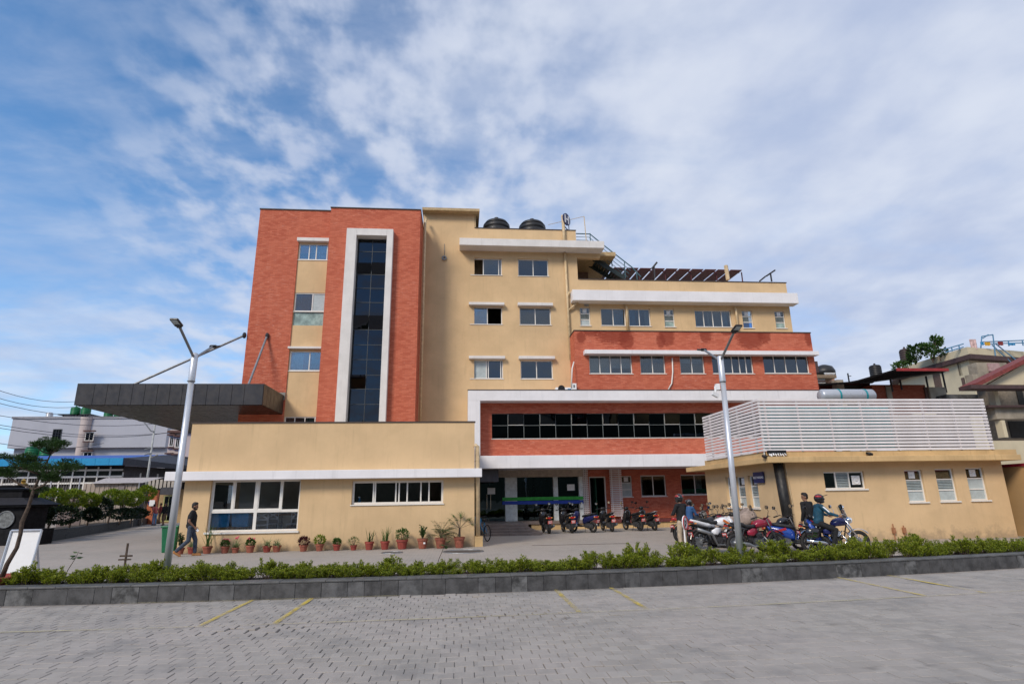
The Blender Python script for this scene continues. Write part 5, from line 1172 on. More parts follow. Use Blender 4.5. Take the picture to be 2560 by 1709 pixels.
    for s in (-1, 1): obj('grip', MB().tube([(hx-.14, s*.40, hz-.02), (hx-.05, s*.31, hz+.01)], .02, 8).tube([(hx-.06, s*.33, hz+.02), (hx-.08, s*.46, hz+.0)], .006, 5), BLK, hbo, local=True)
    if mirr: mirrors(t_, hx-.05, .28, hz+.02, hz+.26, CHR if cru else BLK)
    if cru:
        obj('headlamp', MB().ball((.50, 0, .90), .10, .095, .095, 14, 10), CHR, t_, local=True, smooth=True); obj('lens', MB().ball((.535, 0, .90), .075, .085, .085, 14, 8), LENS, t_, local=True, smooth=True)
        ws = MB(); o_ = []
        for k in range(7):
            a = (k-3)/3; ws.v += [(.47-.05*a*a, .20*a, .92), (.36-.06*a*a, .17*a, 1.36-.10*a*a)]
        ws.f = [(2*k, 2*k+2, 2*k+3, 2*k+1) for k in range(6)]; obj('windscreen', ws, glass('screen_perspex', (.85, .90, .95), .06), t_, local=True, smooth=True)
        obj('crash_bar', MB().tube([(.30, -.05, .60), (.34, -.30, .52), (.30, -.32, .30), (.20, -.10, .24)], .018, 7).tube([(.30, .05, .60), (.34, .30, .52), (.30, .32, .30), (.20, .10, .24)], .018, 7), CHR, t_, local=True, smooth=True)
        for s in (-1, 1): obj('pannier', MB().loft([(-.85, s*.22, .56, .07, .13), (-.62, s*.22, .56, .08, .15), (-.45, s*.22, .58, .06, .12)], 10), BLKP, t_, local=True, smooth=True)
    else:
        obj('headlamp', MB().loft([(.40, 0, .92, .09, .11), (.50, 0, .88, .105, .12), (.58, 0, .84, .06, .07)], 12, 2.3), c1 if style == 'street' else WHTP, t_, local=True, smooth=True)
        obj('lens', MB().ball((.555, 0, .845), .035, .06, .055, 10, 8), LENS, t_, local=True, smooth=True)
    if dirt:
        for s in (-1, 1): obj('decal', MB().obox((.24, s*.172, .86), (.12, 0, -.07), (0, .004, 0), (.02, 0, .028)), ORNG, t_, local=True)
        obj('fork_guard', MB().box(fx-.03, fx+.03, -.115, -.10, r-.02, r+.28).box(fx-.03, fx+.03, .10, .115, r-.02, r+.28), WHTP, t_, local=True)
    obj('stand', MB().tube([(-.05, .12, .28), (-.12, .26, .03)], .012, 5), BLK, t_, local=True)
    return t_
def scooter(label, loc, deg, c1, c2=BLK, seatm=SEAT, group='scooters parked before the entrance', accent=None, lean=4, tailc=None):
    t_ = bike_root('scooter', label, 'scooter', loc, deg, group, lean); r = .235
    wheel(t_, -.60, r, .052, 5); wheel(t_, .62, r, .048, 5)
    obj('floorboard', MB().loft([(-.18, 0, .30, .14, .05), (.05, 0, .27, .16, .035), (.32, 0, .28, .15, .035), (.42, 0, .36, .12, .06)], 12, 3), c2, t_, local=True, smooth=True)
    obj('front_apron', MB().loft([(.36, 0, .60, .20, .30, -.30), (.42, 0, .62, .22, .33, -.30), (.50, 0, .60, .17, .29, -.30), (.56, 0, .56, .07, .20, -.30)], 16, 2.4), c1, t_, local=True, smooth=True)
    obj('front_mudguard', arc_strip(MB(), .62, r, r+.04, .065, R(20), R(165)), c1, t_, local=True)
    fk = MB()
    for s in (-1, 1): fk.tube([(.47, s*.07, .60), (.62, s*.07, r)], .02, 6)
    obj('fork', fk, ENG, t_, local=True)
    obj('body', MB().loft([(-.08, 0, .48, .10, .14), (-.20, 0, .52, .16, .17), (-.50, 0, .60, .165, .14), (-.78, 0, .68, .13, .09), (-.92, 0, .72, .06, .05)], 16, 2.5), c1, t_, local=True, smooth=True)
    obj('engine', MB().loft([(-.72, .09, .28, .06, .09), (-.40, .08, .27, .09, .10), (-.15, .05, .30, .08, .07)], 10).box(-.55, -.2, -.10, .10, .25, .42), ENG, t_, local=True)
    obj('exhaust', MB().tube([(-.15, -.10, .26), (-.40, -.16, .25), (-.78, -.19, .33)], [.025, .055, .055], 10), GSTL, t_, local=True, smooth=True)
    obj('seat', MB().loft([(-.06, 0, .70, .09, .05), (-.20, 0, .73, .13, .055), (-.45, 0, .76, .14, .055), (-.70, 0, .80, .12, .05), (-.80, 0, .81, .06, .03)], 14, 2.6), seatm, t_, local=True, smooth=True)
    obj('grab_rail', MB().tube([(-.60, .13, .78), (-.86, .11, .85), (-.90, 0, .86), (-.86, -.11, .85), (-.60, -.13, .78)], .014, 6), tailc or BLK, t_, local=True, smooth=True)
    obj('tail_lamp', MB().loft([(-.88, 0, .68, .085, .055), (-.95, 0, .67, .06, .03)], 12), TAIL, t_, local=True)
    for s in (-1, 1): obj('indicator', MB().ball((-.87, s*.115, .68), .04, .035, .03, 8, 6), AMB, t_, local=True)
    obj('rear_mudguard', MB().obox((-.93, 0, .45), (0, .06, 0), (-.05, 0, -.17), (.007, 0, -.002)), BLK, t_, local=True); plate(t_, -.955, .50)
    hb = obj('handlebar', MB().loft([(.30, 0, 1.00, .07, .05), (.38, 0, 1.01, .12, .07), (.47, 0, .98, .09, .055)], 12).tube([(.30, .36, 1.00), (.36, .12, 1.02), (.36, -.12, 1.02), (.30, -.36, 1.00)], .016, 7), c2, t_, local=True, smooth=True)
    for s in (-1, 1): obj('grip', MB().tube([(.29, s*.37, 1.0), (.32, s*.26, 1.005)], .021, 8).tube([(.38, s*.24, 1.0), (.36, s*.37, .99)], .006, 5), BLK, hb, local=True)
    obj('headlamp', MB().ball((.46, 0, .985), .045, .085, .045, 12, 8), LENS, t_, local=True, smooth=True)
    for s in (-1, 1): obj('indicator', MB().loft([(.47, s*.10, .80, .02, .02), (.515, s*.09, .74, .035, .05), (.54, s*.08, .66, .02, .03)], 8), LENS, t_, local=True, smooth=True)
    mirrors(t_, .33, .22, 1.02, 1.26)
    if accent:
        for s in (-1, 1): obj('decal', MB().obox((-.45, s*.172, .62), (.16, 0, .05), (0, .004, 0), (-.01, 0, .03)), accent, t_, local=True)
        obj('trim', MB().loft([(.40, 0, .90, .10, .03, -.3), (.46, 0, .86, .11, .03, -.3)], 10), accent, t_, local=True)
    obj('stand', MB().tube([(-.25, .12, .22), (-.32, .24, .02)], .012, 5), BLK, t_, local=True)
    return t_
def at(px, Y): return (W(px, 1320, Y)[0], Y)
for args, kw in ((('black scooter with a plain black tail, nearest the entrance steps', at(1366, 27.3), 94, BLKP), {}), (('black scooter with a pale rimmed tail between a black and a dark blue scooter', at(1419, 27.4), 98, BLKP), dict(tailc=SILV)),
  (('dark blue scooter parked beside the slatted screen left of the open door', at(1459, 27.4), 124, DBLU), {}), (('black scooter parked alone before the open doorway', at(1519, 27.7), 96, BLKP), {}),
  (('black scooter, left one of the pair before the brick wall', at(1583, 27.9), 106, BLKP), {}), (('black scooter with pale rimmed tail, right one of the pair before the brick wall', at(1620, 28.0), 103, BLKP), dict(tailc=SILV))):
    scooter(*args, **kw).scale = (1, 1, 1)
PKD = 'parked motorbikes by the annexe'
motorcycle('red and black motorcycle with white tail stripe behind the standing man', at(1735, 20.4), 20, BLKP, RED)
motorcycle('silver grey motorcycle behind the red tailed one by the brick wall', at(1752, 22.6), 35, SILV, BLKP)
motorcycle('black motorcycle with tall mirrors beside the brick wall corner', at(1764, 24.4), 62, BLKP, BLKP)
motorcycle('crimson motorcycle with long black seat in the middle of the cluster', at(1784, 19.2), 16, CRIM, BLKP)
scooter('teal and red scooter in the middle of the bike cluster', at(1816, 18.6), 22, TEAL, BLK, seatm=TEAL, accent=RED, group=PKD)
motorcycle('black motorcycle squeezed between the crimson one and the white trail motorcycle', at(1768, 17.9), 20, BLKP, BLKP)
motorcycle('black motorcycle behind the covered scooter, by the annexe flank', at(1836, 20.6), 30, BLKP, BLKP)
motorcycle('white and orange trail motorcycle nearest the hedge beside the round sign', at(1797, 16.4), 14, WHTP, WHTP, style='dirt')
motorcycle('red tank motorcycle right of the street lamp', at(1888, 15.7), 8, CRIM, BLKP)
bb = scooter('black scooter wrapped in a dusty beige cover behind the street lamp', at(1852, 18.0), 12, BLKP, group=PKD)
cv = MB().loft([(.62, 0, .62, .16, .30), (.50, 0, .85, .32, .34), (.34, 0, .98, .40, .26), (.18, 0, .86, .30, .24), (-.15, 0, .76, .20, .20), (-.5, 0, .76, .21, .22), (-.85, 0, .72, .18, .24), (-.98, 0, .66, .10, .16)], 28, 2.2)
rg = random.Random(9); cv.v = [(x_+.02*math.sin(z_*21), y_*(1+.08*math.sin(x_*17+z_*9)), z_+.02*math.sin(x_*23+y_*14)) for x_, y_, z_ in cv.v]
obj('dust_cover', cv, mat('dusty_cloth', (.30, .23, .19), .95, var=.2, scale=7, bump=.3, bscale=14), bb, local=True, smooth=True)
scooter('bright blue scooter with black seat and red trim beside the cruiser', at(1992, 16.0), -28, BLUE, BLK, accent=RED, group='parked motorbikes by the annexe')
motorcycle('black motorcycle with red panel and dark seat left of the blue scooter', at(1950, 16.6), 12, BLKP, RED, group='parked motorbikes by the annexe', mirr=True)
CRX, CRY, CRD = at(2080, 15.75)[0], 15.75, -8
motorcycle('chrome and dark blue cruiser with windscreen under the seated rider', (CRX, CRY), CRD, DBLU, BLKP, style='cruiser', lean=0, rimm=CHR)

# bicycle by the steps
bc = empty('bicycle', (.88, 23.3, 0), 'small blue and black bicycle at the wing corner by the steps', 'bicycle', None, R(112))
for x_ in (-.42, .42):
    w_ = obj('wheel', MB().torus((x_, 0, .30), .285, .02, 'Y', 28, 6), RUB, bc, local=True, smooth=True); sp_ = MB().lathe([(.03, -.04), (.03, .04)], (x_, 0, .30), 10, 'Y')
    for k in range(14): a = k*.4488; sp_.tube([(x_, 0, .30), (x_+.27*math.cos(a), 0, .30+.27*math.sin(a))], .003, 4)
    obj('spokes', sp_, GSTL, w_, local=True)
obj('frame', MB().tube([(-.42, 0, .30), (-.05, 0, .28), (.28, 0, .66), (-.14, 0, .66), (-.05, 0, .28)], .018, 6).tube([(-.42, 0, .30), (-.15, 0, .68)], .012, 6), BLUP, bc, local=True)
obj('fork', MB().tube([(.42, .05, .30), (.33, .05, .58), (.28, 0, .68), (.26, 0, .86)], .014, 6).tube([(.42, -.05, .30), (.33, -.05, .58), (.28, 0, .68)], .014, 6), BLK, bc, local=True)
obj('handlebar', MB().tube([(.20, .26, .90), (.26, .08, .86), (.26, -.08, .86), (.20, -.26, .90)], .013, 6), BLK, bc, local=True)
obj('saddle', MB().loft([(-.30, 0, .76, .08, .03), (-.18, 0, .77, .06, .03), (-.04, 0, .77, .025, .02)], 10).tube([(-.15, 0, .66), (-.17, 0, .75)], .014, 6), BLK, bc, local=True)
obj('basket', MB().loft([(.36, 0, .72, .11, .12), (.52, 0, .74, .13, .13)], 10, 4), BLUP, bc, local=True)
obj('pedals', MB().tube([(-.05, -.12, .16), (-.05, -.06, .16), (-.05, .06, .40), (-.05, .12, .40)], .012, 5).lathe([(.08, .02), (.08, .03)], (-.05, 0, .28), 14, 'Y'), GSTL, bc, local=True)

# round no-parking sign on its white post
sx_, sy_ = W(1711, 1330, 16.0)[0], 16.0
ns_ = empty('traffic_sign', (sx_, sy_, 0), 'round white sign with red ring on a slim white post beside the standing man', 'sign', None, R(48))
obj('post', MB().tube([(0, 0, 0), (0, 0, 1.0)], .02, 8), SIGNW, ns_, local=True); zc = W(1711, 1306, 16.0)[1]
obj('disc', MB().lathe([(.19, -.012), (.19, .012)], (0, -.04, zc), 28, 'Y'), SIGNW, ns_, local=True); obj('ring', MB().torus((0, -.053, zc), .165, .022, 'Y', 28, 6), RED, ns_, local=True)
obj('marks', MB().box(-.06, -.03, -.06, -.052, zc-.08, zc+.08).obox((.01, -.056, zc+.03), (.045, 0, 0), (0, .004, 0), (0, 0, .015)).obox((.01, -.056, zc-.05), (.05, 0, .05), (0, .004, 0), (-.008, 0, .008)).box(.04, .07, -.06, -.052, zc-.02, zc+.08), BLK, ns_, local=True)

# ------------------------------------------------------------------ people (own frame: forward = +Y, right = +X)
def V(*a): return Vector(a)
def seg(mb, a, b, ra, rb, n=12): mb.tube([a, a.lerp(b, .5), b], [ra, (ra+rb)/2*1.02, rb], n).ball(a, ra, n=n, m=8).ball(b, rb, n=n, m=8)
def remesh(o, vox, it=6):
    m_ = o.modifiers.new('skin', 'REMESH'); m_.mode = 'VOXEL'; m_.voxel_size = vox; m_.use_smooth_shade = True
    s_ = o.modifiers.new('soft', 'SMOOTH'); s_.iterations = it; s_.factor = .5
def hand(mb, wr, d, pn, side_):
    """palm with four unequal, slightly curled fingers and a thumb off its side; d: along the hand, pn: palm normal"""
    d = d.normalized(); pn = (pn-d*pn.dot(d)).normalized(); s = d.cross(pn)*side_
    seg(mb, wr, wr+d*.075, .024, .034, 8)
    for i, (off_, L_) in enumerate(((-.030, .070), (-.010, .080), (.010, .076), (.029, .060))):
        a = wr+d*.085+s*off_; b = a+d*L_*.5+pn*.008; c = b+(d*.75+pn*.65).normalized()*L_*.5; seg(mb, a, b, .0098, .0092, 7); seg(mb, b, c, .0092, .0078, 7)
    a = wr+d*.03-s*.03; b = a+(d*.6-s*.8+pn*.2).normalized()*.04; c = b+(d*.9-s*.2+pn*.3).normalized()*.032; seg(mb, a, b, .012, .011, 7); seg(mb, b, c, .011, .009, 7)
def person(label, loc, deg, J, shirt, trousers, shoes, sleeve=1.0, group=None, hair='short', helmet=None, beard=False, skin=SKIN, jacket_stripe=False, bag=None, hide_legs=False):
    B = dict(pel=V(0,0,.93), chest=V(0,.01,1.27), neck=V(0,0,1.45), head=V(0,.03,1.60), shL=V(-.185,0,1.40), shR=V(.185,0,1.40), elL=V(-.235,-.03,1.12), elR=V(.235,-.03,1.12),
             wrL=V(-.24,.05,.88), wrR=V(.24,.05,.88), hipL=V(-.09,0,.90), hipR=V(.09,0,.90), knL=V(-.10,.03,.49), knR=V(.10,.03,.49), anL=V(-.10,-.01,.08), anR=V(.10,-.01,.08), look=V(0,1,0))
    B.update(J); t_ = empty('person', loc, label, 'person', group, R(deg)); t_.scale = (.91, .91, .91); lk = B['look'].normalized(); rgt = lk.cross(V(0,0,1)).normalized(); hd = B['head']
    rot = Matrix((rgt, lk, rgt.cross(lk))).transposed()
    b = MB()
    b.ball(hd+V(0,0,.02), .076, .094, .108, 16, 12, rot).ball(hd+lk*.022+V(0,0,-.065), .054, .062, .055, 12, 8, rot)          # skull, jaw
    b.ball(hd+lk*.096+V(0,0,-.012), .012, .020, .022, 8, 6, rot).ball(hd+lk*.088+V(0,0,-.052), .024, .012, .009, 8, 6, rot)     # nose, mouth
    for s in (-1, 1): b.ball(hd+rgt*s*.077+V(0,0,-.005), .010, .020, .030, 8, 6, rot)
    seg(b, B['neck']-V(0,0,.05), hd-V(0,0,.07), .056, .052)
    b.ball(B['chest'], .155, .10, .19, 14, 10); b.ball(B['pel'], .145, .10, .13, 14, 10); seg(b, B['pel'], B['chest'], .12, .13)
    for s in 'LR':
        seg(b, B['sh'+s], B['el'+s], .046, .037); seg(b, B['el'+s], B['wr'+s], .037, .025)
        hdir = (B['wr'+s]-B['el'+s]); hand(b, B['wr'+s], hdir, V(1 if s == 'L' else -1, .3, 0)+V(0,0,.01), 1 if s == 'L' else -1)
        seg(b, B['hip'+s], B['kn'+s], .080, .052); seg(b, B['kn'+s], B['an'+s], .052, .034)
        fd = B.get('toe'+s, V(0,1,0)).normalized(); seg(b, B['an'+s]-V(0,0,.04)-fd*.03, B['an'+s]+fd*.14-V(0,0,.05), .035, .026)
    o_ = obj('body', b, skin, t_, local=True); remesh(o_, .0065, 4)
    c = MB(); c.ball(B['chest']+V(0,.0,.02), .175, .125, .20, 16, 10); c.ball(B['pel']+V(0,0,.08), .162, .122, .10, 16, 10); seg(c, B['pel']+V(0,0,.05), B['chest'], .145, .150); seg(c, B['shL'], B['shR'], .070, .070)
    seg(c, B['chest']+V(0,0,.12), B['neck']-V(0,0,.02), .085, .064)
    c.lathe([(.150, -.02), (.158, .06), (.150, .10)], B['pel'], 18)
    for s in 'LR':
        if sleeve >= 1: seg(c, B['sh'+s], B['el'+s], .064, .054); seg(c, B['el'+s], B['el'+s].lerp(B['wr'+s], .93), .054, .040)
        else: seg(c, B['sh'+s], B['sh'+s].lerp(B['el'+s], sleeve), .064, .060)
    o_ = obj('shirt', c, shirt, t_, local=True); remesh(o_, .010, 5)
    c = MB(); c.ball(B['pel']+V(0,0,-.01), .155, .118, .12, 14, 10)
    for s in 'LR': seg(c, B['hip'+s], B['kn'+s], .094, .072); seg(c, B['kn'+s], B['kn'+s].lerp(B['an'+s], .92), .070, .058)
    o_ = obj('trousers', c, trousers, t_, local=True); remesh(o_, .010, 4)
    for s in 'LR':
        fd = B.get('toe'+s, V(0,1,0)).normalized(); a = B['an'+s]-V(0,0,.035); sh_ = MB(); seg(sh_, a-fd*.05, a+fd*.16-V(0,0,.012), .045, .036, 10); sh_.obox(a+fd*.055-V(0,0,.035), fd*.145, V(-fd.y,fd.x,0)*.043, (0,0,.010))
        o_ = obj('shoe', sh_, shoes, t_, local=True); remesh(o_, .008, 3)
    if not helmet:
        h_ = MB().ball(hd-lk*.012+V(0,0,.045), .084, .097, .098, 16, 10, rot).ball(hd-lk*.045+V(0,0,.0), .080, .06, .085, 14, 8, rot)
        if hair == 'quiff': h_.ball(hd+lk*.035+V(0,0,.105), .065, .065, .045, 12, 8, rot)
        o_ = obj('hair', h_, HAIR, t_, local=True); remesh(o_, .008, 3)
        if beard: o_ = obj('beard', MB().ball(hd+lk*.030+V(0,0,-.078), .058, .062, .046, 12, 8, rot).ball(hd+rgt*.055+V(0,0,-.05), .02, .035, .05, 8, 6, rot).ball(hd-rgt*.055+V(0,0,-.05), .02, .035, .05, 8, 6, rot), HAIR, t_, local=True); remesh(o_, .008, 2)
        for s in (-1, 1): obj('eye', MB().ball(hd+lk*.089+rgt*s*.030+V(0,0,.012), .011, .006, .006, 8, 6, rot), BLK, t_, local=True); obj('eyebrow', MB().ball(hd+lk*.090+rgt*s*.031+V(0,0,.030), .019, .006, .005, 8, 6, rot), HAIR, t_, local=True)
    else:
        hm1, hm2, vis_ = helmet; c0 = hd+V(0,0,.03)
        ho = obj('helmet', MB().ball(c0, .125, .145, .135, 20, 14, rot).ball(c0+lk*.035-V(0,0,.085), .105, .11, .065, 16, 10, rot), hm1, t_, local=True); remesh(ho, .010, 4)
        st_ = MB()
        for s in (-1, 1): st_.ball(c0+rgt*s*.085-lk*.02+V(0,0,.055), .05, .10, .035, 10, 8, rot)
        obj('helmet_stripe', st_, hm2, ho, local=True, smooth=True)
        obj('visor', MB().ball(c0+lk*.065-V(0,0,.01), .105, .093, .06, 16, 10, rot), BLKP, ho, local=True, smooth=True)
        if vis_: obj('visor_peak', MB().obox(c0+lk*.15+V(0,0,.085), rgt*.09, lk*.085+V(0,0,.03), V(0,0,.008)), hm1, ho, local=True)
    if jacket_stripe:
        for s in 'LR': p0 = B['sh'+s]; d_ = (B['el'+s]-p0); n_ = V(-1 if s == 'L' else 1, .15, .1).normalized(); obj('sleeve_stripe', MB().obox(p0+d_*.42+n_*.058, d_*.38, V(0,1,0)*.022, n_*.008), SIGNW, t_, local=True)
    return t_
BKT = mat('black_cloth', (.012, .012, .014), .85, var=.2, scale=14, bump=.2); JEAN = mat('denim', (.05, .065, .095), .85, var=.25, scale=16, bump=.2); TANB = mat('tan_leather', (.36, .16, .05), .6)
KHA = mat('khaki_cloth', (.44, .35, .25), .85, var=.15, scale=12); NVY = mat('teal_blue_cloth', (.008, .062, .105), .75, var=.2, scale=10, bump=.3, bscale=20); PNK = mat('pink_check_cloth', (.45, .11, .10), .85, var=.25, scale=30); BRN = mat('brown_cloth', (.16, .10, .065), .85); LBL = mat('light_blue_cloth', (.16, .28, .45), .8); MRN = mat('dark_red_cloth', (.20, .03, .03), .85)
wlk = person('bearded man in black T-shirt and jeans walking past the flower pots, phone in hand', (W(470, 1378, 19.5)[0], 19.5, 0), -72,
       dict(hipL=V(-.09,0,.92), hipR=V(.09,0,.92), knL=V(-.09,.17,.51), anL=V(-.09,.20,.085), knR=V(.09,-.02,.50), anR=V(.09,-.36,.16), toeR=V(0,.85,-.5), elR=V(.25,-.06,1.12), wrR=V(.20,.12,.93), elL=V(-.24,.02,1.13), wrL=V(-.23,.12,.90), head=V(0,.05,1.60), look=V(.25,1,-.28)),
       BKT, JEAN, TANB, sleeve=.62, hair='quiff', beard=True)
obj('phone', MB().obox((.185, .205, .845), (.008, .0, 0), (0, .045, -.055), (0, .026, .021)), SIGNW, wlk, local=True)
person('man in black jacket and khaki trousers with red and black helmet, standing back turned', (W(1710, 1366, 16.7)[0], 16.7, 0), 30,
       dict(elL=V(-.25,.10,1.16), wrL=V(-.12,.26,1.14), elR=V(.25,.10,1.16), wrR=V(.10,.27,1.16), knL=V(-.10,.04,.49), anL=V(-.11,0,.08), look=V(.35,1,-.05)), BKT, KHA, TANB, helmet=(BLKP, RED, False))
person('person in blue jacket and black helmet half hidden behind the standing man', (W(1731, 1366, 20.0)[0], 20.0, 0), -60, dict(look=V(.3,1,-.1), elL=V(-.24,.12,1.15), wrL=V(-.18,.34,1.10), elR=V(.24,.12,1.15), wrR=V(.18,.34,1.10)), mat('blue_cloth', (.03, .09, .22), .8), BKT, BLK, helmet=(BLKP, GSTL, False)).scale = (.81, .81, .81)
cdir = R(CRD-90)                                            # rider faces along the cruiser
def seat_pose(lift, reach):
    return dict(pel=V(0,0,lift), chest=V(0,.06,lift+.34), neck=V(0,.08,lift+.52), head=V(0,.12,lift+.67), shL=V(-.19,.07,lift+.47), shR=V(.19,.07,lift+.47), hipL=V(-.10,.02,lift-.03), hipR=V(.10,.02,lift-.03),
        knL=V(-.27,.36,lift-.20), knR=V(.27,.36,lift-.20), anL=V(-.28,.22,.22), anR=V(.28,.22,.22), elL=V(-.30,.24,lift+.26), elR=V(.30,.24,lift+.26), wrL=V(-.34,reach,lift+.20), wrR=V(.34,reach,lift+.20))
def on_cruiser(dx): a = R(CRD); return (CRX+math.cos(a)*dx, CRY+math.sin(a)*dx, 0)
J = seat_pose(.86, .44); J['look'] = V(.35,1,-.05)
person('rider in dark teal jacket and black peaked helmet sitting on the cruiser', on_cruiser(-.34), CRD-90, J, NVY, BKT, BLK, helmet=(BLKP, RED, True), jacket_stripe=True)
person('bare headed black haired person standing close behind the cruiser rider', (W(2030, 1360, 16.6)[0], 16.6, 0), 20, dict(look=V(-.9,.5,-.1)), BKT, JEAN, BLK, hair='quiff')
fY = 46.0
person('man in dark jacket over light blue shirt and brown trousers far down the drive', (W(409, 1300, fY)[0], fY, 0), 170, dict(knL=V(-.1,.16,.50), anL=V(-.1,.18,.08), anR=V(.1,-.2,.11), look=V(0,1,0)), BKT, BRN, BLK, helmet=None)
person('man in pink checked shirt bending beside the dark planter wall far down the drive', (W(386, 1300, fY+1)[0], fY+1, 0), 60, dict(chest=V(0,.10,1.24), neck=V(0,.18,1.40), head=V(0,.26,1.53), shL=V(-.18,.15,1.36), shR=V(.18,.15,1.36)), PNK, LBL, BLK, sleeve=.6)
person('person in dark red and grey clothes behind the man in the dark jacket', (W(398, 1300, fY+4)[0], fY+4, 0), 120, {}, MRN, BRN, BLK)

# ------------------------------------------------------------------ cafe furniture seen through the wing's big window
CB = mat('blue_chair_plastic', (.015, .27, .58), .4); CWH = mat('white_chair_plastic', (.62, .62, .64), .4); WOOD = mat('table_wood', (.30, .15, .07), .45, var=.2)
F0 = .36
def tub_chair(x_, y_, deg, lb):
    t_ = empty('chair', (x_, y_, F0), lb, 'chair', 'blue cafe chairs', R(deg))
    obj('shell', MB().add([(-.27,-.25,.40),(.27,-.25,.40),(.25,.25,.40),(-.25,.25,.40),(-.30,-.30,.86),(.30,-.30,.86),(.33,.22,.66),(-.33,.22,.66),(-.24,-.24,.86),(.24,-.24,.86),(.27,.22,.66),(-.27,.22,.66),(-.22,-.20,.46),(.22,-.20,.46),(.20,.22,.46),(-.20,.22,.46)],
        [(0,3,2,1),(0,1,5,4),(1,2,6,5),(3,0,4,7),(4,5,9,8),(5,6,10,9),(7,4,8,11),(8,9,13,12),(9,10,14,13),(11,8,12,15),(12,13,14,15),(2,3,15,14),(2,14,10,6),(3,7,11,15)]), CB, t_, local=True, bev=.02)
    for sx in (-1, 1):
        for sy in (-1, 1): obj('leg', MB().tube([(sx*.20, sy*.18, .42), (sx*.23, sy*.21, 0)], .016, 6), CHR, t_, local=True)
def cross_chair(x_, y_, deg, lb):
    t_ = empty('chair', (x_, y_, F0), lb, 'chair', 'white cafe chairs', R(deg))
    obj('seat', MB().cbox(-.21, .21, -.20, .20, .43, .465, .01), CWH, t_, local=True)
    bk = MB().box(-.21, .21, -.215, -.185, .86, .95).box(-.20, .20, -.21, -.19, .60, .64)
    for s in (-1, 1): bk.obox((0, -.20, .75), (s*.19, 0, .10), (0, .010, 0), (-.010*s, 0, .018))
    obj('backrest', bk, CWH, t_, local=True)
    for sx in (-1, 1):
        obj('leg', MB().tube([(sx*.20, -.20, .95), (sx*.20, -.20, .44), (sx*.21, -.23, 0)], .018, 6), CWH, t_, local=True); obj('leg', MB().tube([(sx*.19, .18, .44), (sx*.20, .20, 0)], .018, 6), CWH, t_, local=True)
    obj('stretcher', MB().tube([(-.2, -.21, .2), (.2, -.21, .2)], .012, 5).tube([(-.2, .19, .2), (.2, .19, .2)], .012, 5), CWH, t_, local=True)
def cafe_table(x_, y_, w, lb):
    t_ = empty('cafe_table', (x_, y_, F0), lb, 'table'); obj('tabletop', MB().cbox(-w/2, w/2, -.35, .35, .73, .765, .006), WOOD, t_, local=True)
    for sx in (-1, 1):
        for sy in (-1, 1): obj('leg', MB().tube([(sx*(w/2-.06), sy*.29, .735), (sx*(w/2-.06), sy*.29, 0)], .02, 6), GSTL, t_, local=True)
cy = YWg+.62
tub_chair(W(555, 1310, cy)[0], cy, 8, 'left blue tub chair behind the cafe window'); tub_chair(W(608, 1310, cy)[0], cy, -6, 'right blue tub chair behind the cafe window, beside the mullion')
cross_chair(W(657, 1310, cy)[0], cy, 4, 'white cross-back chair nearest the cafe glass'); cross_chair(W(687, 1310, cy+1)[0], cy+1, -8, 'white cross-back chair further inside the cafe')
cross_chair(W(735, 1310, cy+.5)[0], cy+.5, 170, 'white chair under the wooden table at the right of the cafe window')
cafe_table(W(580, 1290, cy+.75)[0], cy+.75, 1.2, 'wooden cafe table between the blue tub chairs'); cafe_table(W(728, 1290, cy+1.2)[0], cy+1.2, .9, 'wooden cafe table at the right end of the cafe window')
bt = empty('spray_bottle', (W(899, 1247, YWg+.3)[0], YWg+.3, sw[2]+.02), 'blue spray bottle on the sill of the small wing window', 'bottle')
obj('bottle', MB().lathe([(.04, 0), (.042, .12), (.018, .17), (.018, .2)], n=12), BLUP, bt, local=True); obj('nozzle', MB().box(-.04, .02, -.012, .012, .2, .235), SIGNW, bt, local=True)
obj('sill_shelf', MB().box(sw[0], sw[1], YWg+.22, YWg+.7, sw[2]-.05, sw[2]+.018), ROOM, H)

# ------------------------------------------------------------------ left background
def bldg(nm, lb, cat, x0, x1, Y, z1, m, depth=10, z0=-.05, coping=None):
    t_ = empty(nm, ((x0+x1)/2, Y, 0), lb, cat); obj('wall', MB().box(x0, x1, Y, Y+depth, z0, z1), m, t_)
    if coping: obj('coping', MB().box(x0-.1, x1+.1, Y-.1, Y+depth+.1, z1+.001, z1+.15), coping, t_)
    return t_
def simple_win(t_, r, Y, n=2, g=DKG, fm=.06, frame=FRM, hood=None):
    x0, x1, z0, z1 = r; f = obj('window', MB().box(x0, x1, Y-.05, Y-.01, z1-fm, z1).box(x0, x1, Y-.05, Y-.01, z0, z0+fm).box(x0, x0+fm, Y-.05, Y-.01, z0+fm, z1-fm).box(x1-fm, x1, Y-.05, Y-.01, z0+fm, z1-fm), frame, t_)
    w = (x1-x0-2*fm)/n
    for k in range(n):
        obj('pane', pane_mb(x0+fm+w*k+.015, x0+fm+w*(k+1)-.015, z0+fm, z1-fm, Y-.03), g, f)
        if k: obj('mullion', MB().box(x0+fm+w*k-.015, x0+fm+w*k+.015, Y-.045, Y-.012, z0+fm, z1-fm), frame, f)
    if hood: obj('hood', MB().box(x0-.15, x1+.15, Y-.35, Y, z1+.08, z1+.2), hood, t_); obj('hood', MB().box(x0-.1, x1+.1, Y-.2, Y, z0-.16, z0-.06), hood, t_)
    obj('void', MB().box(x0+fm, x1-fm, Y-.012, Y-.002, z0+fm, z1-fm), BLKI, f); return f
GW = mat('pale_grey_wall', (.40, .41, .46), .85, var=.05, scale=.25, streak=.12); TRM = mat('brown_trim', (.10, .05, .04), .8); PKW = mat('pinkish_wall', (.48, .41, .39), .85, var=.06, scale=.5)
YA = 72.0
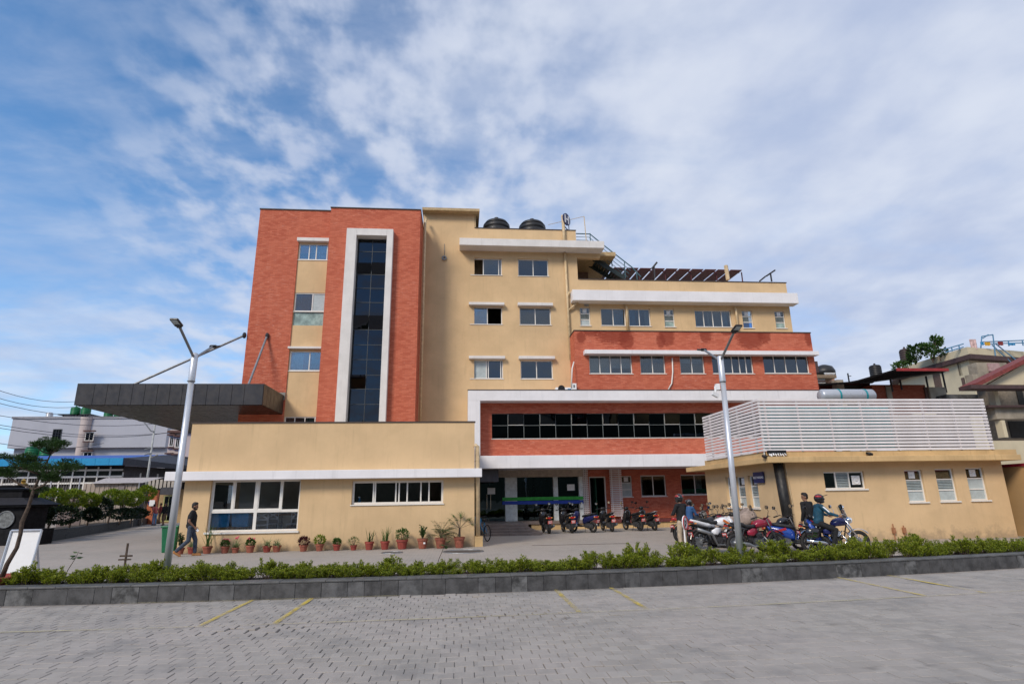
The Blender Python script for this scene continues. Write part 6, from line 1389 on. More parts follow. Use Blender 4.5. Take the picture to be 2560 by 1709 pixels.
def ax(p, Y): return W(*zl(*p), Y)
gx0_, gzt = ax((200, 290), YA); gx1_, _ = ax((1950, 500), YA); gzt = (gzt+ax((1500, 335), YA)[1])/2
ga = bldg('apartment_building', 'long pale grey windowless building with green tanks on its roof', 'building', ax((165, 655), YA)[0], gx1_, YA, ax((165, 650), YA)[1], GW, 14)
obj('upper_wall', MB().box(gx0_, gx1_, YA-.6, YA+14, ax((165, 650), YA)[1], gzt), GW, ga)
obj('roof_edge', MB().box(gx0_-.1, gx1_+.1, YA-.7, YA+14, gzt, gzt+.25), mat('grey_edge', (.28, .28, .31), .8), ga)
r = rect(YA-.6, zl(603, 425), zl(706, 585)); simple_win(ga, r, YA-.6, 3, DKG, frame=MUL)
cx_, czt = ax((1040, 325), YA); cr = (ax((1120, 400), YA)[0]-ax((1000, 400), YA)[0])/2
obj('stair_drum', MB().lathe([(cr, -.05), (cr, czt), (cr*1.08, czt), (cr*1.08, czt+.3)], (cx_, YA-.6, 0), 24), PKW, ga)
for p_, q_ in (((985, 462), (1085, 560)), ((960, 690), (1060, 790))): r = rect(YA-.6-cr, zl(*p_), zl(*q_)); simple_win(ga, r, YA-.62-cr, 2, DKG, hood=TRM)
pk = bldg('apartment_building', 'pinkish apartment block with brown window hoods behind the street lamp', 'building', ax((1925, 700), 58)[0], ax((2260, 700), 58)[0], 58, ax((2010, 430), 58)[1], PKW, 14)
obj('parapet_band', MB().box(ax((1925, 700), 58)[0]-.1, ax((2260, 700), 58)[0], 57.7, 58.2, ax((2010, 470), 58)[1], ax((2010, 445), 58)[1]), TRM, pk)
for p_, q_ in (((1955, 510), (2005, 625)), ((2025, 525), (2075, 640)), ((1925, 725), (1975, 850)), ((2000, 735), (2050, 860))): simple_win(pk, rect(58, zl(*p_), zl(*q_)), 58, 2, GCL, .05, hood=TRM)
GRT = mat('green_tank_plastic', (.012, .16, .06), .45, var=.1)
def stand_tank(px, top, bot, Y, rp, lb, base):
    t_ = tank('water_tank', px, top, bot, Y, rp, GRT, lb, 'green roof tanks'); z_ = t_.location.z; r_ = MB()
    for sx in (-1, 1):
        for sy in (-1, 1): r_.box(sx*.8-.06, sx*.8+.06, sy*.8-.06, sy*.8+.06, base-z_, -.1)
    r_.box(-1.3, 1.3, -1.1, 1.1, -.14, -.02); obj('stand', r_, BLK, t_, local=True)
for (p, q, w_, lb) in (((880, 168), 262, 52, 'first green tank from the left on the grey roof'), ((1000, 172), 262, 52, 'second green tank from the left on the grey roof, beside a black bracket'), ((1258, 225), 290, 50, 'third green tank on the grey roof under the canopy edge'), ((1372, 245), 290, 50, 'fourth green tank on the grey roof, partly behind the canopy')):
    a = zl(*p); stand_tank(a[0], a[1], zl(0, q)[1], YA+4, w_/4.6, lb, gzt)
SLT = mat('silver_roof_tank', (.62, .64, .68), .35, .4)
for p, q, w_, lb in (((577, 230), 295, 38, 'silver tank standing left on the grey roof'), ((1492, 288), 342, 36, 'silver tank on the grey roof below the canopy')):
    a = zl(*p); tank('water_tank', a[0], a[1], zl(0, q)[1]+4, YA+4, w_/4.6, SLT, lb, None, False)
# blue roofed pavilion
YP = 50.0; bl1 = mat('light_blue_sheet', (.02, .26, .52), .4, var=.06); bl2 = mat('deep_blue_sheet', (.012, .075, .38), .4)
px0, px1 = -60.0, ax((1420, 800), YP)[0]; pz1 = ax((800, 762), YP)[1]; pz0 = ax((800, 845), YP)[1]; pzr = ax((800, 720), YP+3)[1]
pav = empty('pavilion', (px1-8, YP, 0), 'long glazed pavilion with a bright blue sheet metal roof', 'building')
pp = 1.05; n = int((px1-px0)/pp)
fas = obj('roof', MB().box(px0, px1, YP+.02, YP+.3, pz0, pz1).add([(px0, YP, pz1), (px1, YP, pz1), (px1+1.5, YP+4, pzr), (px0, YP+4, pzr)], [(0, 1, 2, 3)]).add([(px1+1.5, YP+4, pzr), (px0, YP+4, pzr), (px0, YP+9, pz1-.3), (px1+6, YP+9, pz1-.3)], [(0, 1, 2, 3)]), bl2, pav)
off = rootoff(pav)
fpm = MB().box(0, pp-.02, -.02, .02, 0, pz1-pz0).mesh('roof_panel', bl1)
for k in range(min(n, 34)): inst('roof_panel', fpm, (px1-(k+1)*pp-off[0], YP-off[1], pz0), fas)
obj('gable', MB().add([(px1, YP+.02, pz0), (px1+9, YP+9, pz0-.6), (px1+9, YP+9, pz1-.3), (px1+1.5, YP+4, pzr), (px1, YP+.02, pz1)], [(0, 1, 2, 3, 4)]), mat('slate_gable', (.045, .05, .065), .6), pav)
obj('wall', MB().box(px0, px1-.5, YP+1.2, YP+1.3, -.05, pz0+.1), BLKI, pav)
obj('side_wall', MB().add([(px1-.5, YP+1.2, -.05), (px1+8, YP+9, -.05), (px1+8, YP+9, pz0-.4), (px1-.5, YP+1.2, pz0)], [(0, 1, 2, 3)]), mat('grey_glazing', (.10, .10, .11), .3), pav)
zts = [ax((1150, v), YP)[1] for v in (852, 888, 965, 1040, 1085)]
gz = MB()
for z in zts[1:4]: gz.box(px0, px1-.5, YP+1.05, YP+1.12, z-.07, z+.07)
gzo = obj('glazing', gz, FRM, pav)
k = 0; x_ = px1-.55
while x_ > px0+20:
    for w_ in (.9, .95, .95, .95, .95, .55):
        xa = x_-w_; obj('mullion', MB().box(xa-.05, xa+.05, YP+1.03, YP+1.1, 0, zts[0]), FRM, gzo); obj('pane', pane_mb(xa+.05, x_-.05, zts[2]+.07, zts[1]-.07, YP+1.08), GCL, gzo); x_ = xa
for k in range(9): t = k/9; obj('mullion', MB().box(px1-.5+8.5*t-.05, px1-.5+8.5*t+.05, YP+1.15+7.8*t, YP+1.2+7.8*t, 0, pz0-.4*t-.5), FRM, gzo)
for p, q, w_, lb in (((387, 622), 722, 76, 'large green tank behind the blue roof, left of the small tree top'), ((540, 628), 722, 62, 'large green tank behind the blue roof, hidden by the small tree')):
    a = zl(*p); t_ = tank('water_tank', a[0], a[1], zl(0, q+60)[1], YP+10, w_/4.6, GRT, lb, 'green roof tanks'); obj('stand', MB().box(-.9, .9, -.9, .9, -t_.location.z, -.01), GSTL, t_, local=True)
# hoarding of corrugated sheets in front of the pavilion
YH = 44.0; hx1, hz1 = ax((1600, 1045), YH); hx0 = ax((1075, 1045), YH)[0]; HRD = mat('beige_sheet', (.36, .30, .25), .75, var=.08, scale=1, streak=.15)
hd_ = empty('hoarding', ((hx0+hx1)/2, YH, 0), 'tall beige corrugated sheet hoarding in front of the blue pavilion', 'fence'); off = rootoff(hd_)
cm_ = MB(); ws_ = .9; nn_ = 9
for k in range(nn_):
    a = ws_*k/nn_; b = ws_*(k+1)/nn_; cm_.box(a, b-.002, -.02-(.03 if k % 3 == 1 else 0), .02, 0, 1)
shm = cm_.mesh('sheet', HRD); k = 0; x_ = hx1
while x_ > hx0-.5: x_ -= ws_+.01; o_ = inst('sheet', shm, (x_-off[0], (k % 2)*.03, 0), hd_); o_.scale = (1, 1, hz1); k += 1
obj('top_sheet', MB().add([(hx0, YH-.3, hz1), (hx1+.4, YH-.3, hz1), (hx1+1.0, YH+1.4, hz1+.42), (hx0, YH+1.4, hz1+.42)], [(0, 1, 2, 3)]), mat('dull_sheet', (.40, .36, .34), .6, streak=.2), hd_)
sgb = rect(YH-.4, zl(1335, 1080), zl(1405, 1145)); obj('board', MB().box(sgb[0], sgb[1], YH-.12, YH-.06, sgb[2], sgb[3]), mat('mauve_board', (.20, .17, .17), .7), hd_)
fn = empty('mesh_fence', (ax((550, 1200), 42.5)[0], 42.5, 0), 'grey metal fence with white posts and ribbed lower sheets behind the topiary', 'fence'); off = rootoff(fn)
fx0_, fx1_ = ax((-60, 1100), 42.5)[0], hx0; fzt = ax((600, 975), 42.5)[1]; RBS = mat('ribbed_grey_sheet', (.33, .30, .29), .7, var=.1, streak=.1)
x_ = fx1_; psm = MB().box(-.03, .03, -.03, .03, 0, fzt).mesh('post', GW); shm2 = MB()
for k in range(8): shm2.box(-.9+.1125*k*2, -.9+.1125*(k*2+1.6), -.015, .015, 0, 1.25)
shm2 = shm2.mesh('sheet', RBS)
while x_ > fx0_: inst('post', psm, (x_-off[0], 0, 0), fn); inst('sheet', shm2, (x_-.9-off[0], .08, 0), fn); x_ -= 1.8
for z in (fzt*.98, fzt*.72, 1.3): obj('rail', MB().box(fx0_, fx1_, 42.44, 42.5, z-.02, z+.02), GW, fn)
mg = MB(); k = 0; x_ = fx1_
while x_ > fx0_: mg.box(x_-.005, x_+.005, 42.47, 42.49, 1.3, fzt); x_ -= .16
g_ = obj('bars', mg, RBS, fn); g_['kind'] = 'stuff'
bp = rect(38.5, zl(690, 1125), zl(955, 1420)); bo = empty('notice_board', ((bp[0]+bp[1])/2, 38.5, 0), 'large plain brown board standing behind the topiary bushes', 'board')
obj('panel', MB().box(bp[0], bp[1], 38.5, 38.6, .1, bp[3]), mat('brown_board', (.17, .13, .12), .7, var=.08), bo); obj('post', MB().box(bp[0]+.1, bp[0]+.2, 38.6, 38.7, 0, bp[3]-.1), GSTL, bo); obj('post', MB().box(bp[1]-.2, bp[1]-.1, 38.6, 38.7, 0, bp[3]-.1), GSTL, bo)
# poles and wires
pxb = ax((1702, 1090), 46); pxt = ax((1790, 360), 46)
up_ = empty('utility_pole', (pxt[0], 46, 0), 'slim grey utility pole with lamp arms beside the pavilion gable', 'pole')
obj('pole', MB().tube([(pxt[0], 46, 0), (pxt[0], 46, pxt[1])], [.10, .06], 10), mat('pole_grey', (.38, .40, .40), .6), up_, smooth=True)
for pts in (((1785, 455), (1750, 450), (1665, 340), (1605, 330)), ((1745, 760), (1830, 722))): obj('lamp_arm', MB().tube([(ax(p, 46)[0], 45.9, ax(p, 46)[1]) for p in pts], .05, 6), GSTL, up_)
for z in (640, 700): a = ax((1690, z+25), 46); b = ax((1750, z), 46); obj('crossarm', MB().tube([(a[0], 45.7, a[1]), (b[0], 46, b[1])], .045, 5), GSTL, up_)
wr_ = mat('wire_black', (.03, .03, .035), .6)
for i, (a, b, lb) in enumerate((((0, 582), (190, 826), 'uppermost'), ((0, 668), (200, 865), 'second'), ((0, 755), (330, 935), 'third'), ((0, 896), (430, 945), 'fourth'), ((0, 970), (440, 1022), 'fifth'), ((0, 996), (420, 1030), 'sixth'), ((0, 1090), (90, 1112), 'lowest'))):
    pa = (a[0]/3.136 if i < 0 else a[0], 0)
    A = W(-120, 740+(a[1]-40)/3.136 if a[1] > 0 else 0, 44) if i < 6 else W(-120, 1095, 44)
    A = W(-150, 740+(a[1]*1.0-60)/3.136, 44); Bp = W(b[0]*1.0 if i != 6 else 260, 740+(b[1]+0)/3.136 if i < 3 else 740+(b[1]+40)/3.136, 60)
    A, Bp = V(A[0], 44, A[1]), V(Bp[0], 60, Bp[1]); pts = [A.lerp(Bp, t/10)-V(0, 0, .9*4*(t/10)*(1-t/10)) for t in range(11)]
    w_ = empty('overhead_wire', A, lb+' overhead wire crossing the sky at the left edge', 'wire', 'overhead wires'); obj('cable', MB().tube([p-A for p in pts], .022, 5), wr_, w_, local=True)
# dark stone shrine
zs = crop(0, 1080, 3.92); BST = mat('black_stone', (.010, .010, .012), .75, var=.3, scale=4, spec=.15); YS = 27.0
def sx(x, y, Y=YS): return W(*zs(x, y), Y)
sc0 = sx(-40, 800)[0]; sh_ = empty('stone_shrine', (sx(60, 800)[0], YS, 0), 'black tiered stone shrine with pale round medallion and small gilt finial', 'shrine')
cxs = sx(-100, 800)[0]
for nm, hw, za, zb_ in (('base', 1.45, 0, .45), ('body', 1.22, .45, sx(60, 735)[1]), ('cornice', 1.5, sx(60, 735)[1], sx(60, 712)[1]), ('upper_tier', .85, sx(60, 640)[1], sx(60, 575)[1]), ('upper_cornice', .95, sx(60, 575)[1], sx(60, 555)[1]), ('crown_block', .42, sx(60, 535)[1], sx(60, 515)[1])):
    obj(nm, MB().box(cxs-hw, cxs+hw, YS+.9-hw*.6, YS+.9+hw*.6, za, zb_), BST, sh_, bev=.02)
def frus(h0, h1, z0, z1): c_ = YS+.9; a_, b_ = h0*.6, h1*.6; return MB().add([(cxs-h0, c_-a_, z0), (cxs+h0, c_-a_, z0), (cxs+h0, c_+a_, z0), (cxs-h0, c_+a_, z0), (cxs-h1, c_-b_, z1), (cxs+h1, c_-b_, z1), (cxs+h1, c_+b_, z1), (cxs-h1, c_+b_, z1)], [(0,3,2,1),(4,5,6,7),(0,1,5,4),(1,2,6,5),(2,3,7,6),(3,0,4,7)])
obj('roof', frus(1.6, .95, sx(60, 712)[1], sx(60, 640)[1]), mat('slate_roof', (.022, .022, .027), .7, spec=.2), sh_); obj('upper_roof', frus(1.05, .35, sx(60, 555)[1], sx(60, 535)[1]), BST, sh_)
obj('finial', MB().lathe([(.16, sx(60, 515)[1]), (.20, sx(60, 500)[1]), (.08, sx(60, 480)[1]), (.10, sx(60, 465)[1]), (.01, sx(60, 440)[1])], (sx(235, 460, YS+1.35)[0], YS+1.35, 0), 12), mat('gilt', (.45, .28, .06), .3, .8), sh_)
mz = sx(30, 855); obj('medallion', MB().lathe([(.33, -.03), (.33, .06)], (mz[0], YS+.16, mz[1]), 24, 'Y'), mat('pale_stone', (.17, .18, .18), .6, var=.3, scale=8), sh_); obj('medallion_ring', MB().torus((mz[0], YS+.13, mz[1]), .33, .03, 'Y', 24, 6), GSTL, sh_)
# dark planter wall running up the drive, with clipped bushes
pa, pb_ = G(86, 1360), G(392, 1306); A, Bp = V(pa[0], pa[1], 0), V(pb_[0], pb_[1], 0); dv = (Bp-A).normalized(); nv = V(-dv.y, dv.x, 0); nv = nv if nv.x < 0 else -nv; Lw = (Bp-A).length
pw = empty('planter_wall', A, 'long black stone planter wall leading up the drive', 'planter'); nseg = 14
blm = MB().obox((Lw/nseg/2, .15, .22), (Lw/nseg/2-.01, 0, 0), (0, .15, 0), (0, 0, .24)).mesh('stone', mat('black_planter_stone', (.008, .008, .009), .6, var=.3)); ang = math.atan2(dv.y, dv.x)
for k in range(nseg): inst('stone', blm, tuple(dv*(Lw*k/nseg)), pw, (0, 0, ang))
obj('soil', MB().quad(nv*.1+V(0, 0, .36), dv*Lw+nv*.1+V(0, 0, .36), dv*Lw+nv*2.2+V(0, 0, .36), nv*2.2+V(0, 0, .36)), SOIL, pw, local=True)
pe = G(60, 1375); obj('planter_end', MB().box(-1.2, .35, -.5, .5, 0, .62), BST, pw, local=True)
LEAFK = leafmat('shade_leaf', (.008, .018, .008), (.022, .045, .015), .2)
rg = random.Random(31)
def topiary(px, pyc, Y, rr_, m, lb, stem=True, flat=.75):
    rr_ *= .62
    x_, z_ = W(*zl(px, pyc), Y); t_ = empty('topiary_bush', (x_, Y, .3), lb, 'bush', 'clipped bushes in the black planter'); lv = MB(); z_ -= .3
    for k in range(900):
        u = V(rg.gauss(0, 1), rg.gauss(0, 1), rg.gauss(0, 1)).normalized(); p = V(u.x*rr_, u.y*rr_, z_+u.z*rr_*flat)*1.0; p = V(p.x*rg.uniform(.7, 1.08), p.y*rg.uniform(.7, 1.08), z_+(p.z-z_)*rg.uniform(.7, 1.08)); leaf(lv, p, u+V(rg.gauss(0, .5), rg.gauss(0, .5), .3), .16, .10, rg)
    obj('foliage', lv, m, t_, local=True)
    if stem: obj('stem', MB().tube([(0, 0, 0), (.1, 0, z_*.5), (0, 0, z_)], .05, 6).tube([(.1, 0, z_*.4), (-.25, 0, z_)], .035, 5).tube([(.08, 0, z_*.4), (.3, 0, z_)], .03, 5), BARK, t_, local=True)
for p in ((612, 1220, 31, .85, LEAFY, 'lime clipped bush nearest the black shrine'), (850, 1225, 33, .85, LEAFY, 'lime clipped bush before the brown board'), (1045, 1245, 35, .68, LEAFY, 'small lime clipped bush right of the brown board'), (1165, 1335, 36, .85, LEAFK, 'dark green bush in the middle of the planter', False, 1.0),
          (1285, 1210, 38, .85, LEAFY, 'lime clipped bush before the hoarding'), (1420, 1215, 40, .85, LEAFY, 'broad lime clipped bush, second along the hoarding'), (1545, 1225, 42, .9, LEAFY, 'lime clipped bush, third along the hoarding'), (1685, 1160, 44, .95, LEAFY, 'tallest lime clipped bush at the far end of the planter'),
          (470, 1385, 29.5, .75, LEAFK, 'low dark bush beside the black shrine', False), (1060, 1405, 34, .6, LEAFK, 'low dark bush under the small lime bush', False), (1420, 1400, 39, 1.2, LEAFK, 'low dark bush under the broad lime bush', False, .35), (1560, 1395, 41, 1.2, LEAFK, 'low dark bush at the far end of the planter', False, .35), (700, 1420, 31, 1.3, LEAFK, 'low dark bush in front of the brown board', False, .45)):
    topiary(*p)
# gate lodge at the end of the drive
YL = 52.0; lx0, lx1 = ax((1790, 1200), YL)[0], ax((2150, 1200), YL)[0]; lz = ax((1900, 1010), YL)[1]
lod = bldg('gate_lodge', 'low tan gate lodge with ribbed fascia and dark sign at the end of the drive', 'building', ax((1840, 1200), YL)[0], lx1, YL, ax((1900, 1120), YL)[1], mat('lodge_wall', (.40, .28, .15), .8), 8)
rbm = MB().box(-.10, .10, -.03, .03, 0, lz-ax((1900, 1110), YL)[1]).mesh('slat', mat('lodge_slat', (.42, .38, .33), .7)); off = rootoff(lod); k = 0
while lx0+.3*k < lx1: inst('slat', rbm, (lx0+.3*k-off[0], -1.2, ax((1900, 1110), YL)[1]), lod); k += 1
obj('roof', MB().box(lx0, lx1, YL-1.15, YL+6, lz-.25, lz-.05), BLKI, lod); sgn = rect(YL-1.3, zl(1855, 1095), zl(2000, 1180)); obj('sign_board', MB().box(sgn[0], lx1, YL-1.4, YL-1.3, sgn[2], sgn[3]), mat('dark_sign', (.05, .05, .058), .6), lod)
r = rect(YL, zl(1882, 1190), zl(2000, 1400)); simple_win(lod, (r[0], r[1], .1, r[3]), YL, 2, DKG, .08, mat('lime_frame', (.45, .45, .20), .5))
ow = empty('orange_wall', (ax((1735, 1300), 49)[0], 49, 0), 'orange wall carrying a blue sign at the end of the drive', 'wall'); r = rect(49, zl(1700, 1130), zl(1785, 1410)); obj('wall_face', MB().box(r[0], r[1]+.1, 49, 49.3, 0, r[3]), mat('orange_plaster', (.42, .12, .05), .8, var=.2), ow)
r = rect(48.9, zl(1705, 1258), zl(1772, 1296)); bsn = empty('direction_sign', ((r[0]+r[1])/2, 48.9, r[2]), 'small blue sign with a white mark on the orange wall', 'sign'); obj('board', MB().box(r[0], r[1], 48.9, 48.96, r[2], r[3]), NAV, bsn); c_ = (r[0]+r[1])/2+.1; obj('mark', MB().box(c_-.2, c_+.2, 48.87, 48.895, (r[2]+r[3])/2-.22, (r[2]+r[3])/2+.22), SIGNW, bsn)

# ------------------------------------------------------------------ near left corner: small tree and white board
zt2 = crop(0, 1080, 3.92); YTr = 11.6
def tp(x, y, Y=YTr): a = W(*zt2(x, y), Y); return V(a[0], Y, a[1])
base = tp(20, 1420); tr = empty('small_tree', base, 'small cypress-like tree with layered foliage pads and a bent trunk', 'tree')
tk = [tp(20, 1420), tp(70, 1290), tp(165, 1130), tp(200, 1000), tp(215, 880), tp(280, 730), tp(330, 560), tp(400, 420), tp(470, 270), tp(495, 215)]
obj('trunk', MB().tube(tk, [.040, .038, .034, .032, .036, .030, .024, .020, .015, .009], 10), BARK, tr, smooth=True)
pads = [(500, 190, 40), (380, 125, 85), (545, 130, 95), (650, 150, 70), (420, 150, 45), (150, 285, 95), (270, 320, 110), (330, 270, 70), (90, 262, 50), (600, 320, 90), (560, 385, 120), (690, 360, 80), (500, 465, 70), (430, 440, 60), (560, 470, 50), (340, 580, 55), (380, 360, 60), (20, 420, 75), (-60, 400, 80)]
brn = MB(); lv = MB(); rg = random.Random(17)
for x, y, rp in pads:
    c = tp(x, y)+V(0, rg.uniform(-.25, .25), 0); rr_ = rp/3.92/FPX*11.2; j = min(tk, key=lambda p: (p-c).length if p.z < c.z+.05 else 9); brn.tube([j, j.lerp(c, .6)+V(0, 0, -.03), c], [.016, .012, .006], 5)
    for k in range(int(260*(rp/80))):
        u = V(rg.gauss(0, 1), rg.gauss(0, 1), rg.gauss(0, 1)).normalized(); q = rg.uniform(.2, 1)**.6; p = c+V(u.x*rr_*1.15*q, u.y*rr_*1.1*q, u.z*rr_*.55*q+.02+abs(u.x)*rr_*.25*math.sin(x*1.7+u.x*3)); d = V(u.x*.8, u.y*.8, .35+rg.uniform(-.1, .3))
        for s_ in range(3): leaf(lv, p+d*.012*s_, d+V(rg.gauss(0, .35), rg.gauss(0, .35), rg.gauss(0, .25)), rg.uniform(.035, .065), .012, rg)
obj('branches', brn, BARK, tr); obj('foliage', lv, LEAFD, tr)
rp_ = empty('tree_pot', base-V(0, 0, .02), 'shallow dark red bowl at the foot of the small tree', 'pot'); obj('bowl', MB().lathe([(.20, -.12), (.34, -.06), (.40, .03), (.41, .05), (.36, .05), (.30, .0)], n=24), TER2, rp_, local=True, smooth=True); obj('stone_block', MB().box(-.45, .45, -.4, .4, -base.z+.0, -.115), KRB, rp_, local=True)
YW = 12.6; c0, c1, c2, c3 = [V(W(*zt2(*p), YW)[0], YW, W(*zt2(*p), YW)[1]) for p in ((-10, 1440), (270, 1440), (355, 962), (30, 968))]
wb = empty('white_board', V((c0.x+c1.x)/2, YW, 0), 'blank white framed board leaning behind the small tree', 'board'); zb_ = .05; zt_ = c2.z; xa, xb = (c0.x+c3.x)/2, (c1.x+c2.x)/2
obj('board', MB().add([(xa, YW, zb_), (xb, YW, zb_), (xb, YW+.16, zt_), (xa, YW+.16, zt_), (xa, YW+.03, zb_), (xb, YW+.03, zb_), (xb, YW+.19, zt_), (xa, YW+.19, zt_)], [(0,1,2,3),(7,6,5,4),(0,4,5,1),(1,5,6,2),(2,6,7,3),(3,7,4,0)]), SIGNW, wb)
fr_ = MB()
for (a, b) in (((xa, YW, zb_), (xb, YW, zb_)), ((xb, YW, zb_), (xb, YW+.16, zt_)), ((xb, YW+.16, zt_), (xa, YW+.16, zt_)), ((xa, YW+.16, zt_), (xa, YW, zb_))): fr_.tube([V(*a)-V(0, .01, 0), V(*b)-V(0, .01, 0)], .022, 6)
obj('frame', fr_, STL, wb); obj('leg', MB().tube([(xa+.1, YW+.19, zt_-.1), (xa+.1, YW+.55, 0)], .02, 6).tube([(xb-.1, YW+.19, zt_-.1), (xb-.1, YW+.55, 0)], .02, 6), STL, wb)

# ------------------------------------------------------------------ right background houses
def foot_prism(pts, z0, z1):
    n = len(pts); mb = MB(); mb.v = [(x, y, z0) for x, y in pts]+[(x, y, z1) for x, y in pts]; mb.f = [tuple(reversed(range(n))), tuple(range(n, 2*n))]+[(i, (i+1) % n, n+(i+1) % n, n+i) for i in range(n)]; return mb
def rz_(x, y, Y): a = W(*zr(x, y), Y); return a
CRW = mat('cream_house_wall', (.60, .52, .36), .85, var=.06, scale=.5, streak=.12); CON = mat('weathered_concrete', (.32, .28, .22), .9, var=.25, scale=.9, streak=.35); DTR = mat('dark_brown_trim', (.075, .045, .045), .75)
Yc = 40.0; hc = rz_(1740, 215, Yc); zt_ = hc[1]; C0 = (rz_(1765, 450, Yc)[0], Yc)
lft = None
for k in range(200):
    Yt = Yc+k*.1; a = rz_(985, 450, Yt)
    if a[1] >= zt_: lft = (a[0], Yt); break
lft = lft or (a[0], Yt)
rgt_ = (rz_(2500, 500, Yc+1)[0], Yc+1.5); bk = (lft[0]+6, lft[1]+9)
hs_ = empty('house', (C0[0], C0[1], 0), 'cream house with roof garden, dark brown eave band and washing on its terrace', 'house')
dz = (rz_(1740, 215, Yc)[1]-rz_(1740, 300, Yc)[1])
obj('wall', foot_prism([lft, C0, rgt_, (rgt_[0], rgt_[1]+9), bk], -.05, zt_-dz-.35), CRW, hs_)
def grow(pts, d): cxm = sum(p[0] for p in pts)/len(pts); cym = sum(p[1] for p in pts)/len(pts); return [(x+(x-cxm)/math.hypot(x-cxm, y-cym)*d, y+(y-cym)/math.hypot(x-cxm, y-cym)*d) for x, y in pts]
fp = [lft, C0, rgt_, (rgt_[0], rgt_[1]+9), bk]
obj('eave_band', foot_prism(grow(fp, .7), zt_-dz-.35, zt_-dz), DTR, hs_); obj('parapet', foot_prism(grow(fp, .35), zt_-dz+.002, zt_), CRW, hs_)
wdv = (V(C0[0], C0[1], 0)-V(lft[0], lft[1], 0)); wl_ = wdv.length; wdv.normalize(); wn = V(wdv.y, -wdv.x, 0); wn = wn if wn.y < 0 else -wn
def on_left(x, y):
    """point of the house's left wall seen at this place in the photograph"""
    d = _ray(*zr(x, y)); P0 = V(lft[0], lft[1], 0); k = ((P0-V(0, 0, 0)).dot(wn))/(d.dot(wn)); return V(d.x*k, d.y*k, CAM_H+d.z*k)
for a, b in (((1625, 372), (1675, 500)), ((1672, 552), (1720, 665)), ((1360, 505), (1455, 640))):
    c = (on_left(*a)+on_left(*b))/2; w_ = abs((on_left(*b)-on_left(*a)).dot(wdv))/2; h_ = abs(on_left(*a).z-on_left(*b).z)/2
    f = obj('window', MB().obox(c+wn*.03, wdv*(w_+.08), wn*.03, V(0, 0, h_+.08)), mat('brown_frame', (.13, .08, .06), .6), hs_); obj('pane', MB().obox(c+wn*.065-wdv*w_*.5, wdv*w_*.46, wn*.01, V(0, 0, h_)), DKG, f); obj('pane', MB().obox(c+wn*.065+wdv*w_*.5, wdv*w_*.46, wn*.01, V(0, 0, h_)), DKG, f)
a, b = on_left(1700, 330), on_left(1775, 690); obj('drain_pipe', MB().tube([a+wn*.1, V(a.x, a.y, b.z)+wn*.1], .07, 8), CRW, hs_)
# roof garden, tank, railing and washing
tank('water_tank', zr(1045, 0)[0], zr(0, 222)[1], zr(0, 370)[1], 44, 12, mat('brown_tank', (.05, .032, .03), .6), 'dark brown barrel tank beside the roof garden of the cream house')
rg = random.Random(44)
def roof_plant(pads, lb, m, Y):
    c0 = rz_(*pads[0][:2], Y); zb_ = zt_-dz; t_ = empty('roof_garden_plant', (c0[0], Y, zb_), lb, 'plant'); lv = MB(); st = MB()
    for x, y, rp in pads:
        c = rz_(x, y, Y); c = V(c[0], Y, c[1]); rr_ = rp/4.35/FPX*Y; st.tube([V(c0[0], Y, zb_), V((c.x+c0[0])/2, Y, (zb_+c.z)/2+.1), c], .03, 5)
        for k in range(int(90*rp/40)):
            u = V(rg.gauss(0, 1), rg.gauss(0, 1), rg.gauss(0, 1)).normalized()*rg.uniform(.3, 1.05); leaf(lv, c+u*rr_, u+V(0, 0, .3), rg.uniform(.16, .3), .16, rg)
    obj('foliage', lv, m, t_); obj('stems', st, BARK, t_)
roof_plant([(1150, 290, 70), (1120, 220, 30), (1200, 210, 35), (1130, 340, 45), (1250, 250, 40)], 'broad leafy shrub beside the brown tank on the cream house', LEAFD, 43.2)
roof_plant([(1330, 220, 55), (1270, 200, 35), (1390, 130, 50), (1430, 140, 35), (1360, 110, 20), (1330, 280, 40), (1410, 180, 30)], 'tall leaning tree in the middle of the roof garden', LEAFG, 42.5)
roof_plant([(1020, 400, 45), (960, 420, 35), (1080, 390, 40)], 'low trailing plants at the left end of the roof garden', LEAFG, 43.8)
roof_plant([(1420, 270, 30), (1480, 250, 25)], 'small dark shrub at the right end of the roof garden', LEAFD, 41.8)
BRL = mat('pale_blue_railing', (.10, .24, .38), .5); rl = MB()
def rp3(x, y, Y=40.2): a = rz_(x, y, Y); return (a[0], Y, a[1])
for pts in (((1480, 230), (1690, 170)), ((1500, 260), (1690, 205)), ((1900, 150), (2349, 132)), ((1900, 170), (2349, 160)), ((1560, 205), (1570, 250)), ((1640, 185), (1650, 230)), ((2020, 150), (2025, 200)), ((2180, 145), (2185, 195)), ((2330, 135), (2340, 190)), ((1890, 90), (1870, 330)), ((2010, 70), (2040, 320)), ((1870, 330), (2050, 320)), ((1890, 90), (2010, 70)), ((1900, 110), (1960, 70)), ((2000, 180), (2240, 400)), ((2040, 170), (2330, 400)), ((1810, 190), (1880, 310))):
    rl.tube([rp3(*p) for p in pts], .045, 5)
obj('railing', rl, BRL, hs_)
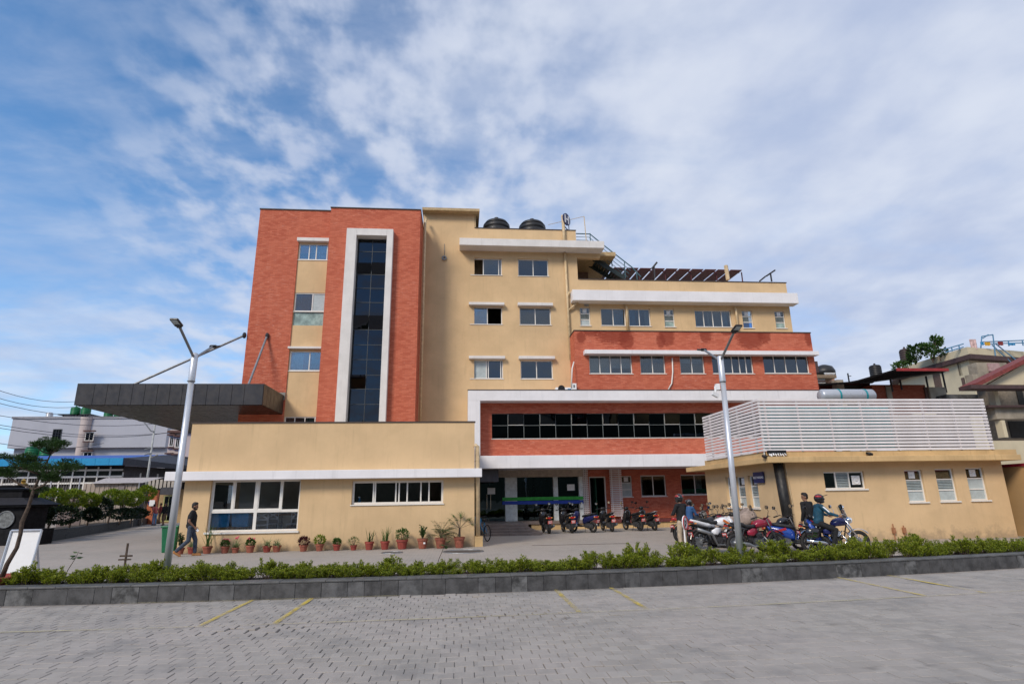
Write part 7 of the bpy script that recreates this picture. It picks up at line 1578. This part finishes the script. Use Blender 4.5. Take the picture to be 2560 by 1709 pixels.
for x0_, y0_, x1_, y1_, m, lb in ((1870, 150, 1915, 185, BLUP, 'blue cloth, left one on the terrace railing'), (1918, 150, 1990, 190, mat('yellow_cloth', (.55, .30, .02), .8), 'yellow cloth hanging on the terrace railing'), (2060, 145, 2130, 188, MRN, 'dark red cloth hanging on the terrace railing'), (2170, 160, 2260, 188, mat('sky_cloth', (.03, .20, .40), .8), 'wide blue cloth, right one on the terrace railing'), (1750, 120, 1850, 230, mat('pink_pale_cloth', (.60, .42, .40), .8, var=.3, scale=4), 'pale pink patterned sheet drying at the terrace corner')):
    a, b = rp3(x0_, y0_, 39.9), rp3(x1_, y1_, 39.9); t_ = empty('laundry', ((a[0]+b[0])/2, 39.9, b[2]), lb, 'laundry'); cl = MB(); n = 8
    for k in range(n): xa = a[0]+(b[0]-a[0])*k/n; xb = a[0]+(b[0]-a[0])*(k+1)/n; cl.quad((xa, 39.9+.04*math.sin(k*1.7), b[2]), (xb, 39.9+.04*math.sin(k*1.7+1.7), b[2]), (xb, 39.9, a[2]), (xa, 39.9, a[2]))
    obj('cloth', cl, m, t_)
# right-hand house with balconies and red roof
Yr = 29.0
h2 = empty('house', (rz_(2150, 900, Yr)[0], Yr, 0), 'grey and cream house with balconies and a sloping dark red roof at the right edge', 'house')
def rbox(t_, nm, x0_, y0_, x1_, y1_, Y, dep, m, bev=0): r = rect(Y, zr(x0_, y0_), zr(x1_, y1_)); return obj(nm, MB().box(r[0], r[1], Y, Y+dep, r[2], r[3]), m, t_, bev=bev)
rbox(h2, 'wall', 2090, 640, 2700, 1200, Yr+1.8, 1.2, mat('dim_beige_wall', (.26, .22, .17), .9, var=.15))
rbox(h2, 'balcony', 2040, 855, 2700, 985, Yr, .7, CON); rbox(h2, 'slab', 1960, 835, 2700, 856, Yr-.3, 1.2, DTR)
rbox(h2, 'terrace_parapet', 1800, 500, 2110, 640, Yr+.6, .5, CON); rbox(h2, 'terrace_block', 1840, 375, 2170, 500, Yr+1.4, .6, CON); rbox(h2, 'pink_panel', 1965, 380, 2090, 465, Yr+1.3, .08, mat('faded_pink', (.42, .28, .27), .8))
for x0_, y0_, x1_, y1_ in ((2030, 640, 2075, 840), (2120, 1000, 2160, 1185)): rbox(h2, 'pillar', x0_, y0_, x1_, y1_, Yr, .4, CRW)
rbox(h2, 'door', 2280, 650, 2345, 830, Yr+1.74, .05, BLKI); rbox(h2, 'door', 2200, 1010, 2500, 1190, Yr+1.74, .05, BLKI)
zR = mat('red_tile_roof', (.20, .045, .04), .7, var=.15); a, b = rz_(1780, 655, Yr-.6), rz_(2500, 300, Yr-.6)
obj('roof', MB().add([(a[0], Yr-.9, a[1]), (b[0], Yr-.9, b[1]), (b[0], Yr+.1, b[1]), (a[0], Yr+.1, a[1]), (a[0], Yr-.9, a[1]+.22), (b[0], Yr-.9, b[1]+.22), (b[0], Yr+.1, b[1]+.22), (a[0], Yr+.1, a[1]+.22)], [(0,3,2,1),(4,5,6,7),(0,1,5,4),(1,2,6,5),(2,3,7,6),(3,0,4,7)]), zR, h2)
gz0 = rz_(2300, 585, Yr-.3)[1]; obj('gable', MB().prism([(a[0]+.9, a[1]+.15), (b[0], a[1]+.1), (b[0], b[1]-.05)], Yr-.5, Yr-.3), CRW, h2)
rbox(h2, 'eave_band', 1775, 615, 2700, 655, Yr-.95, .8, DTR)
# brick shed with a dark lean-to roof between the annexe and the houses
Yb = 33.0; BR3 = brickmat('shed_brick', .62); shd = empty('shed', (rz_(1000, 700, Yb)[0], Yb, 0), 'rough brick shed with a black lean-to roof edged in red', 'shed')
rbox(shd, 'brick_wall', 715, 615, 1300, 900, Yb, 4, BR3); rbox(shd, 'pier', 870, 630, 925, 900, Yb-.08, .2, CON); rbox(shd, 'pier', 1290, 640, 1335, 900, Yb-.08, .2, mat('dark_brick_pier', (.10, .06, .05), .9)); rbox(shd, 'render_block', 1340, 640, 1520, 900, Yb-.2, .6, CON); rbox(shd, 'rubble_wall', 1525, 720, 2010, 930, Yb-1, 1, mat('dark_rubble', (.10, .10, .10), .95, var=.4, scale=1.5))
rbox(shd, 'dark_gap', 130, 600, 700, 900, Yb+1, 3, mat('dark_red_boards', (.09, .018, .015), .8, var=.3)); rbox(shd, 'pier', 335, 560, 410, 900, Yb, .5, CON); rbox(shd, 'opening', 420, 620, 600, 900, Yb+.93, .05, BLKI)
RFB = mat('black_sheet_roof', (.006, .005, .006), .8, spec=.1)
def slope(nm, pts, m, th=.10): mb = MB(); n = len(pts); mb.v = [tuple(p) for p in pts]+[(p[0], p[1], p[2]+th) for p in pts]; mb.f = [tuple(range(n)), tuple(range(n, 2*n))]+[(i, (i+1) % n, n+(i+1) % n, n+i) for i in range(n)]; return obj(nm, mb, m, shd)
slope('roof', [rp3(960, 462, Yb-2.5), rp3(1525, 462, Yb-2.5), rp3(1450, 490, Yb+4), rp3(690, 590, Yb+4), rp3(480, 600, Yb-1)], RFB)
slope('roof', [rp3(480, 598, Yb-1), rp3(830, 510, Yb-2.0), rp3(700, 600, Yb+3), rp3(130, 640, Yb+3), rp3(120, 620, Yb)], RFB)
a, b = rp3(965, 460, Yb-2.55), rp3(1525, 458, Yb-2.55); obj('fascia', MB().box(a[0], b[0], Yb-2.6, Yb-2.52, a[2]-.03, a[2]+.13), mat('red_fascia', (.30, .03, .03), .5), shd)
for x, y0_, y1_ in ((1280, 520, 640), (1460, 480, 650), (1000, 560, 620), (895, 560, 640)): a, b = rp3(x, y0_, Yb), rp3(x, y1_, Yb); obj('post', MB().tube([(a[0], Yb, a[2]), (a[0], Yb, b[2]-.3)], .06, 6), DKM, shd)
tank('water_tank', zr(722, 0)[0], zr(0, 398)[1], zr(0, 520)[1], Yb+3, 13, TNK, 'black barrel tank on a stand above the black lean-to roof')
Yf = 60.0; fh = empty('house', (rz_(200, 600, Yf)[0], Yf, 0), 'far pink house with white balustrade and dark dome tank beside the red block', 'house')
rbox(fh, 'wall', 190, 540, 300, 700, Yf, 6, mat('salmon_wall', (.40, .24, .18), .85)); rbox(fh, 'wall', 100, 540, 195, 700, Yf-1, 5, mat('offwhite_wall', (.50, .48, .45), .85)); rbox(fh, 'band', 100, 568, 195, 582, Yf-1.1, .1, DTR); rbox(fh, 'roof_slab', 100, 505, 310, 540, Yf-1.3, 7, mat('mud_slab', (.22, .16, .11), .9))
for k in range(9): rbox(fh, 'baluster', 190+12*k, 490, 195+12*k, 532, Yf-1.2, .12, SIGNW)
rbox(fh, 'rail', 185, 484, 300, 491, Yf-1.25, .2, SIGNW); a = rz_(180, 500, Yf+1); obj('dome_tank', MB().lathe([(1.15, 0), (1.15, .4), (.9, .9), (.3, 1.15)], (a[0], Yf+1, a[1]-.1), 16), TNK, fh, smooth=True)
rbox(fh, 'dark_wall', 78, 360, 112, 480, Yf-4, 2, DTR)
ant = empty('antenna_mast', (rz_(432, 560, 45)[0], 45, 0), 'thin dark mast with one side arm above the black lean-to roof', 'mast'); a, b = rz_(432, 490, 45), rz_(432, 600, 45); obj('mast', MB().tube([(a[0], 45, 0), (a[0], 45, a[1])], .06, 6), BLK, ant); c = rz_(470, 520, 45); obj('arm', MB().tube([(a[0], 45, c[1]), (c[0], 45, c[1])], .03, 5), BLK, ant)
# hills behind the camera, the ones mirrored in the dark panes
hm = MB(); nh = 90
for k in range(nh+1):
    a = R(95)+R(170)*k/nh; Rr = 900; hgt = 135+45*mnoise.noise((k*.11, 3.1, 0))+22*mnoise.noise((k*.31, 7.7, 0))+8*mnoise.noise((k*.9, 1.7, 0))
    for rr_, z_ in ((Rr-260, -2), (Rr-120, hgt*.55), (Rr, hgt), (Rr+200, hgt*.8)): hm.v.append((math.sin(a)*rr_, math.cos(a)*rr_, z_))
hm.f = [(4*k+j, 4*k+j+1, 4*k+j+5, 4*k+j+4) for k in range(nh) for j in range(3)]
struct('hills', hm, mat('wooded_hill', (.030, .042, .030), .95, var=.3, scale=.02), smooth=True)
